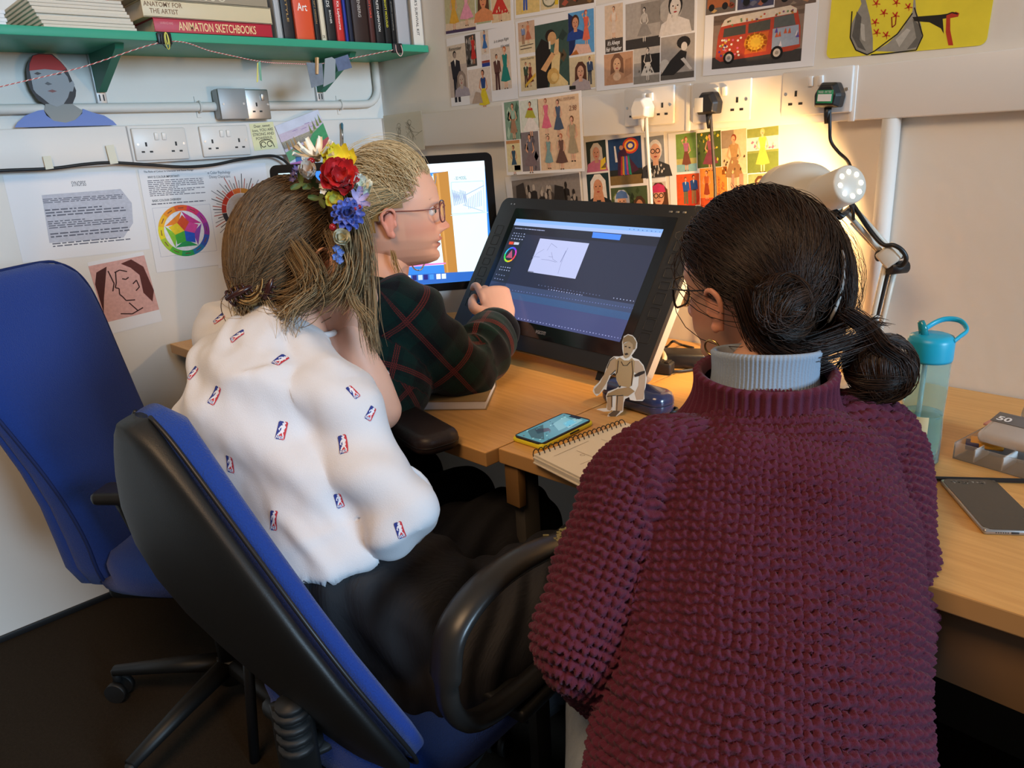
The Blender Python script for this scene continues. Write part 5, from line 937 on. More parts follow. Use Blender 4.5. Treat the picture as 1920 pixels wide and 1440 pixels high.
MB().lathe([(.0005, 0), (.07, 0), (.072, .006), (.06, .018), (.02, .03), (.014, .045), (.0005, .045)], 32, T=Matrix.Translation((1.752, -.115, DESK))).build('lamp_base', cream, o, True)
cord('lamp_cord', 'black cord looping around the elbow of the desk lamp', YP((1600, 385, -.15), (1630, 430, -.16), (1655, 458, -.165), (1676, 460, -.165), (1692, 470, -.16), (1699, 485, -.155), (1692, 497, -.15), (1676, 500, -.15), (1664, 515, -.145), (1645, 590, -.135)), .0042, black_m)
cord('black_lead', 'short black lead curled over the neck of the lamp head', YP((1568, 388, -.2), (1572, 374, -.215), (1582, 371, -.215), (1592, 380, -.20), (1599, 395, -.18), (1600, 412, -.17)), .003, black_m)

# ------------------------------------------------------------------ people: tools
def sm(pts, rad, n=6):
    """smooth centre line and radii"""
    P = [V(p) for p in pts]; R = [r if isinstance(r, tuple) else (r, r) for r in rad]
    Q = bez(P, n); RR = []
    for i in range(len(P)-1):
        for k in range(n):
            t = k/n; t = t*t*(3-2*t); RR.append((R[i][0]*(1-t)+R[i+1][0]*t, R[i][1]*(1-t)+R[i+1][1]*t))
    RR.append(R[-1]); return Q, RR
def limb(mb, pts, rad, up=None, n=24, k=6, round0=1, round1=1):
    Q, R = sm(pts, rad, k)
    def ends(Q, R, d, r):
        e = [(Q + d*(r*math.sin(a)), (R[0]*math.cos(a), R[1]*math.cos(a))) for a in (.5, .95, 1.3)]; return e
    if round1:
        d = (Q[-1]-Q[-2]).normalized(); r = min(R[-1])*round1
        for q, rr in ends(Q[-1], R[-1], d, r): Q.append(q); R.append(rr)
    if round0:
        d = (Q[0]-Q[1]).normalized(); r = min(R[0])*round0
        for q, rr in ends(Q[0], R[0], d, r): Q.insert(0, q); R.insert(0, rr)
    mb.tube(Q, R, n, up=up); return mb
def remesh(mb, voxel, smooth=4):
    me = bpy.data.meshes.new('tmp'); me.from_pydata(mb.v, [], mb.f); me.update()
    bm = bmesh.new(); bm.from_mesh(me); bmesh.ops.recalc_face_normals(bm, faces=bm.faces); bm.to_mesh(me); bm.free()
    o = bpy.data.objects.new('tmp', me); COL.objects.link(o); m = o.modifiers.new('r', 'REMESH'); m.mode = 'VOXEL'; m.voxel_size = voxel
    dg = bpy.context.evaluated_depsgraph_get(); e = o.evaluated_get(dg); m2 = bpy.data.meshes.new_from_object(e)
    nv = len(m2.vertices); co = np.zeros(nv*3); m2.vertices.foreach_get('co', co); co = co.reshape(-1, 3)
    q = np.zeros(len(m2.loops), int); m2.loops.foreach_get('vertex_index', q); q = q.reshape(-1, 4)
    ed = np.zeros(len(m2.edges)*2, int); m2.edges.foreach_get('vertices', ed); ed = ed.reshape(-1, 2)
    bpy.data.objects.remove(o); bpy.data.meshes.remove(me); bpy.data.meshes.remove(m2)
    deg = np.bincount(ed.ravel(), minlength=nv)[:, None]
    for _ in range(smooth):
        s = np.stack([np.bincount(ed[:, 0], co[ed[:, 1], a], nv)+np.bincount(ed[:, 1], co[ed[:, 0], a], nv) for a in range(3)], 1); co = co*.4+.6*s/np.maximum(deg, 1)
    return co, q, ed
def normals(co, q):
    n = np.cross(co[q[:, 2]]-co[q[:, 0]], co[q[:, 3]]-co[q[:, 1]]); out = np.stack([sum(np.bincount(q[:, k], n[:, a], len(co)) for k in range(4)) for a in range(3)], 1)
    return out/np.maximum(np.linalg.norm(out, axis=1, keepdims=True), 1e-9)
def npmesh(name, co, faces, mats, parent, col=None, uv=None, fcol=None):
    """mesh object from numpy arrays (world coordinates); faces all of one size"""
    if parent is not None:
        I = np.array(wm(parent).inverted()); co = co @ I[:3, :3].T+I[:3, 3]
    me = bpy.data.meshes.new(name); k = faces.shape[1]; nf = len(faces)
    me.vertices.add(len(co)); me.vertices.foreach_set('co', np.ascontiguousarray(co, dtype=np.float32).ravel())
    me.loops.add(nf*k); me.loops.foreach_set('vertex_index', np.ascontiguousarray(faces, dtype=np.int32).ravel())
    me.polygons.add(nf); me.polygons.foreach_set('loop_start', np.arange(nf, dtype=np.int32)*k)
    me.polygons.foreach_set('use_smooth', np.ones(nf, bool)); me.update(calc_edges=True); me.validate()
    if col is not None:
        a = me.attributes.new('Col', 'FLOAT_COLOR', 'POINT'); c = np.ones((len(co), 4), np.float32); c[:, :3] = col; a.data.foreach_set('color', c.ravel())
    if uv is not None:
        a = me.attributes.new('weave', 'FLOAT_VECTOR', 'POINT'); c = np.zeros((len(co), 3), np.float32); c[:, :uv.shape[1]] = uv; a.data.foreach_set('vector', c.ravel())
    return newobj(name, me, parent, mats)
def bone_uv(co, bones):
    """bones: (p list, radius, reference vector); per vertex: arc length around and length along the nearest bone"""
    best = np.full(len(co), 1e9); U = np.zeros((len(co), 2)); ID = np.zeros(len(co), int)
    for bi, (pts, r, ref) in enumerate(bones):
        acc = 0
        for a, b in zip(pts, pts[1:]):
            a, b = np.array(a), np.array(b); d = b-a; L = np.linalg.norm(d); d = d/L; t = (co-a) @ d
            tc = np.clip(t, 0, L); pr = a+tc[:, None]*d; off = co-pr; dist = np.linalg.norm(off, axis=1)/r
            x = np.array(ref)-d*np.dot(ref, d); x /= np.linalg.norm(x); y = np.cross(d, x)
            ang = np.arctan2(off @ y, off @ x); m = dist < best
            best[m] = dist[m]; U[m, 0] = ang[m]*r; U[m, 1] = (acc+t)[m]; ID[m] = bi; acc += L
    return U, ID
def fbm(co, s, seed, oct=3, st=(1, 1, 1)):
    return np.array([noise.fractal(V((x*s*st[0]+seed, y*s*st[1]-seed, z*s*st[2]+2*seed)), 1.0, 2.0, oct) for x, y, z in co])
def vn(co, s, seed):      # cheap vectorised value noise
    p = co*s+seed*17.3; i = np.floor(p).astype(np.int64); f = p-i; f = f*f*(3-2*f); out = 0
    for dx in (0, 1):
        for dy in (0, 1):
            for dz in (0, 1):
                h = ((i[:, 0]+dx)*73856093 ^ (i[:, 1]+dy)*19349663 ^ (i[:, 2]+dz)*83492791) & 0xffff
                h = ((h*40503) & 0xffff)/65535.0
                out = out+h*np.where(dx, f[:, 0], 1-f[:, 0])*np.where(dy, f[:, 1], 1-f[:, 1])*np.where(dz, f[:, 2], 1-f[:, 2])
    return out*2-1
SKIN = np.array(lin('cf9478'))
skin_m = mat('skin', rough=.48, attr='Col', sss=.12, spec=.4, bump=.08, bscale=900)
def interp(z, zs, vs): return np.interp(z, zs, vs)
def head_geo(T, tone, chin=1.0, mouth=0):
    """full head with modelled face; local x forward, y left, z up, origin between the eyes' level and ears"""
    nz, na = 110, 132
    zs = np.concatenate([np.linspace(.116, .04, 30), np.linspace(.038, -.118, nz-30)])
    th = np.linspace(-math.pi, math.pi, na+1)[:-1]; th = th-.28*np.sin(th)*1.0     # denser in front
    Z, TH = np.meshgrid(zs, th, indexing='ij')
    f = interp(-Z, [-.116, -.110, -.100, -.085, -.065, -.045, -.025, -.010, .004, .022, .040, .050, .060, .068, .078, .090, .100, .108, .114, .118],
               [.006, .034, .055, .073, .086, .0935, .0965, .0945, .0895, .0885, .0895, .0925, .094, .091, .0865, .0905, .091, .085, .068, .035])
    b = interp(-Z, [-.116, -.110, -.100, -.08, -.05, -.02, .02, .05, .08, .10, .118], [.012, .04, .062, .083, .097, .100, .096, .084, .066, .055, .03])
    w = interp(-Z, [-.116, -.110, -.100, -.085, -.06, -.03, 0, .03, .055, .075, .092, .105, .114, .118], [.006, .034, .05, .0625, .073, .0765, .0745, .0685, .062, .054, .045, .034, .022, .01])
    c, s = np.cos(TH), np.sin(TH); pw = np.where(c > 0, interp(-Z, [-.1, 0, .06, .11], [1.0, .86, .84, .92]), .95)
    X = np.where(c > 0, f, b)*np.sign(c)*np.abs(c)**pw; Y = w*np.sign(s)*np.abs(s)**np.where(c > 0, .88, .92)
    fr = np.clip(c*1.6, 0, 1); g = lambda y0, z0, sy, sz: np.exp(-((Y-y0)/sy)**2-((Z-z0)/sz)**2)
    g2 = lambda y0, z0, sy, sz: g(y0, z0, sy, sz)+g(-y0, z0, sy, sz)
    nl = interp(-Z, [-.012, .0, .012, .024, .033, .039, .046, .052], [0, .004, .011, .0195, .0265, .0255, .009, 0]); nw = interp(-Z, [0, .02, .036, .05], [.0075, .009, .0125, .015])
    dX = nl*np.exp(-(Y/nw)**2) + .0075*g2(.0135, -.041, .0065, .007)
    dX += -.0085*g2(.031, .000, .015, .010) + .0035*g2(.028, .018, .022, .007) + .004*g2(.043, -.03, .018, .018)
    dX += .0042*g(0, -.0615, .019, .0042) + .0055*g(0, -.0745, .017, .0055) - (.0035+.006*mouth)*g(0, -.0675, .021, .0020) - .003*g(0, -.084, .02, .005) - .003*g2(.028, -.0665, .006, .008)
    X = X+dX*fr
    P = np.stack([X, Y*1.0, np.where(Z < -.08, -.08+(Z+.08)*chin, Z)], -1).reshape(-1, 3)
    col = np.tile(np.array(tone), (len(P), 1)); Yf, Zf, Ff = Y.ravel(), Z.ravel(), fr.ravel()
    def tint(m, c): nonlocal col; m = np.clip(m, 0, 1)[:, None]; col = col*(1-m)+np.array(c)*m
    e = lambda y0, z0, sy, sz: np.exp(-(np.abs((Yf-y0)/sy))**3-(np.abs((Zf-z0)/sz))**3)*(Ff > .3)
    tint(.35*(e(.045, -.032, .026, .02)+e(-.045, -.032, .026, .02)), lin('c4705e')); tint(.45*e(0, -.036, .016, .012), lin('c4705e'))
    tint(.85*(e(0, -.0605, .022, .0052)+e(0, -.0745, .020, .0068)), lin('b25a56')); tint(.95*e(0, -.0675, .021, .0018+.002*mouth), lin('3a1514'))
    tint(.35*(e(.031, .002, .018, .009)+e(-.031, .002, .018, .009)), lin('9a5a4a'))
    i = np.arange(nz-1)[:, None]*na; k = np.arange(na)[None, :]; k2 = (k+1) % na
    F = np.stack([i+k, i+k2, i+na+k2, i+na+k], -1).reshape(-1, 4)
    Tn = np.array(T); W_ = P @ Tn[:3, :3].T+Tn[:3, 3]; return W_, F[:, ::-1], col
def ear_geo(T, side, sc=1.0, yo=.072):
    mb = MB(); y = yo*side
    E = [(-.004+.0, .0, -.030), (-.010, .006, -.012), (-.016, .013, .006), (-.015, .017, .022), (-.004, .017, .032), (.008, .012, .030), (.013, .006, .018), (.010, .003, .006)]
    mb.tube([T @ V((x*sc-.005, y+a*side*sc, z*sc-.018)) for x, a, z in bez(E, 5)], [(.0042, .0035)]*36, 8)
    mb.ball(T @ V((-.006, y+.004*side, -.016)), (.013*sc, .004, .026*sc), 14, T=T.to_3x3()); mb.ball(T @ V((-.002, y+.003*side, -.046*sc)), (.008*sc, .005, .009*sc), 10, T=T.to_3x3())
    mb.ball(T @ V((.006, y+.004*side, -.02)), (.004, .004, .008), 8, T=T.to_3x3()); return mb
def hand_parts(mb, wrist, fwd, back, thumb, curl=(.5, .6, .7, .8), sc=1.0, spread=.08, thumb_in=.5):
    """palm, four bent fingers and a thumb as overlapping limbs; back = out of the back of the hand, thumb = +-1 side"""
    f = V(fwd).normalized(); n = V(back); n = (n-f*n.dot(f)).normalized(); s = f.cross(n)*thumb
    W0 = V(wrist); pk = W0+f*.078*sc
    limb(mb, [W0-f*.01, W0+f*.03*sc, pk+f*.004], [(.025*sc, .018*sc), (.036*sc, .0155*sc), (.039*sc, .0125*sc)], up=s, n=18)
    for i, (off, l, r) in enumerate(((.029, .9, .0088), (.0098, 1.0, .0092), (-.0098, .94, .0087), (-.0275, .76, .0076))):
        p = W0+f*(.076-.003*abs(i-1.2))*sc+s*off*sc; P = [p-f*.02]; d = (f+s*(off*spread*8)).normalized(); a = 0; P.append(p)
        for j, L in enumerate((.043, .026, .021)):
            a += curl[i]*(.75, 1.1, .8)[j]; dd = d*math.cos(a)-n*math.sin(a); p = p+dd*L*l*sc; P.append(p)
        limb(mb, P, [r*sc, r*1.05*sc, r*.98*sc, r*.9*sc, r*.78*sc], n=12, k=4)
    p = W0+f*.018*sc+s*.024*sc; d1 = (s*.75+f*.65-n*.25*thumb_in).normalized(); d2 = (s*(.35-.5*thumb_in)+f*.9-n*.5*thumb_in).normalized(); d3 = (f*.85-s*.6*thumb_in-n*.5*thumb_in).normalized()
    limb(mb, [p-d1*.01, p+d1*.036*sc, p+d1*.036*sc+d2*.032*sc, p+d1*.036*sc+d2*.032*sc+d3*.025*sc], [.014*sc, .0125*sc, .0105*sc, .0085*sc], n=12, k=4); return mb
def body_mesh(name, label, parts, heads, tone, vox=.004, hands=(), loc=None):
    """one continuous figure: remeshed limbs + head + hands in a single object"""
    co, q, _ = remesh(parts, vox, 4); C_ = [co]; F_ = [q]; K = [np.tile(np.array(tone), (len(co), 1))]; n = len(co)
    for h in hands:
        a, b, _ = remesh(h, .0022, 3); C_.append(a); F_.append(b+n); n += len(a)
        t = np.tile(np.array(tone), (len(a), 1)); K.append(t)
    for a, b, c in heads: C_.append(a); F_.append(b+n); K.append(c); n += len(a)
    o = npmesh(name, np.concatenate(C_)-np.array(loc), np.concatenate(F_), skin_m, None, np.concatenate(K)); o.location = loc
    return tag(o, label, 'person')
# --- hair
def hair_mat(name, c0, c1, rough=.42):
    m = mat(name, c0, rough, spec=.3); nt = m.node_tree; b = nt.nodes['Principled BSDF']
    a = nt.nodes.new('ShaderNodeAttribute'); a.attribute_name = 'Col'; nt.links.new(a.outputs['Color'], b.inputs['Base Color']); return m
def strands(name, paths, rad, cols, m, parent, sides=3, seed=1):
    """paths: (S, N, 3) array of strand centre lines; thin tapered tubes in one mesh"""
    S_, N = paths.shape[:2]; t = np.gradient(paths, axis=1); t /= np.maximum(np.linalg.norm(t, axis=2, keepdims=True), 1e-9)
    a = np.cross(t, np.array([.31, .53, .79])); a /= np.maximum(np.linalg.norm(a, axis=2, keepdims=True), 1e-9); b = np.cross(t, a)
    tp = np.interp(np.linspace(0, 1, N), [0, .1, .75, 1], [.6, 1, .9, .25])[None, :, None]; R = np.asarray(rad).reshape(-1, 1, 1)*tp
    V_ = np.stack([paths+R*(math.cos(2*math.pi*k/sides)*a+math.sin(2*math.pi*k/sides)*b) for k in range(sides)], 2)
    i = np.arange(S_)[:, None, None]*N*sides+np.arange(N-1)[None, :, None]*sides; k = np.arange(sides)[None, None, :]; k2 = (k+1) % sides
    F = np.stack([i+k, i+k2, i+sides+k2, i+sides+k], -1).reshape(-1, 4)
    C_ = np.repeat(cols, N*sides, axis=0); return npmesh(name, V_.reshape(-1, 3), F, m, parent, C_)
def dirs(n, seed):
    r = np.random.RandomState(seed); d = r.normal(size=(n, 3)); return d/np.linalg.norm(d, axis=1, keepdims=True)
def hcols(n, seed, c0, c1, root=None):
    r = np.random.RandomState(seed); t = r.rand(n, 1)**1.2
    if root is not None: t = np.clip(.55*(vn(root, 9, seed)[:, None]*.9+.5)+.45*t, 0, 1)
    return np.array(lin(c0))*(1-t)+np.array(lin(c1))*t
HR = np.array([.100, .0785, .120]); HC0 = np.array([-.006, 0, .0])
def on_head(d, off):
    """point on the skull ellipsoid in direction d (head local), lifted by off"""
    return d*(HR+off)+HC0
def wrap(roots, goal, N, off0, off1, seed, wob=.004, lift=0):
    """paths that sweep over the skull from root directions to a goal direction"""
    r = np.random.RandomState(seed); S_ = len(roots); t = np.linspace(0, 1, N)[None, :, None]
    G = goal if goal.ndim == 2 else np.tile(goal, (S_, 1)); G = G+r.normal(size=G.shape)*.10; d = roots[:, None, :]*(1-t)+G[:, None, :]*t
    ax = np.cross(roots, G); ax /= np.maximum(np.linalg.norm(ax, axis=1, keepdims=True), 1e-6)
    d = d+ax[:, None, :]*(np.sin(t*math.pi)*r.normal(size=(S_, 1, 1))*.10); d /= np.linalg.norm(d, axis=2, keepdims=True)
    o = (off0+(off1-off0)*np.sin(np.clip(t*1.25, 0, 1)*math.pi/2)+lift*np.sin(t*math.pi))*np.ones((S_, 1, 1))+r.rand(S_, 1, 1)*wob
    return d*(HR+o)+HC0
def toW(T, p): Tn = np.array(T); return p @ Tn[:3, :3].T+Tn[:3, 3]
def cap_geo(T, keep, off, n=64):
    """hair-coloured base shell over the part of the skull where keep(dir) holds"""
    mb_v = []; idx = {}; F = []
    th = np.linspace(0, math.pi, n//2+1); ph = np.linspace(-math.pi, math.pi, n+1)[:-1]
    D = np.stack([np.sin(th)[:, None]*np.cos(ph), np.sin(th)[:, None]*np.sin(ph), np.repeat(np.cos(th)[:, None], n, 1)], -1); K = keep(D.reshape(-1, 3)).reshape(D.shape[:2])
    for i in range(n//2):
        for k in range(n):
            k2 = (k+1) % n
            if K[i, k] or K[i, k2] or K[i+1, k] or K[i+1, k2]: F.append((i*n+k, (i+1)*n+k, (i+1)*n+k2, i*n+k2))
    P = on_head(D.reshape(-1, 3), off); F = np.array(F); u, inv = np.unique(F, return_inverse=True); return toW(T, P[u]), inv.reshape(F.shape)
def hairline(front=.50, temple=.28, side=.0, nape=-.55):
    def keep(d):
        az = np.abs(np.arctan2(d[:, 1], d[:, 0])); return d[:, 2] > np.interp(az, [0, .6, 1.0, 1.35, 1.75, 2.1, 3.14], [front, front-.02, temple+.08, temple, side, nape+.1, nape])
    return keep
# --- cloth patches that follow a surface
def bvh_of(o):
    me = o.data; n = len(me.vertices); co = np.zeros(n*3); me.vertices.foreach_get('co', co); Mx = np.array(wm(o)); co = co.reshape(-1, 3) @ Mx[:3, :3].T+Mx[:3, 3]
    return BVHTree.FromPolygons([V(c) for c in co], [tuple(p.vertices) for p in me.polygons])
EMB = ["WBBBBBBWWRRRRW", "BBBBBBBBWWWRRR", "BBBBBBWWWWWRRR", "BBBBBBWWWWRRRR", "BBBBBBBWWWRRRR", "BBBBBWWWWWWRRR", "BBBBWWWWWWWWRR", "BBBWWWWWWWWWRR", "BBBWWBWWWWWRRR", "BBWWBBWWWWWRRR", "BBWWBBWWWWRRRR", "BBBWBBWWWWWRRR", "BBBBBWWWWWWRRR", "BBBBBWWWWWRRRR", "BBBBWWWWWWRRRR", "BBBWWWWRWWRRRR", "BBBWWWRRRWWRRR", "BBWWWRRRRWWRRR", "BBWWRRRRRRWWRR", "BWBBWBWWBWBWRR", "BWWBWBWBBWWWRR", "BWBWWBWWBWBWRR", "BWBBWBWWBWBWRR", "WBBBBBBRRRRRRW"]
def emblem(bv, x, y, ang, parent, m, h=.026, w=.0125):
    p, n, *_ = bv.ray_cast(CAM, ray(x, y).normalized())
    if p is None: return
    if n.dot(CAM-p) < 0: n = -n
    u = (CU-n*CU.dot(n)).normalized(); u = Matrix.Rotation(math.radians(ang), 3, n) @ u; r = u.cross(n)
    rows, cols = len(EMB), len(EMB[0]); vs = []; fs = []; cs = []
    for j in range(rows+1):
        for i in range(cols+1):
            q = p+r*((i/cols-.5)*w)+u*((.5-j/rows)*h); hh = bv.ray_cast(q+n*.02, -n, .05); vs.append((hh[0] if hh[0] is not None else q)+n*.0007)
    C3 = {'B': lin('22337f'), 'R': lin('b8303a'), 'W': lin('dcdce4')}
    for j in range(rows):
        for i in range(cols): fs.append((j*(cols+1)+i, j*(cols+1)+i+1, (j+1)*(cols+1)+i+1, (j+1)*(cols+1)+i)); cs.append(C3[EMB[j][i]])
    I = wm(parent).inverted(); me = bpy.data.meshes.new('emblem'); me.from_pydata([tuple(I @ v) for v in vs], [], fs)
    at = me.attributes.new('Col', 'FLOAT_COLOR', 'FACE'); at.data.foreach_set('color', [c for k in cs for c in (*k, 1)]); me.update(); newobj('emblem', me, parent, m)

# ------------------------------------------------------------------ woman A: white T-shirt and flower crown
def headT(origin, fwd, up): 
    f = V(fwd).normalized(); u = V(up); u = (u-f*u.dot(f)).normalized(); l = u.cross(f); T = Matrix((f, l, u)).transposed().to_4x4(); T.translation = V(origin); return T
def offp(pts, d): return [V(p)+V(d) for p in pts]
FA = V((-.08, .995, 0)).normalized(); RA = V((FA.y, -FA.x, 0)); Zv = V((0, 0, 1))
AT = headT(dep(566, 490, 1.19), V((.06, .97, -.16)), V((-.12, .16, 1)))
A_nb = dep(545, 622, 1.165)
A_sp = [V((1.425, -1.05, .50)), dep(605, 1000, 1.08), dep(568, 905, 1.09), dep(490, 770, 1.135), dep(505, 692, 1.15), A_nb]
A_rs, A_re, A_rw = dep(622, 752, 1.065), dep(742, 966, 1.0), dep(700, 915, 1.22)
A_ls, A_le, A_lw = dep(440, 628, 1.26), dep(712, 768, 1.265), dep(650, 622, 1.20)
A_hip = [A_sp[0]+RA*s*.085+V((0, .02, 0)) for s in (-1, 1)]; A_kn = [V((1.30, -.66, .50)), V((1.60, -.70, .555))]; A_an = [V((1.31, -.62, .09)), V((1.58, -.58, .09))]
mb = MB()
limb(mb, A_sp, [(.12, .088), (.082, .060), (.082, .060), (.108, .072), (.09, .058), (.05, .05)], up=RA)
limb(mb, [A_nb-V((0, 0, .04)), A_nb, AT @ V((-.018, 0, -.085)), AT @ V((-.015, 0, -.04))], [.062, .056, .052, .055])
for P, r in (([A_sp[4]+RA*.06, A_rs, A_re], (.04, .042, .036)), ([A_re, A_rw], (.038, .026)), ([A_sp[4]-RA*.06, A_ls, A_le], (.05, .047, .038)), ([A_le, A_le.lerp(A_lw, .35), A_lw], (.037, .038, .0265))): limb(mb, P, r)
for h, k, a in zip(A_hip, A_kn, A_an): limb(mb, [h, h.lerp(k, .5), k], (.07, .065, .05)); limb(mb, [k, k.lerp(a, .35), a], (.052, .05, .034)); limb(mb, [a-V((0, .03, .04)), a+V((0, .08, -.055)), a+V((.0, .15, -.068))], [.035, (.04, .03), (.035, .02)])
tone = np.array(lin('d9a78f'))
hl = hand_parts(MB(), A_lw, (AT @ V((.02, -.075, -.055)))-A_lw, V((.8, -.4, .1)), 1, (.25, .3, .35, .4), .95)
hr = hand_parts(MB(), A_rw, V((-.5, .6, -.25)), V((.2, .1, 1)), -1)
ear = [ear_geo(AT, s) for s in (-1, 1)]; heads = [head_geo(AT, tone)]
for e in ear: co, q, _ = remesh(e, .002, 2); heads.append((co, q, np.tile(tone, (len(co), 1))))
A = body_mesh('person', 'woman in a white T-shirt with small emblems, wearing the flower crown, hand at her cheek', mb, heads, tone, .0045, [hl, hr], V((1.42, -1.0, 0)))
# T-shirt
tee_m = mat('white_jersey', (.63, .63, .66), .8, bump=.25, bscale=700, sheen=.1)
g = MB(); limb(g, [A_sp[1]+(A_sp[1]-A_sp[2])*.10]+A_sp[1:], [(.122, .102), (.122, .102), (.114, .097), (.152, .115), (.140, .098), (.066, .064)], up=RA, round0=0, round1=.1)
limb(g, [A_sp[4]+RA*.05+V((0, 0, .005)), A_rs+V((0, 0, .004)), A_rs.lerp(A_re, .5), A_re, A_re+(A_rw-A_re)*.10], [.060, .060, .057, (.053, .051), (.057, .048)], n=28, round1=.4)
limb(g, [A_sp[4]-RA*.05, A_ls, A_ls.lerp(A_le, .5), A_ls.lerp(A_le, .90)], [.062, .062, .062, .060], n=28, round1=.4)
co, q, ed = remesh(g, .0042, 6); nn = normals(co, q)
arm_d = np.array((A_re-A_rs).normalized()); s_ = (co-np.array(A_rs)) @ arm_d; px_ = np.array(A_rs)+np.clip(s_, 0, .35)[:, None]*arm_d; near = np.exp(-(np.linalg.norm(co-px_, axis=1)/.09)**4)
ax1 = np.array((CR*.75-CU*.66)); tt = co @ ax1; t2 = co @ np.array(CU*.75+CR*.66)
fold = np.sin(t2*95+2.2*vn(co, 9, 1)*2)*.5+.5; w1 = np.clip(vn(co, 7, 2)*1.6+.2, 0, 1)
disp = .010*w1*(fold**2)+.009*np.clip(vn(co, 5, 9)+.2, 0, 1)*(np.sin(co @ np.array(CU*.9+CR*.25)*62+2.5*vn(co, 7, 10)))+.0045*vn(co*np.array([1, 1, .8]), 14, 3)+.0022*vn(co, 32, 4)
disp += near*.0065*np.sin(s_*70+3*vn(co, 12, 5))*np.clip((s_-.12)/.12, 0, 1)
co = co+nn*disp[:, None]
tee = npmesh('t_shirt', co, q, tee_m, A)
bv = bvh_of(tee); emb_m = mat('emblem_print', rough=.7, attr='Col')
for x, y, a, sc in ((526, 675, -42, 1), (404, 742, -22, 1), (432, 870, -14, 1), (528, 808, -12, 1), (644, 834, 18, 1), (636, 938, 14, .8), (513, 976, -2, 1), (750, 994, 18, .85), (695, 775, -35, .8), (411, 598, -48, .8), (445, 630, -50, .9), (362, 700, -30, .8), (662, 735, 30, .8)): emblem(bv, x, y, a, tee, emb_m, .026*sc, .0125*sc)
# sleeve cuffs, neckline and hem
for c, d, r in ((A_re+(A_rw-A_re)*.22, (A_rw-A_re), .062), (A_ls.lerp(A_le, .93), A_le-A_ls, .061)):
    d = d.normalized(); a = d.orthogonal().normalized(); b = d.cross(a)
    MB().tube([c+(a*math.cos(t)+b*math.sin(t))*r for t in np.linspace(0, 2*math.pi, 30)[:-1]], .0045, 8, closed=True).build('cuff', tee_m, tee, True)
MB().tube([A_nb+V((0, 0, .002))+RA*(.068*math.cos(t))+FA*(.065*math.sin(t))+V((0, 0, -.012*math.sin(t))) for t in np.linspace(0, 2*math.pi, 30)[:-1]], .005, 8, closed=True).build('neckline', tee_m, tee, True)
# black trousers
tr_m = mat('black_trousers', (.010, .010, .013), .75, bump=.6, bscale=55, stretch=(6, 1, .5))
g = MB(); limb(g, [A_sp[0]-V((0, 0, .03)), A_sp[0]+V((0, 0, .06)), A_sp[1]+V((0, 0, -.05)), A_sp[1].lerp(A_sp[2], .1)], [(.165, .13), (.160, .128), (.130, .102), (.115, .088)], up=RA)
for h, k, a in zip(A_hip, A_kn, A_an): limb(g, [h, h.lerp(k, .5), k], (.112, .105, .085)); limb(g, [k, k.lerp(a, .4), a], (.076, .075, .066))
co, q, ed = remesh(g, .006, 4); nn = normals(co, q); co = co+nn*(.004*np.sin((co[:, 0]*.9+co[:, 1]*.5)*140+4*vn(co, 6, 7))+.005*vn(co, 10, 8))[:, None]
npmesh('trousers', co, q, tr_m, A)
for a in A_an:
    limb(MB(), [a+V((0, -.045, -.055)), a+V((0, .05, -.055)), a+V((0, .16, -.062))], [(.038, .034), (.044, .034), (.038, .026)], up=(1, 0, 0)).build('shoe', black_m, A, True)
# hair
hA = hair_mat('light_brown_hair', '7a5a3a', 'c09a68'); keepA = hairline(.52, .30, -.05, -.6)
p, f_ = cap_geo(AT, keepA, .004); npmesh('hair_base', p, f_, hA, A, np.tile(np.array(lin('55402a')), (len(p), 1)))
d = dirs(13000, 11); d = d[keepA(d)][:5200]
Gd = np.linalg.inv(np.array(AT.to_3x3())) @ np.array(dep(474, 530, 1.13)-AT.translation); Gd /= np.linalg.norm(Gd)
side_ = d[:, 1] < -.55
P_ = wrap(d, Gd, 16, .003, .007, 12, .005, .005)
strands('hair', toW(AT, P_), np.random.RandomState(3).uniform(.0004, .0009, len(P_)), hcols(len(P_), 4, '36291e', '7e664a', d), hA, A)
def lock(n, pts, spread, seed, parent, m, c0, c1, r0=.00035, r1=.0008, N=18, curl=.004, name='hair_lock', tip=1.6):
    r = np.random.RandomState(seed); Q = np.array([list(p) for p in bez(pts, 8)]); idx = np.linspace(0, len(Q)-1, N); B = np.stack([np.interp(idx, np.arange(len(Q)), Q[:, k]) for k in range(3)], 1)
    t = np.linspace(0, 1, N)[None, :, None]; o = r.normal(size=(n, 1, 3))*spread; w = r.normal(size=(n, 1, 3))*curl*np.sin(t*math.pi*r.uniform(1, 2.5, (n, 1, 1))+r.rand(n, 1, 1)*6)
    ee = 1-.5*r.rand(n, 1)**1.4; tt = np.linspace(0, 1, N)[None]*ee*(N-1); i0 = np.minimum(tt.astype(int), N-2); fr = (tt-i0)[..., None]; t = (tt/(N-1))[..., None]
    P = B[i0]*(1-fr)+B[i0+1]*fr+o*(1+(tip-1)*t)*.6+w*t
    return strands(name, P, r.uniform(r0, r1, n), hcols(n, seed+1, c0, c1), m, parent)
LC = ('66523a', 'b2976f')
def DP(*a): return [dep(*q) for q in a]
lock(420, DP((626, 330, 1.10), (662, 400, 1.085), (684, 470, 1.09), (690, 540, 1.10), (694, 610, 1.11), (704, 665, 1.12)), .009, 21, A, hA, *LC, tip=1.0)
lock(420, DP((640, 360, 1.09), (668, 430, 1.08), (672, 490, 1.08), (658, 545, 1.09), (642, 572, 1.10)), .010, 23, A, hA, *LC)
lock(260, DP((628, 440, 1.08), (650, 490, 1.075), (642, 525, 1.08), (612, 552, 1.09), (575, 565, 1.11)), .010, 25, A, hA, *LC)
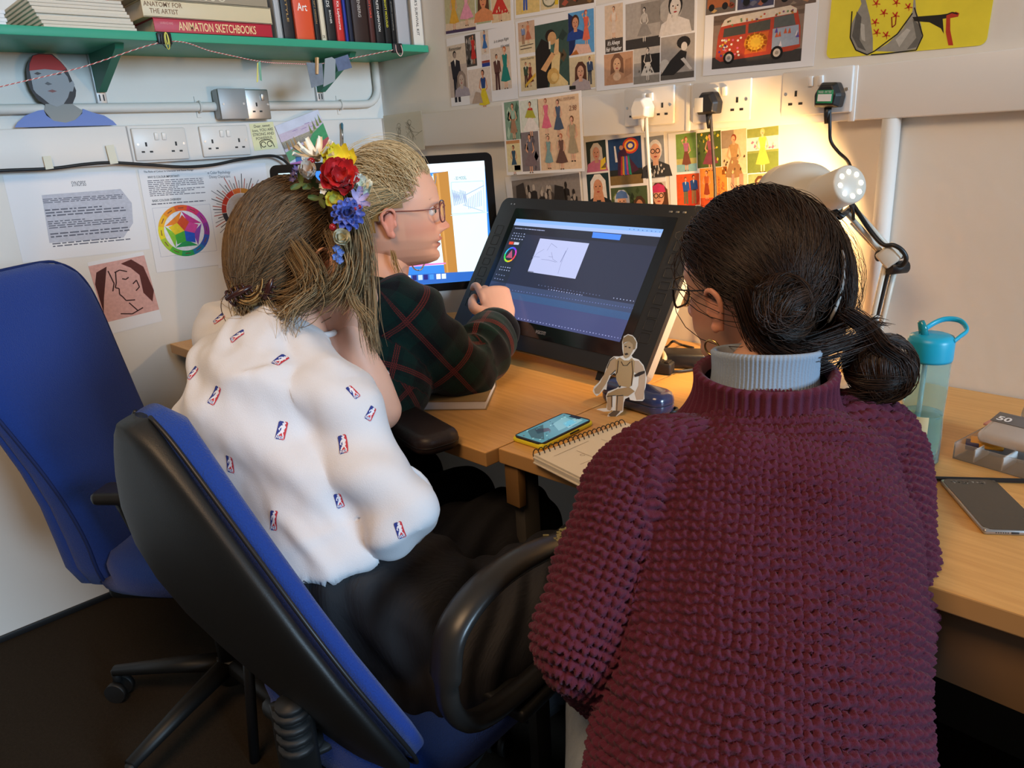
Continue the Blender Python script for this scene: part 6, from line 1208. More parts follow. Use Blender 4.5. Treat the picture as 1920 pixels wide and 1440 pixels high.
lock(260, DP((560, 470, 1.09), (590, 520, 1.075), (575, 552, 1.08), (540, 568, 1.10), (500, 560, 1.12)), .014, 27, A, hA, '54402a', '9a7c54')
lock(60, DP((600, 540, 1.07), (560, 570, 1.06), (540, 600, 1.06), (548, 640, 1.06)), .006, 29, A, hA, *LC, tip=2.5)
lock(40, DP((500, 560, 1.10), (520, 590, 1.09), (545, 585, 1.07), (590, 560, 1.06)), .006, 31, A, hA, *LC, tip=2)
lock(50, DP((650, 520, 1.08), (668, 570, 1.08), (690, 600, 1.08), (700, 640, 1.08)), .006, 33, A, hA, *LC, tip=1.6)
# twisted low bun and claw clips
bc = dep(474, 536, 1.12); bx_ = CR; by_ = CU*.9+CF*.3; rs = np.random.RandomState(8); P_ = []
for k in range(420):
    r0 = .014+.014*rs.rand(); ph = rs.rand()*6.28; tw_ = rs.uniform(2.2, 4.5); z_ = rs.normal()*.008; t = np.linspace(0, tw_, 18)
    P_.append([list(bc+bx_*(r0*math.cos(ph+u)*1.05)+by_*(r0*math.sin(ph+u)*1.25)-CF*(z_+.012*math.cos(u*.7+ph))) for u in t])
strands('hair_bun', np.array(P_), rs.uniform(.0007, .0013, 420), hcols(420, 41, '6a4a26', 'd0aa6e'), hA, A)
MB().ball(bc, (.022, .022, .026), 16).build('bun_core', mat('hair_core', '5a4028', .5), A, True)
lock(90, DP((470, 545, 1.12), (455, 570, 1.12), (480, 600, 1.13), (500, 600, 1.12)), .012, 35, A, hA, '4a341e', 'b08a58', tip=2.2, curl=.012)
clip_m = mat('tortoise_clip', (.035, .010, .008), .25, var=.5, vscale=200)
def claw(c, ax, n, label):
    c = V(c); ax = V(ax).normalized(); n = V(n).normalized(); s_ = ax.cross(n); b = MB()
    b.tube([c-ax*.022, c, c+ax*.022], [(.004, .006), (.005, .008), (.004, .006)], 10)
    for k in range(5):
        o_ = c+ax*(-.018+.009*k)
        for sg in (-1, 1): b.tube(bez([o_, o_+s_*.008*sg+n*.002, o_+s_*.012*sg-n*.010, o_+s_*.006*sg-n*.018], 4), [.0018]*12+[.0012], 6)
    o = b.build('hair_clip', clip_m, A, True); return o
claw(dep(505, 535, 1.095), CU*.9+CR*.3, -CF, ''); claw(dep(449, 548, 1.10), CU*.5+CR, -CF, '')
# thin necklace
MB().tube(bez(DP((490, 588, 1.10), (520, 612, 1.085), (560, 626, 1.085), (590, 632, 1.10)), 8), .0012, 6).build('necklace', mat('dark_chain', (.12, .06, .04), .4, .6), A, True)

# flower crown (worn, but a thing of its own)
FCc = AT @ V((0, 0, .02)); o = thing('flower_crown', 'headband of artificial flowers: red and yellow poppies, white roses, blue cornflower', 'flower crown', FCc); crown = o
band = []
for a in np.linspace(-1.35, 1.35, 26): band.append(AT @ V((.012, -.0965*math.sin(a)*1.0, -.006+.139*math.cos(a))))
MB().tube(band, [(.006, .0018)]*26, 8).build('band', mat('brown_band', (.08, .045, .03), .6), o, True)
petal_c = {}
def petal(mb, c, n, d, L, Wd, cup, ruff=0, seed=0, curl=0):
    """one petal: from c outwards along d, cupped towards n"""
    n = V(n); d = V(d); s_ = d.cross(n).normalized(); rr = random.Random(seed); nu, nv = 5, 6; vs = []
    for j in range(nv+1):
        t = j/nv; wd = Wd*(math.sin(min(t*1.15+.12, 1)*math.pi*.72))**.8*(1 if t < .99 else .75)
        for i in range(nu+1):
            u = i/nu*2-1; h = cup*t*t*L+abs(u)**2*Wd*.35*t-curl*t**3*L+ruff*rr.uniform(-1, 1)*t*.006
            vs.append(c+d*(L*t*(1-.25*cup*t)-abs(u)**2*L*.10*t)+s_*(u*wd/2)+n*h)
    mb.add(vs, [(j*(nu+1)+i, j*(nu+1)+i+1, (j+1)*(nu+1)+i+1, (j+1)*(nu+1)+i) for j in range(nv) for i in range(nu)], 0, True)
def pet_m(c): return mat('petal_'+c, c, .6, sheen=.1)
def flower(label, x, y, t, R_px, layers, centre=None, nrm=None, name='flower'):
    """layers: (count, relative length, relative width, cup, colour, ruffle, phase)"""
    c = dep(x, y, t); n = V(nrm) if nrm is not None else ((c-FCc).normalized()*.55-CF*.75)
    n = n.normalized(); R = R_px*t/FPX; a = n.orthogonal().normalized(); b = n.cross(a)
    f = None
    cm = MB().ball(c-n*.002, R*.16, 10); f = cm.build(name, pet_m(centre or '8a8a3a'), o, True); f['label'] = label
    k = 0
    for cnt, L, Wd, cup, col, ruff, ph in layers:
        for i in range(cnt):
            th_ = 2*math.pi*(i/cnt)+ph; d_ = a*math.cos(th_)+b*math.sin(th_); m_ = MB(); petal(m_, c+n*.0012*k*.2, n, d_, R*L, R*Wd, cup, ruff, i+k*17+x); m_.build('petal', pet_m(col), f, True); k += 1
    return f
flower('white daisy with narrow pointed petals at the top', 594, 294, 1.11, 48, [(9, 1.0, .30, .25, 'ded8c8', 0, .2), (7, .8, .26, .55, 'e6dfcc', 0, .5)], 'c8a04a', V((.35, -.25, .9)))
flower('yellow poppy behind the red one', 634, 306, 1.105, 33, [(5, 1.1, 1.15, .25, 'd8c222', 1, .3), (4, .8, .9, .5, 'e0ca2a', 1, .9)], 'a08a20')
flower('white rosebud at the left of the crown', 579, 328, 1.075, 21, [(5, 1.0, 1.2, .95, 'dcd0c0', .3, .1), (5, .85, 1.1, 1.3, 'e2d8cc', .3, .7), (4, .6, .9, 1.5, 'd8c4b0', .3, .4)], 'd8c8b0')
flower('large red poppy in the middle of the crown', 636, 336, 1.075, 38, [(5, 1.05, 1.2, .22, 'b01014', 1, .15), (5, .85, 1.05, .5, 'c0161a', 1, .75), (4, .5, .7, .9, 'a80e12', 1, .2)], '5a0a0a')
flower('white rose at the right of the red poppy', 674, 352, 1.085, 24, [(6, 1.05, 1.0, .35, 'd5d8c8', 1, .2), (5, .8, .9, .7, 'dfe2d4', 1, .8), (4, .45, .6, 1.1, 'd8dcc8', 1, .1)], 'b8c090')
for xx, yy in ((606, 360), (613, 352), (604, 350)): flower('tiny white blossom', xx, yy, 1.072, 7, [(5, 1.0, .9, .2, 'dfe0da', 0, .2)], 'c8d070')
flower('yellow-green buttercup', 626, 378, 1.068, 19, [(5, 1.0, 1.05, .35, 'c4b02c', .4, .3), (4, .6, .7, .8, 'a8a848', .4, .2)], '7a8a3a')
flower('lilac crocus with long petals', 672, 376, 1.07, 25, [(3, 1.1, .55, .35, '9088b4', 0, .3), (3, .9, .45, .6, 'a49cc8', 0, 1.3)], '6a2a5a', V((.8, -.3, .5)))
flower('blue cornflower with ragged petals', 652, 404, 1.06, 33, [(12, 1.0, .48, .12, '5a68b8', .6, .1), (10, .8, .42, .4, '6876c8', .6, .3), (9, .5, .34, .8, '5260b0', .6, .2), (7, .3, .2, 1.2, '2a3070', .3, .2)], '2a2a58')
flower('white rosebud low on the crown', 640, 447, 1.06, 20, [(5, 1.0, 1.15, .8, 'd8d4bc', .3, .4), (5, .8, 1.0, 1.15, 'e2dec8', .3, 1.0), (3, .5, .7, 1.4, 'c8b890', .3, .1)], 'a8763a')
for xx, yy in ((631, 466), (638, 474), (630, 482), (637, 488)): flower('small blue blossom', xx, yy, 1.06, 8, [(5, 1.0, .9, .3, '5a7ac0', .2, xx*.3)], '8a9ad0')
for xx, yy in ((556, 318), (551, 327), (560, 330), (549, 338)): flower('small violet blossom', xx, yy, 1.10, 8, [(5, 1.0, .6, .5, '6a62a0', .2, xx*.3)], '4a4478')
for xx, yy in ((588, 345), (600, 372), (645, 425), (616, 345), (565, 345), (655, 436)):
    m_ = MB(); c = dep(xx, yy, 1.085)
    for i in range(3): petal(m_, c, -CF, (CR*math.cos(i*2.1+xx)+CU*math.sin(i*2.1+xx)), .018, .009, .2)
    m_.build('leaf', pet_m('4a5a24'), o, True)
for xx, yy, tt_ in ((584, 302, 1.085), (624, 426, 1.055), (674, 388, 1.055), (667, 392, 1.055)): MB().ball(dep(xx, yy, tt_), .0055 if yy < 380 or yy > 400 else .003, 12).build('berry', mat('red_berry', (.28, .01, .015), .2), o, True)

# ------------------------------------------------------------------ stools under the two women at the desks
def stool(name, label, c, z):
    o = thing(name, label, 'stool', (c[0], c[1], 0))
    MB().lathe([(.0005, z-.05), (.12, z-.05), (.13, z-.04), (.13, z-.012), (.118, z), (.0005, z)], 28, T=Matrix.Translation((c[0], c[1], 0))).build('seat', mat('stool_vinyl', (.015, .015, .017), .5), o, True)
    for k in range(4):
        a = math.pi/4+k*math.pi/2; p0 = V((c[0]+.09*math.cos(a), c[1]+.09*math.sin(a), z-.05)); p1 = V((c[0]+.13*math.cos(a), c[1]+.13*math.sin(a), .0)); MB().tube([p0, p1], .011, 10).build('leg', black_m, o, True)
    return o
# ------------------------------------------------------------------ woman B: checked overshirt, glasses, drawing
FB = V((.45, .89, 0)).normalized(); RB = V((FB.y, -FB.x, 0))
bf = V((.62, .785, -.02)).normalized(); bu = V((.02, .02, 1)); br_ = bf.cross(bu).normalized()
B_ear = dep(736, 418, 1.50); BT = headT(B_ear-br_*.074+V((0, 0, .017)), bf, bu)
B_nb = dep(712, 560, 1.585)
B_sp = [V((1.035, -1.07, .50)), V((1.02, -1.045, .66)), dep(690, 735, 1.53), dep(712, 640, 1.56), B_nb]
B_rs, B_re, B_rw = dep(752, 585, 1.47), dep(872, 712, 1.585), dep(943, 600, 1.81)
B_ls = B_sp[3]-RB*.15+V((0, 0, .01)); B_le = V((.76, -.66, .78)); B_lw = V((.80, -.47, .775))
B_hip = [B_sp[0]+RB*s*.085+V((0, .02, 0)) for s in (-1, 1)]; B_kn = [V((.93, -.66, .50)), V((1.12, -.66, .50))]; B_an = [V((.93, -.60, .09)), V((1.13, -.60, .09))]
mb = MB()
limb(mb, B_sp, [(.15, .105), (.13, .095), (.135, .095), (.13, .08), (.058, .058)], up=RB)
limb(mb, [B_nb-V((0, 0, .05)), B_nb, BT @ V((-.022, 0, -.10)), BT @ V((-.012, 0, -.045))], [.064, .055, .049, .052])
for P, r in (([B_sp[3]+RB*.06, B_rs, B_re], (.05, .048, .04)), ([B_re, B_re.lerp(B_rw, .3), B_rw], (.04, .04, .027)), ([B_sp[3]-RB*.06, B_ls, B_le], (.05, .048, .04)), ([B_le, B_lw], (.04, .027))): limb(mb, P, r)
for h, k, a in zip(B_hip, B_kn, B_an): limb(mb, [h, h.lerp(k, .5), k], (.085, .075, .055)); limb(mb, [k, k.lerp(a, .35), a], (.052, .05, .034)); limb(mb, [a-V((0, .03, .04)), a+V((0, .08, -.055)), a+V((.0, .15, -.068))], [.035, (.04, .03), (.035, .02)])
tone = np.array(lin('d8a68e'))
kn = dep(926, 548, 1.85); hr = hand_parts(MB(), B_rw, kn-B_rw, -CF*.75+CU*.55+CR*.15, -1, (.45, .85, 1.0, 1.1), 1.1, .07, .75)
hl = hand_parts(MB(), B_lw, V((.15, 1, 0)), V((0, 0, 1)), 1, (.15, .2, .25, .3))
heads = [head_geo(BT, tone, .95, .6)]
for s in (-1, 1): co, q, _ = remesh(ear_geo(BT, s, .9), .0018, 2); heads.append((co, q, np.tile(np.array(lin('d8907a')), (len(co), 1))))
B = body_mesh('person', 'blonde woman in glasses and a dark checked shirt, drawing on the pen display', mb, heads, tone, .0045, [hl, hr], V((1.0, -.95, 0)))
# eyes, brows, lashes
eye_m = mat('eye_white', (.72, .68, .66), .2); iris_m = mat('iris', (.05, .06, .05), .15); brow_m = hair_mat('brow_hair', '7a5a38', 'a08050')
for s in (-1, 1):
    MB().ball(BT @ V((.0765, .031*s, .000)), .0118, 16).build('eye', eye_m, B, True)
    e = BT @ V((.0765+.0105, (.031+.001)*s, -.0005)); MB().ball(e, (.0034, .0052, .0052), 12, T=BT.to_3x3()).build('iris', iris_m, B, True)
    lid = [BT @ V((.0785+.0105*math.cos(a), .031*s+.0135*math.sin(a), .0035+.0025*math.cos(a))) for a in np.linspace(-1.2, 1.2, 10)]; MB().tube(lid, .0022, 6).build('eyelid', mat('lid_skin', lin('c98a74'), .5), B, True)
    MB().tube([p+V((0, 0, .0005))+(p-(BT @ V((.07, .031*s, 0)))).normalized()*.0022 for p in lid], .0008, 5).build('lashes', mat('lash_dark', (.05, .03, .02), .5), B, True)
    rs = np.random.RandomState(5+s); P_ = []
    for k in range(60):
        u = rs.rand(); y = (.012+.034*u)*s; z = .0185+.005*math.sin(u*2.4)+rs.normal()*.0012; x = .0925*max(1-(y/.0745)**2, .05)**.43+.0025; P_.append([[x, y, z], [x-.0005, y+.003*s, z+.002], [x-.0012, y+.007*s, z+.0025]])
    strands('eyebrow', toW(BT, np.array(P_)), np.full(60, .0008), hcols(60, 7, '5a3e24', '8a6840'), brow_m, B)
# glasses
gm = mat('rose_tortoise', (.20, .06, .05), .25, var=.5, vscale=150); lens_m = mat('lens', (.8, .85, .9), .05, alpha=.10)
def glasses(T, m, parent, w=.046, h=.038, x=.1065):
    o = MB()
    for s in (-1, 1):
        P = [T @ V((x-.010*(abs(y)/.055)**2*1.0, y, z)) for y, z in rrect(w, h, .014, 5, .0315*s, -.004)]; o.tube(P, .0017, 6, closed=True)
    o.tube(bez([T @ V((x-.002, -.0085, .004)), T @ V((x+.001, 0, .007)), T @ V((x-.002, .0085, .004))], 4), .0016, 6)
    for s in (-1, 1): o.tube(bez([T @ V((x-.011, .0545*s, .006)), T @ V((x-.018, .066*s, .006)), T @ V((.05, .0755*s, .005)), T @ V((-.004, .0785*s, .004)), T @ V((-.020, .076*s, -.014))], 6), [(.0011, .0024)]*25, 6)
    g_ = o.build('glasses', m, parent, True); l_ = MB()
    for s in (-1, 1):
        P = [T @ V((x-.010*(abs(y)/.055)**2, y, z)) for y, z in rrect(w-.001, h-.001, .0135, 5, .0315*s, -.004)]; l_.add(P, [tuple(range(len(P)))])
    l_.build('lens', lens_m, g_, True); return g_
glasses(BT, gm, B)
# checked overshirt
pl = mat('tartan_flannel', (.01, .015, .016), .9, sheen=.12, spec=.15, bump=.35, bscale=420); nt = pl.node_tree; L = nt.links; bs = nt.nodes['Principled BSDF']
at = nt.nodes.new('ShaderNodeAttribute'); at.attribute_name = 'weave'; sx_ = nt.nodes.new('ShaderNodeSeparateXYZ'); L.new(at.outputs['Vector'], sx_.inputs[0])
def mth(op, a, b=None):
    n = nt.nodes.new('ShaderNodeMath'); n.operation = op
    for i, v in enumerate((a, b)):
        if v is None: continue
        if hasattr(v, 'links'): L.new(v, n.inputs[i])
        else: n.inputs[i].default_value = v
    return n.outputs[0]
def ramp(sock, stops):
    n = nt.nodes.new('ShaderNodeValToRGB'); n.color_ramp.interpolation = 'CONSTANT'; e = n.color_ramp.elements
    e[0].position = 0; e[0].color = (stops[0][1],)*3+(1,); e[1].position = stops[1][0]; e[1].color = (stops[1][1],)*3+(1,)
    for p_, v_ in stops[2:]: k = e.new(p_); k.color = (v_,)*3+(1,)
    L.new(sock, n.inputs[0]); return n.outputs[0]
PER = .15; red = [(0, 0), (.462, 1), (.477, .1), (.490, 1), (.505, .1), (.518, 1), (.533, 0)]; grn = [(0, 0), (.18, 1), (.40, .35), (.60, 1), (.82, 0)]
fr_ = [mth('FRACT', mth('DIVIDE', mth('ADD', sx_.outputs[i], 5.0+o_), PER)) for i, o_ in ((0, .02), (1, .035))]
R_ = mth('MAXIMUM', ramp(fr_[0], red), ramp(fr_[1], red)); G_ = mth('MULTIPLY', mth('ADD', ramp(fr_[0], grn), ramp(fr_[1], grn)), .5)
tw_ = mth('GREATER_THAN', mth('FRACT', mth('MULTIPLY', mth('ADD', sx_.outputs[0], sx_.outputs[1]), 210)), .38); R_ = mth('MULTIPLY', R_, mth('ADD', mth('MULTIPLY', tw_, .7), .3))
m1 = nt.nodes.new('ShaderNodeMix'); m1.data_type = 'RGBA'; L.new(G_, m1.inputs[0]); m1.inputs[6].default_value = (.0035, .0035, .005, 1); m1.inputs[7].default_value = (.003, .018, .014, 1)
m2 = nt.nodes.new('ShaderNodeMix'); m2.data_type = 'RGBA'; L.new(R_, m2.inputs[0]); L.new(m1.outputs[2], m2.inputs[6]); m2.inputs[7].default_value = (.13, .017, .014, 1); L.new(m2.outputs[2], bs.inputs['Base Color'])
g = MB()
limb(g, B_sp, [(.170, .125), (.155, .118), (.158, .118), (.152, .098), (.068, .066)], up=RB)
limb(g, [B_sp[3]+RB*.05, B_rs, B_rs.lerp(B_re, .5)+V((.0, -.012, .0)), B_re+V((0, 0, .012))], [.070, .076, .074, (.066, .066)], n=28)
cuffp = B_re.lerp(B_rw, .76)
limb(g, [B_re+V((0, 0, .014)), B_re.lerp(B_rw, .35)+V((0, 0, .012)), B_re.lerp(B_rw, .62)+V((0, 0, .006)), cuffp], [(.062, .064), (.070, .068), (.064, .062), (.055, .053)], n=28, round1=.25)
limb(g, [B_sp[3]-RB*.05, B_ls, B_le], [.068, .07, .06]); limb(g, [B_le, B_le.lerp(B_lw, .85)], [.06, .05])
co, q, ed = remesh(g, .0045, 5); nn = normals(co, q)
bones = [(B_sp, .15, tuple(RB)), ([B_rs, B_re], .085, (0, 0, 1)), ([B_re, B_rw], .075, (0, 0, 1)), ([B_ls, B_le], .07, (0, 0, 1)), ([B_le, B_lw], .06, (0, 0, 1))]
uv, ID = bone_uv(co, bones)
fa = np.where(np.isin(ID, (1, 2)), 1.0, .3); d_ = .005*vn(co, 16, 31)+fa*.0055*np.sin(uv[:, 1]*75+2.6*vn(co, 11, 32)+uv[:, 0]*9)*np.clip(vn(co, 9, 33)+.45, 0, 1)
# bunched folds near the elbow and the wrist
for c_, w_ in ((B_re.lerp(B_rw, .45), .055), (B_re, .06), (B_re.lerp(B_rw, .7), .05)): d_ += .004*np.exp(-(np.linalg.norm(co-np.array(c_), axis=1)/w_)**2)*np.sin(uv[:, 1]*130+uv[:, 0]*14+vn(co, 18, 34)*2)
shirt = npmesh('checked_shirt', co+nn*d_[:, None], q, pl, B, uv=uv)
fd = (B_rw-B_re).normalized(); a = fd.orthogonal().normalized(); b_ = fd.cross(a); rs = random.Random(4)
def weave_build(mb, name, parent, pts_uv=None):
    o = mb.build(name, pl, parent, True); n = len(o.data.vertices); c_ = np.zeros(n*3); o.data.vertices.foreach_get('co', c_); at_ = o.data.attributes.new('weave', 'FLOAT_VECTOR', 'POINT'); at_.data.foreach_set('vector', c_.astype(np.float32)); return o
weave_build(MB().tube([cuffp+fd*.012+(a*math.cos(t)+b_*math.sin(t))*.052 for t in np.linspace(0, 2*math.pi, 32)[:-1]], [(.006, .016)]*31, 8, closed=True, up=a), 'cuff', shirt)
fr_b = MB(); 
for k in range(46):
    t = 6.283*k/46; c_ = cuffp+fd*.024+(a*math.cos(t)+b_*math.sin(t))*.050; fr_b.tube([c_, c_+fd*.006+(a*math.cos(t)+b_*math.sin(t))*.003*rs.uniform(-1, 1)], [.0009, .0004], 4)
fr_b.build('frayed_edge', mat('fray_dark', (.03, .022, .024), .9), shirt, True)
cl_ = MB(); ring = []
for z_, r_ in ((-.02, .070), (.012, .066), (.030, .060)):
    ring.append([B_nb+V((0, 0, z_))+RB*(r_*1.0*math.cos(t))+FB*(r_*1.0*math.sin(t)+z_*.2) for t in np.linspace(0, 2*math.pi, 41)[:-1]])
vs = sum(ring, []); cl_.add(vs, [(j*40+k, j*40+(k+1) % 40, (j+1)*40+(k+1) % 40, (j+1)*40+k) for j in (0, 1) for k in range(40)], 0, True); c_o = weave_build(cl_, 'shirt_collar', shirt); sd = c_o.modifiers.new('s', 'SOLIDIFY'); sd.thickness = .004
pt = dep(806, 552, 1.56); MB().add([pt, dep(778, 540, 1.55), dep(790, 566, 1.55), dep(770, 525, 1.58)], [(0, 1, 2), (0, 3, 1)]).build('collar_point', mat('collar_dark', (.008, .010, .012), .9), shirt, True).modifiers.new('s', 'SOLIDIFY').thickness = .003
MB().tube(bez([dep(772, 497, 1.57), dep(778, 505, 1.555), dep(789, 506, 1.555), dep(796, 494, 1.57)], 6), .0016, 6).build('neck_chain', mat('silver_chain', (.6, .58, .55), .25, .9), B, True)
g = MB(); limb(g, [B_sp[0]-V((0, 0, .03)), B_sp[0]+V((0, 0, .07)), B_sp[1]], [(.172, .13), (.170, .13), (.145, .11)], up=RB)
for h, k, a_ in zip(B_hip, B_kn, B_an): limb(g, [h, h.lerp(k, .5), k], (.105, .095, .072)); limb(g, [k, k.lerp(a_, .4), a_], (.070, .066, .056))
co, q, ed = remesh(g, .008, 4); npmesh('trousers', co, q, mat('black_trousers'), B)
for a_ in B_an: limb(MB(), [a_+V((0, -.045, -.055)), a_+V((0, .05, -.055)), a_+V((0, .16, -.062))], [(.038, .034), (.044, .034), (.038, .026)], up=(1, 0, 0)).build('shoe', black_m, B, True)
# blonde hair swept back
hB = hair_mat('blonde_hair', 'b08a50', 'e2c690'); keepB = hairline(.56, .18, .08, -.5)
p, f_ = cap_geo(BT, keepB, .003); npmesh('hair_base', p, f_, hB, B, np.tile(np.array(lin('8a6a3c')), (len(p), 1)))
d = dirs(10000, 51); d = d[keepB(d)][:4200]; P_ = wrap(d, np.array([-.97, 0, .0]), 15, .002, .007, 52, .005, .005)
strands('hair', toW(BT, P_), np.random.RandomState(6).uniform(.0004, .0009, len(P_)), hcols(len(P_), 53, '6a5230', 'dcc496', d), hB, B)
dd = d[d[:, 0] > .1][:900]; P_ = wrap(dd, np.array([-.6, 0, .8]), 14, .004, .010, 54, .007, .007); strands('hair_top', toW(BT, P_), np.random.RandomState(7).uniform(.0004, .0008, len(P_)), hcols(len(P_), 55, '80643a', 'e4cfa4', dd), hB, B)
P_ = wrap(d[:110], np.array([-.8, 0, .3]), 14, .006, .018, 56, .012, .014); strands('flyaway_hair', toW(BT, P_), np.full(len(P_), .00035), hcols(len(P_), 57, 'c8b080', 'f0e2c0'), hB, B)
bb = BT @ V((-.125, 0, -.01)); rs = np.random.RandomState(9); P_ = []
for k in range(300):
    r0 = .012+.022*rs.rand(); ph = rs.rand()*6.28; zz = rs.normal()*.012; P_.append([list(BT.to_3x3() @ V((zz, r0*math.cos(ph+u), r0*math.sin(ph+u)))+bb) for u in np.linspace(0, 3.2, 14)])
strands('hair_bun', np.array(P_), rs.uniform(.0007, .0013, 300), hcols(300, 58, '9a7840', 'e0c48e'), hB, B); MB().ball(bb, .024, 14).build('bun_core', mat('hair_core_blonde', '8a6a3c', .5), B, True)
lock(70, DP((705, 395, 1.56), (700, 440, 1.56), (715, 475, 1.57), (745, 500, 1.56)), .006, 61, B, hB, '8a6830', 'cfae74'); lock(24, DP((735, 470, 1.52), (742, 500, 1.53), (752, 530, 1.55)), .004, 63, B, hB, '9a7840', 'cfae74', tip=2)
# stylus
tip = None
n_ = -F_.copy() if False else V((-.012, -.832, .554)); dr_ = ray(893, 573); tipP = CAM+dr_*((cc-CAM).dot(n_)/dr_.dot(n_))+n_*.003; tl = dep(962, 560, 1.80); tdir = (tl-tipP).normalized()
o = thing('stylus', 'black drawing stylus in the hand of the blonde woman', 'stylus', tipP)
MB().tube([tipP+tdir*.008, tipP+tdir*.022, tipP+tdir*.05, tipP+tdir*.085], [.0035, .0062, .0070, .0066], 12).build('barrel', black_m, o, True); MB().tube([tipP, tipP+tdir*.009], [.0011, .0032], 8).build('nib', mat('nib_grey', (.2, .2, .2), .4), o, True)
MB().box(tipP+tdir*.05+n_*.0062, (.022, .004, .0025), frame(tdir, n_), bev=.0008).build('side_switch', blackr_m, o, True)
stool('stool', 'low black stool under the blonde woman at the left desk', (B_sp[0].x, B_sp[0].y), .40)

# ------------------------------------------------------------------ woman C: burgundy jumper, seen from behind
FC = V((-.60, .80, 0)).normalized(); RC = V((FC.y, -FC.x, 0))
CT = headT(dep(1356, 572, .98)+V((.0, .079, .014)), V((-1, .06, -.12)), V((-.12, -.0, 1)))
C_nb = dep(1432, 742, .94)
C_sp = [V((2.03, -1.045, .50)), dep(1425, 1240, .82), dep(1432, 980, .885), dep(1440, 858, .925), C_nb]
C_rs, C_re, C_rw = dep(1610, 842, .985), dep(1640, 1160, .90), dep(1540, 1330, .96)
C_ls, C_le, C_lw = dep(1230, 908, .905), dep(1112, 1195, .85), dep(1215, 1310, .95)
C_hip = [C_sp[0]+RC*s*.085+FC*.02 for s in (-1, 1)]; C_kn = [h+FC*.40+RC*s*.05 for h, s in zip(C_hip, (-1, 1))]; C_kn = [V((k.x, k.y, .52)) for k in C_kn]; C_an = [V((k.x+FC.x*.02, k.y+FC.y*.02, .09)) for k in C_kn]
mb = MB()
limb(mb, C_sp, [(.15, .105), (.14, .095), (.15, .095), (.14, .08), (.06, .06)], up=RC)
limb(mb, [C_nb-V((0, 0, .05)), C_nb, CT @ V((-.022, 0, -.10)), CT @ V((-.012, 0, -.045))], [.064, .058, .054, .056])
for P, r in (([C_sp[3]+RC*.06, C_rs, C_re], (.05, .048, .04)), ([C_re, C_rw], (.04, .027)), ([C_sp[3]-RC*.06, C_ls, C_le], (.05, .048, .04)), ([C_le, C_lw], (.04, .027))): limb(mb, P, r)
for h, k, a in zip(C_hip, C_kn, C_an): limb(mb, [h, h.lerp(k, .5), k], (.085, .075, .055)); limb(mb, [k, k.lerp(a, .35), a], (.052, .05, .034)); limb(mb, [a-V((0, .03, .04)), a+FC*.08-V((0, 0, .055)), a+FC*.15-V((0, 0, .068))], [.035, (.04, .03), (.035, .02)])
tone = np.array(lin('cf9a7c')); hl = hand_parts(MB(), C_lw, FC-RC*.1-Zv*.1, Zv, 1); hr = hand_parts(MB(), C_rw, FC-RC*.4-Zv*.2, Zv, -1)
heads = [head_geo(CT, tone, .95)]
for s in (-1, 1): co, q, _ = remesh(ear_geo(CT, s, .88, .095), .0018, 2); heads.append((co, q, np.tile(np.array(lin('c98a6e')), (len(co), 1))))
Cw = body_mesh('person', 'dark-haired woman seen from behind in a chunky burgundy knitted jumper', mb, heads, tone, .0045, [hl, hr], V((2.0, -.95, 0)))
knit = mat('burgundy_wool', '572536', .9, sheen=.08, spec=.1, bump=.5, bscale=900, var=.22, vscale=120)
g = MB()
limb(g, [C_sp[0]+V((0, 0, -.02)), C_sp[0]+V((0, 0, .05))]+C_sp[1:], [(.172, .128), (.174, .13), (.172, .126), (.168, .12), (.146, .094), (.076, .072)], up=RC, n=36, round1=.12)
limb(g, [C_sp[3]+RC*.04, C_rs, C_rs.lerp(C_re, .5)+RC*.004, C_re], [.068, .076, .072, .068], n=28); limb(g, [C_re, C_re.lerp(C_rw, .5), C_re.lerp(C_rw, .9)], [.068, .062, .045], n=24)
limb(g, [C_sp[3]-RC*.04-V((0, 0, .012)), C_ls, C_ls.lerp(C_le, .5)-RC*.004, C_le], [.068, .078, .074, .070], n=28); limb(g, [C_le, C_le.lerp(C_lw, .5), C_le.lerp(C_lw, .9)], [.070, .066, .05], n=24)
co, q, ed = remesh(g, .0024, 10); nn = normals(co, q)
uv, ID = bone_uv(co, [(C_sp, .165, tuple(-FC)), ([C_rs, C_re], .075, tuple(FC)), ([C_re, C_rw], .065, tuple(FC)), ([C_ls, C_le], .076, tuple(FC)), ([C_le, C_lw], .066, tuple(FC))])
co = co+nn*(.006*vn(co, 9, 71)+.004*vn(co, 20, 72))[:, None]
u, v = uv[:, 0]/.0105+.22*vn(co, 45, 73), uv[:, 1]/.0112+.25*vn(co, 40, 74); fu = np.abs(u-np.round(u)); vv = v+.30*fu*2-.15*(np.round(u) % 2)
h_ = np.abs(np.cos(math.pi*vv))**.55*(.42+.58*np.abs(np.cos(math.pi*u))**.6); h_ = h_+.14*vn(co, 320, 75)
jumper = npmesh('knitted_jumper', co+nn*(.0108*(h_-.6))[:, None], q, knit, Cw)
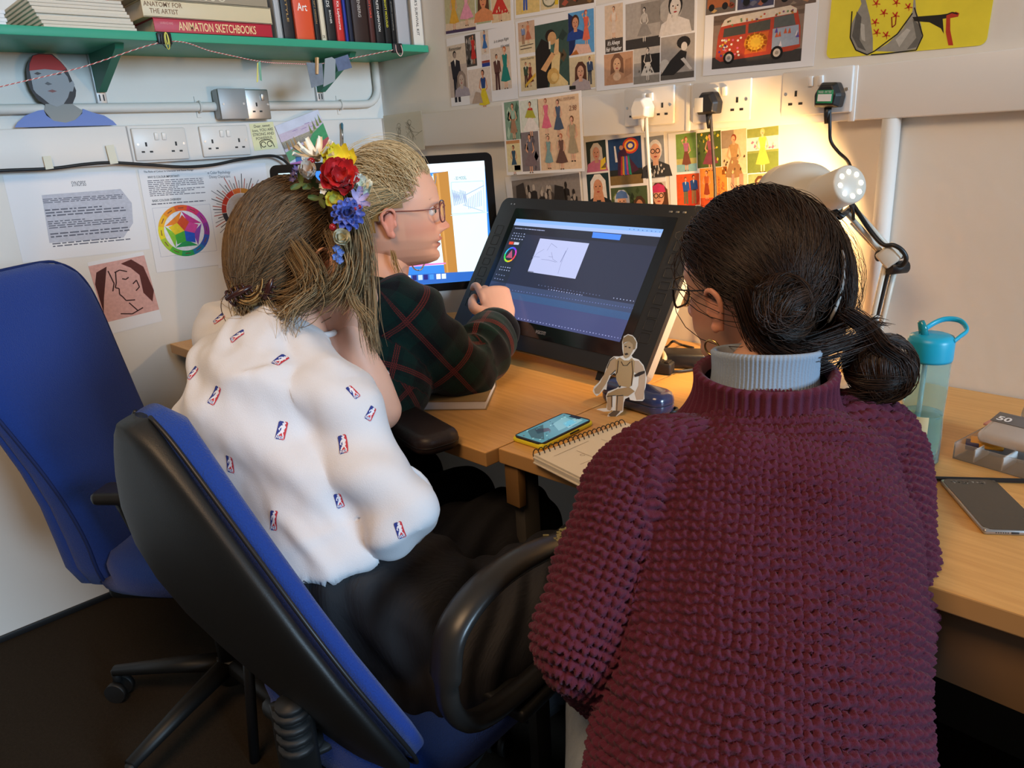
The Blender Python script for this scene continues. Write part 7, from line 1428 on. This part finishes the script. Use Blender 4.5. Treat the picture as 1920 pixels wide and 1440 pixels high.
def ribcollar(c, rx, ry, h0, h1, tilt, ribs, amp, name, m, parent, flare=.0, n=360):
    rows = 12; vs = []
    for j in range(rows+1):
        t = j/rows; z = h0+(h1-h0)*t; rr = 1+flare*(1-t)**2-.04*math.sin(t*math.pi)
        for k in range(n):
            a = 2*math.pi*k/n; e = 1+amp*math.sin(ribs*a+.6*math.sin(3*a)) ; vs.append(c+RC*(rx*rr*e*math.cos(a))+FC*(ry*rr*e*math.sin(a))+Zv*(z+tilt*math.sin(a)))
    # rolled rim back down inside
    for j, (s_, dz) in enumerate(((.96, .003), (.90, .001), (.86, -.012))):
        for k in range(n):
            a = 2*math.pi*k/n; vs.append(c+RC*(rx*s_*math.cos(a))+FC*(ry*s_*math.sin(a))+Zv*(h1+dz+tilt*math.sin(a)))
    R = rows+4; F = np.array([(j*n+k, j*n+(k+1) % n, (j+1)*n+(k+1) % n, (j+1)*n+k) for j in range(R-1) for k in range(n)]); return npmesh(name, np.array([list(x) for x in vs]), F, m, parent)
ribcollar(C_nb, .086, .084, -.040, .034, .004, 44, .028, 'ribbed_collar', knit, jumper, .30)
ribcollar(C_nb+FC*.004, .066, .066, .0, .058, -.010, 80, .010, 'blue_shirt_collar', mat('pale_denim', (.26, .32, .40), .85, bump=.3, bscale=600), Cw, .05)
dn = mat('light_denim', (.22, .25, .28), .85, bump=.4, bscale=600, var=.25, vscale=60); g = MB(); limb(g, [C_sp[0]-V((0, 0, .04)), C_sp[0]+V((0, 0, .05))], [(.172, .13), (.170, .13)], up=RC)
for h, k, a in zip(C_hip, C_kn, C_an): limb(g, [h, h.lerp(k, .5), k], (.108, .10, .075)); limb(g, [k, k.lerp(a, .4), a], (.072, .066, .058))
co, q, ed = remesh(g, .006, 4); npmesh('jeans', co, q, dn, Cw)
for a in C_an: limb(MB(), [a-FC*.045-V((0, 0, .055)), a+FC*.05-V((0, 0, .055)), a+FC*.16-V((0, 0, .062))], [(.038, .034), (.044, .034), (.038, .026)], up=tuple(RC)).build('shoe', black_m, Cw, True)
glasses(CT, black_m, Cw, .048, .042)
ec = CT @ V((.0, .106, -.066)); MB().tube([ec+(CT.to_3x3() @ V((.011*math.cos(t), .002*math.sin(t), .011*math.sin(t)))) for t in np.linspace(0, 2*math.pi, 24)[:-1]], .0014, 8, closed=True).build('hoop_earring', mat('gold', (.70, .45, .16), .25, 1), Cw, True)
# dark hair parted into two low buns
hC = hair_mat('dark_hair', '1a1110', '3a2418', .38); keepC = hairline(.48, .30, .16, -.62)
HR = np.array([.104, .085, .114])
Ci = np.linalg.inv(np.array(CT.to_3x3()))
def cdir(x, y, t): g_ = Ci @ np.array(dep(x, y, t)-CT.translation); return g_/np.linalg.norm(g_)
G1, G2 = cdir(1478, 580, .90), cdir(1628, 628, .94); n_part = np.cross(cdir(1580, 462, .93), cdir(1545, 605, .93))
if n_part @ G2 < 0: n_part = -n_part
p, f_ = cap_geo(CT, keepC, .008); npmesh('hair_base', p, f_, hC, Cw, np.tile(np.array(lin('150e0c')), (len(p), 1)))
d = dirs(14000, 81); d = d[keepC(d)][:5600]; right = (d @ n_part) > 0
Gd_ = np.where(right[:, None], G2, G1); P_ = wrap(d, Gd_, 16, .007, .013, 82, .006, .006)
strands('hair', toW(CT, P_), np.random.RandomState(8).uniform(.0004, .0008, len(P_)), hcols(len(P_), 83, '0e0908', '3a261a', d), hC, Cw)
P_ = wrap(d[:90], Gd_[:90], 14, .009, .016, 84, .010, .010); strands('flyaway_hair', toW(CT, P_), np.full(len(P_), .0003), hcols(len(P_), 85, '1a1210', '4a3424'), hC, Cw)
pp_ = [CT @ V(on_head(cdir(x, y, .93), .0185)) for x, y in ((1582, 470), (1578, 490), (1570, 520), (1562, 550), (1554, 580), (1545, 604))]; MB().tube(bez(pp_, 5), [(.0012, .0024)]*25+[.001], 6).build('parting', mat('scalp', (.42, .40, .38), .5), Cw, True)
def bun(c, rx, ry, rz, n, seed, turns, m, parent, cols, ax, ay):
    """knot of twisted bands wound over an ellipsoid"""
    rs = np.random.RandomState(seed); P_ = []; E = np.array([list(ax*rx), list(ay*ry), list(-CF*rz)]); nb = 11
    for bi in range(nb):
        nrm = rs.normal(size=3)*np.array([.8, .8, 1.0]); nrm /= np.linalg.norm(nrm); e1 = np.cross(nrm, rs.normal(size=3)); e1 /= np.linalg.norm(e1); e2 = np.cross(nrm, e1); h = rs.uniform(-.35, .35); ph = rs.rand()*6.28
        for k in range(n//nb):
            o = rs.normal()*.16; sh = rs.normal()*.10; u = np.linspace(0, rs.uniform(2.6, turns), 16)+ph+rs.normal()*.4
            hh = h+o; r_ = math.sqrt(max(.1, 1-min(hh*hh, .9)))*(1+.12*rs.rand()+.12*math.sin(bi*2.1)); q = r_*(np.cos(u)[:, None]*e1+np.sin(u)[:, None]*e2)+(hh+sh*np.sin(u*1.5))[:, None]*nrm; P_.append(q @ E+np.array(list(V(c))))
    P_ = np.array(P_); strands('hair_bun', P_, rs.uniform(.0005, .0009, len(P_)), hcols(len(P_), seed+1, *cols), m, parent); MB().ball(V(c), (1, 1, 1), 16, T=Matrix([list(ax*rx*.9), list(ay*ry*.9), list(-CF*rz*.9)]).transposed()).build('bun_core', mat('hair_core_black', '150e0c', .5), parent, True)
hk = ('120c0a', '3e281a')
bun(dep(1474, 578, .892), .030, .036, .018, 900, 87, 4.4, hC, Cw, hk, CR, CU); bun(dep(1652, 690, .925), .038, .037, .026, 1000, 89, 4.6, hC, Cw, hk, CR, CU)
lock(420, DP((1590, 590, .91), (1622, 612, .91), (1650, 650, .905), (1690, 680, .905), (1690, 720, .91), (1640, 740, .92), (1590, 735, .93)), .007, 91, Cw, hC, *hk, tip=1.3)
lock(320, DP((1520, 560, .895), (1480, 610, .885), (1440, 600, .885), (1440, 550, .89), (1490, 530, .885)), .008, 93, Cw, hC, *hk)
lock(420, DP((1400, 560, .91), (1430, 630, .91), (1500, 665, .905), (1580, 645, .91), (1630, 620, .92)), .014, 95, Cw, hC, *hk, tip=1.0)
lock(40, DP((1620, 612, .92), (1640, 600, .92), (1662, 604, .92)), .004, 97, Cw, hC, *hk, tip=2.0); lock(18, DP((1595, 640, .93), (1575, 680, .94), (1556, 712, .95)), .004, 99, Cw, hC, *hk, tip=2)
lock(120, DP((1350, 470, .97), (1335, 490, .97), (1338, 520, .96), (1360, 545, .95)), .008, 101, Cw, hC, *hk)
MB().tube([dep(1628, 625, .925)+(CU*.8+CR*.5)*(.015*math.cos(t))-CF*(.015*math.sin(t)) for t in np.linspace(0, 2*math.pi, 20)[:-1]], .004, 8, closed=True).build('hair_tie', blackr_m, Cw, True)
HR = np.array([.100, .0785, .120])
stool('stool', 'low black stool under the woman in the burgundy jumper', (C_sp[0].x, C_sp[0].y), .40)

# ------------------------------------------------------------------ office chairs
blue_m = mat('blue_fabric', (.010, .042, .24), .85, bump=.9, bscale=520, sheen=.15, var=.12, vscale=380, spec=.2)
blk = mat('chair_black', (.0075, .0078, .0078), .48, bump=.12, bscale=700); blk_s = mat('armrest_black', (.016, .015, .014), .34, var=.15, vscale=30)
def slices(rows, n=40, p=2.6):
    """loft of rounded-rectangle slices: (centre, half width vector, half depth vector)"""
    mb = MB(); vs = []
    for c, a, b in rows:
        for k in range(n):
            t = 2*math.pi*k/n; cs, sn = math.cos(t), math.sin(t); vs.append(V(c)+V(a)*(math.copysign(abs(cs)**(2/p), cs))+V(b)*(math.copysign(abs(sn)**(2/p), sn)))
    m = len(rows); return mb.add(vs, [(j*n+k, j*n+(k+1) % n, (j+1)*n+(k+1) % n, (j+1)*n+k) for j in range(m-1) for k in range(n)]+[tuple(range(n))[::-1], tuple((m-1)*n+k for k in range(n))], 0, True)
def star_base(o, hub, R, a0, seat_z):
    MB().cyl(hub+V((0, 0, .06)), hub+V((0, 0, .125)), .034, .030, 20).build('hub', blk, o, True)
    MB().tube([hub+V((0, 0, .12)), hub+V((0, 0, .24)), hub+V((0, 0, .241)), hub+V((0, 0, seat_z-.06))], [.026, .026, .015, .015], 16).build('gas_column', blk, o, True)
    for k in range(5):
        a = a0+2*math.pi*k/5; d = V((math.cos(a), math.sin(a), 0)); s = V((-d.y, d.x, 0))
        P = [hub+d*.02+V((0, 0, .105)), hub+d*R*.5+V((0, 0, .095)), hub+d*R+V((0, 0, .078))]
        lg = MB().tube(P, [(.026, .022), (.021, .018), (.015, .013)], 10, up=s).build('leg', blk, o, True)
        c = hub+d*R; cw = MB().tube([c+V((0, 0, .08)), c+V((0, 0, .045))], .010, 10)
        for t in (-1, 1): cw.cyl(c+s*(.010*t)+V((0, 0, .026)), c+s*(.024*t)+V((0, 0, .026)), .0255, n=20)
        cw.build('castor', blackr_m, lg, True)
def chair(label, hub, ang, a0, R=.30, seat_z=.47):
    F_ = V((math.cos(ang), math.sin(ang), 0)); Rr = V((F_.y, -F_.x, 0)); o = thing('office_chair', label, 'office chair', hub)
    star_base(o, V(hub), R, a0, seat_z); return o, F_, Rr
# chair 1: empty high-backed chair against the left wall
hub = V((.725, -1.10, 0)); o, F_, Rr = chair('empty high-backed blue office chair against the left wall', hub, math.radians(40), math.radians(222))
sz = .465
slices([(hub+V((0, 0, sz-.05+.001*0)), Rr*.19, F_*.20), (hub+F_*.06+V((0, 0, sz-.035)), Rr*.215, F_*.22), (hub+F_*.06+V((0, 0, sz)), Rr*.22, F_*.225), (hub+F_*.06+V((0, 0, sz+.02)), Rr*.21, F_*.215), (hub+F_*.06+V((0, 0, sz+.03)), Rr*.17, F_*.17)], p=2.8).build('seat', blue_m, o, True)
MB().box(hub+V((0, 0, sz-.068)), (.30, .30, .04), frame(F_, (0, 0, 1)), bev=.012).build('seat_pan', blk, o, True)
prof = [(.375, .09, .040, .02), (.40, .128, .052, .02), (.45, .150, .060, .015), (.52, .156, .060, .008), (.60, .162, .052, .0), (.68, .172, .045, -.004), (.76, .186, .040, -.004), (.84, .200, .036, -.002), (.92, .210, .034, .003), (.98, .208, .032, .010), (1.02, .190, .029, .016), (1.045, .155, .024, .02), (1.058, .10, .015, .022)]
def bk(z): return hub-F_*float(np.interp(z, [.37, .45, .55, .65, .75, .85, .95, 1.06], [.20, .19, .185, .20, .23, .265, .30, .34]))+V((0, 0, z))
rows = [(bk(z)+F_*x, Rr*w, F_*t) for z, w, t, x in prof]
bko = slices(rows, 56, 3.4).build('backrest', blue_m, o, True)
pts = [bk(z)+F_*(x+t*.30)+Rr*(w*1.003) for z, w, t, x in prof]; pts2 = [bk(z)+F_*(x+t*.30)-Rr*(w*1.003) for z, w, t, x in prof]
MB().tube(bez(pts+pts2[::-1], 4), .0034, 6).build('piping', mat('blue_piping', (.006, .02, .11), .8), bko, True)
# rear cushion bulge separated by a seam
rows = [(bk(z)+F_*(x-t*.75), Rr*(w*.97), F_*(t*.62)) for z, w, t, x in prof[:8]]; slices(rows, 48, 3).build('rear_cover', blue_m, o, True)
MB().tube(bez([hub-F_*.08+V((0, 0, sz-.07)), hub-F_*.22+V((0, 0, sz-.075)), hub-F_*.30+V((0, 0, sz-.02)), bk(.60)-F_*.05], 6), [(.028, .010)]*19, 10, up=Rr).build('back_support', blk, o, True)
for s in (1, -1):
    e = hub+Rr*(.25*s)+F_*.09; arm = MB().tube(bez([hub+Rr*(.15*s)+F_*.05+V((0, 0, sz-.065)), e+F_*.10+V((0, 0, sz-.05)), e+F_*.06+V((0, 0, sz+.03)), e-F_*.03+V((0, 0, sz+.10)), e-F_*.07+V((0, 0, sz+.202))], 6), [(.020, .012)]*25, 10, up=Rr).build('arm_post', blk, o, True)
    MB().box(e-F_*.0+V((0, 0, sz+.212)), (.24, .06, .026), frame(F_, (0, 0, 1)), bev=.011, seg=3).build('armrest', blk_s, o, True)
# chair 2: nearest, black-shelled chair with looped arms
hub = V((1.42, -1.04, 0)); o, F_, Rr = chair('blue office chair with a black plastic back shell and looped arms, nearest the camera', hub, math.radians(97), math.radians(40), .28, .46)
sz = .455
slices([(hub+V((0, 0, sz-.05)), Rr*.19, F_*.20), (hub+F_*.03+V((0, 0, sz-.035)), Rr*.212, F_*.22), (hub+F_*.03+V((0, 0, sz-.004)), Rr*.217, F_*.225), (hub+F_*.03+V((0, 0, sz+.012)), Rr*.205, F_*.215), (hub+F_*.03+V((0, 0, sz+.02)), Rr*.16, F_*.16)], p=3.6).build('seat', blue_m, o, True)
MB().box(hub+V((0, 0, sz-.07)), (.36, .36, .035), frame(F_, (0, 0, 1)), bev=.015).build('seat_pan', blk, o, True)
B0 = V((1.49, -1.225, .50)); B1 = V((1.41, -1.365, .968)); bd = (B1-B0).normalized(); bw = Rr.copy(); bn = bw.cross(bd).normalized()
if bn.dot(F_) < 0: bn = -bn
Lb = (B1-B0).length; WW = [(-.04, .10), (0.0, .16), (.06, .188), (.15, .208), (.28, .218), (.42, .21), (.56, .19), (.70, .155), (.82, .112), (.90, .078), (.96, .048), (1.0, .018)]
def bc_(t): return B0+bd*(Lb*t)-bn*(.030*math.sin(math.pi*min(max(t, 0), 1)))
slices([(bc_(t), bw*w, bn*.016) for t, w in WW], 56, 3).build('back_shell', blk, o, True)
slices([(bc_(t)+bn*(.030 if .02 < t < .97 else .022), bw*(w*.97), bn*(.022 if .02 < t < .97 else .014)) for t, w in WW], 56, 2.8).build('back_cushion', blue_m, o, True)
for s in (1, -1):
    P = [bc_(t)+bn*.014+bw*(w*s*1.0) for t, w in WW]; MB().tube(bez(P, 4), .0028, 6).build('edge_trim', black_m, o, True)
ps = MB(); ax0, ax1 = bc_(.12)-bn*.02, hub+V((0, 0, sz-.075))-F_*.10
for k in range(15):
    t = k/14; c = (ax0.lerp(hub-F_*.23+Rr*.02+V((0, 0, sz-.055)), t*1.0) if t < .5 else (ax0.lerp(hub-F_*.23+Rr*.02+V((0, 0, sz-.055)), .5)).lerp(ax1, (t-.5)*2)); ps.tube([c+V((0, 0, .004)), c-V((0, 0, .004))], .026 if k % 2 else .021, 14)
ps.build('ribbed_sleeve', blackr_m, o, True)
MB().tube(bez([ax1, hub-F_*.2+V((0, 0, sz-.08)), hub-F_*.23+Rr*.02+V((0, 0, sz-.055)), ax0], 6), [(.03, .008)]*19, 10, up=Rr).build('back_support', blk, o, True)
for s in (1, -1):
    e = hub+Rr*(.268*s); fz = lambda f, z, i=0: e+F_*f+V((0, 0, z))-Rr*(i*s)
    P = [fz(-.165, .655), fz(-.150, .705), fz(-.10, .733), fz(-.03, .738), fz(.06, .722), fz(.14, .690), fz(.19, .655), fz(.205, .615), fz(.185, .565, .01), fz(.13, .525, .02), fz(.05, .512, .025), fz(-.03, .518, .022), fz(-.09, .535, .015), fz(-.135, .565, .005), fz(-.162, .61)]
    Q = bez(P+[P[0]], 5)[:-1]; n = len(Q); W_ = [(.0235 if 4 < k*15/n < 0 or k*15/n < 6 else .017, .0125) for k in range(n)]
    MB().tube(Q, W_, 12, closed=True, up=Rr).build('armrest', blk_s, o, True)
    MB().box(fz(.03, .49, .05), (.12, .10, .02), frame(F_, (0, 0, 1)), bev=.006).build('arm_bracket', blk, o, True)
e = hub+Rr*.268; sc = MB(); r = random.Random(3)
for k in range(40):
    t = r.random(); p0 = e+F_*(.05+.07*t)+V((0, 0, .7365-.0105*(t*1.6)))+Rr*r.uniform(-.012, .014); sc.box(p0, (r.uniform(.003, .009), r.uniform(.002, .006), .0012), rotz(r.uniform(0, 3)))
sc.build('scuffed_patch', mat('worn_foam', (.20, .17, .06), .6, var=.5, vscale=300), o, True)
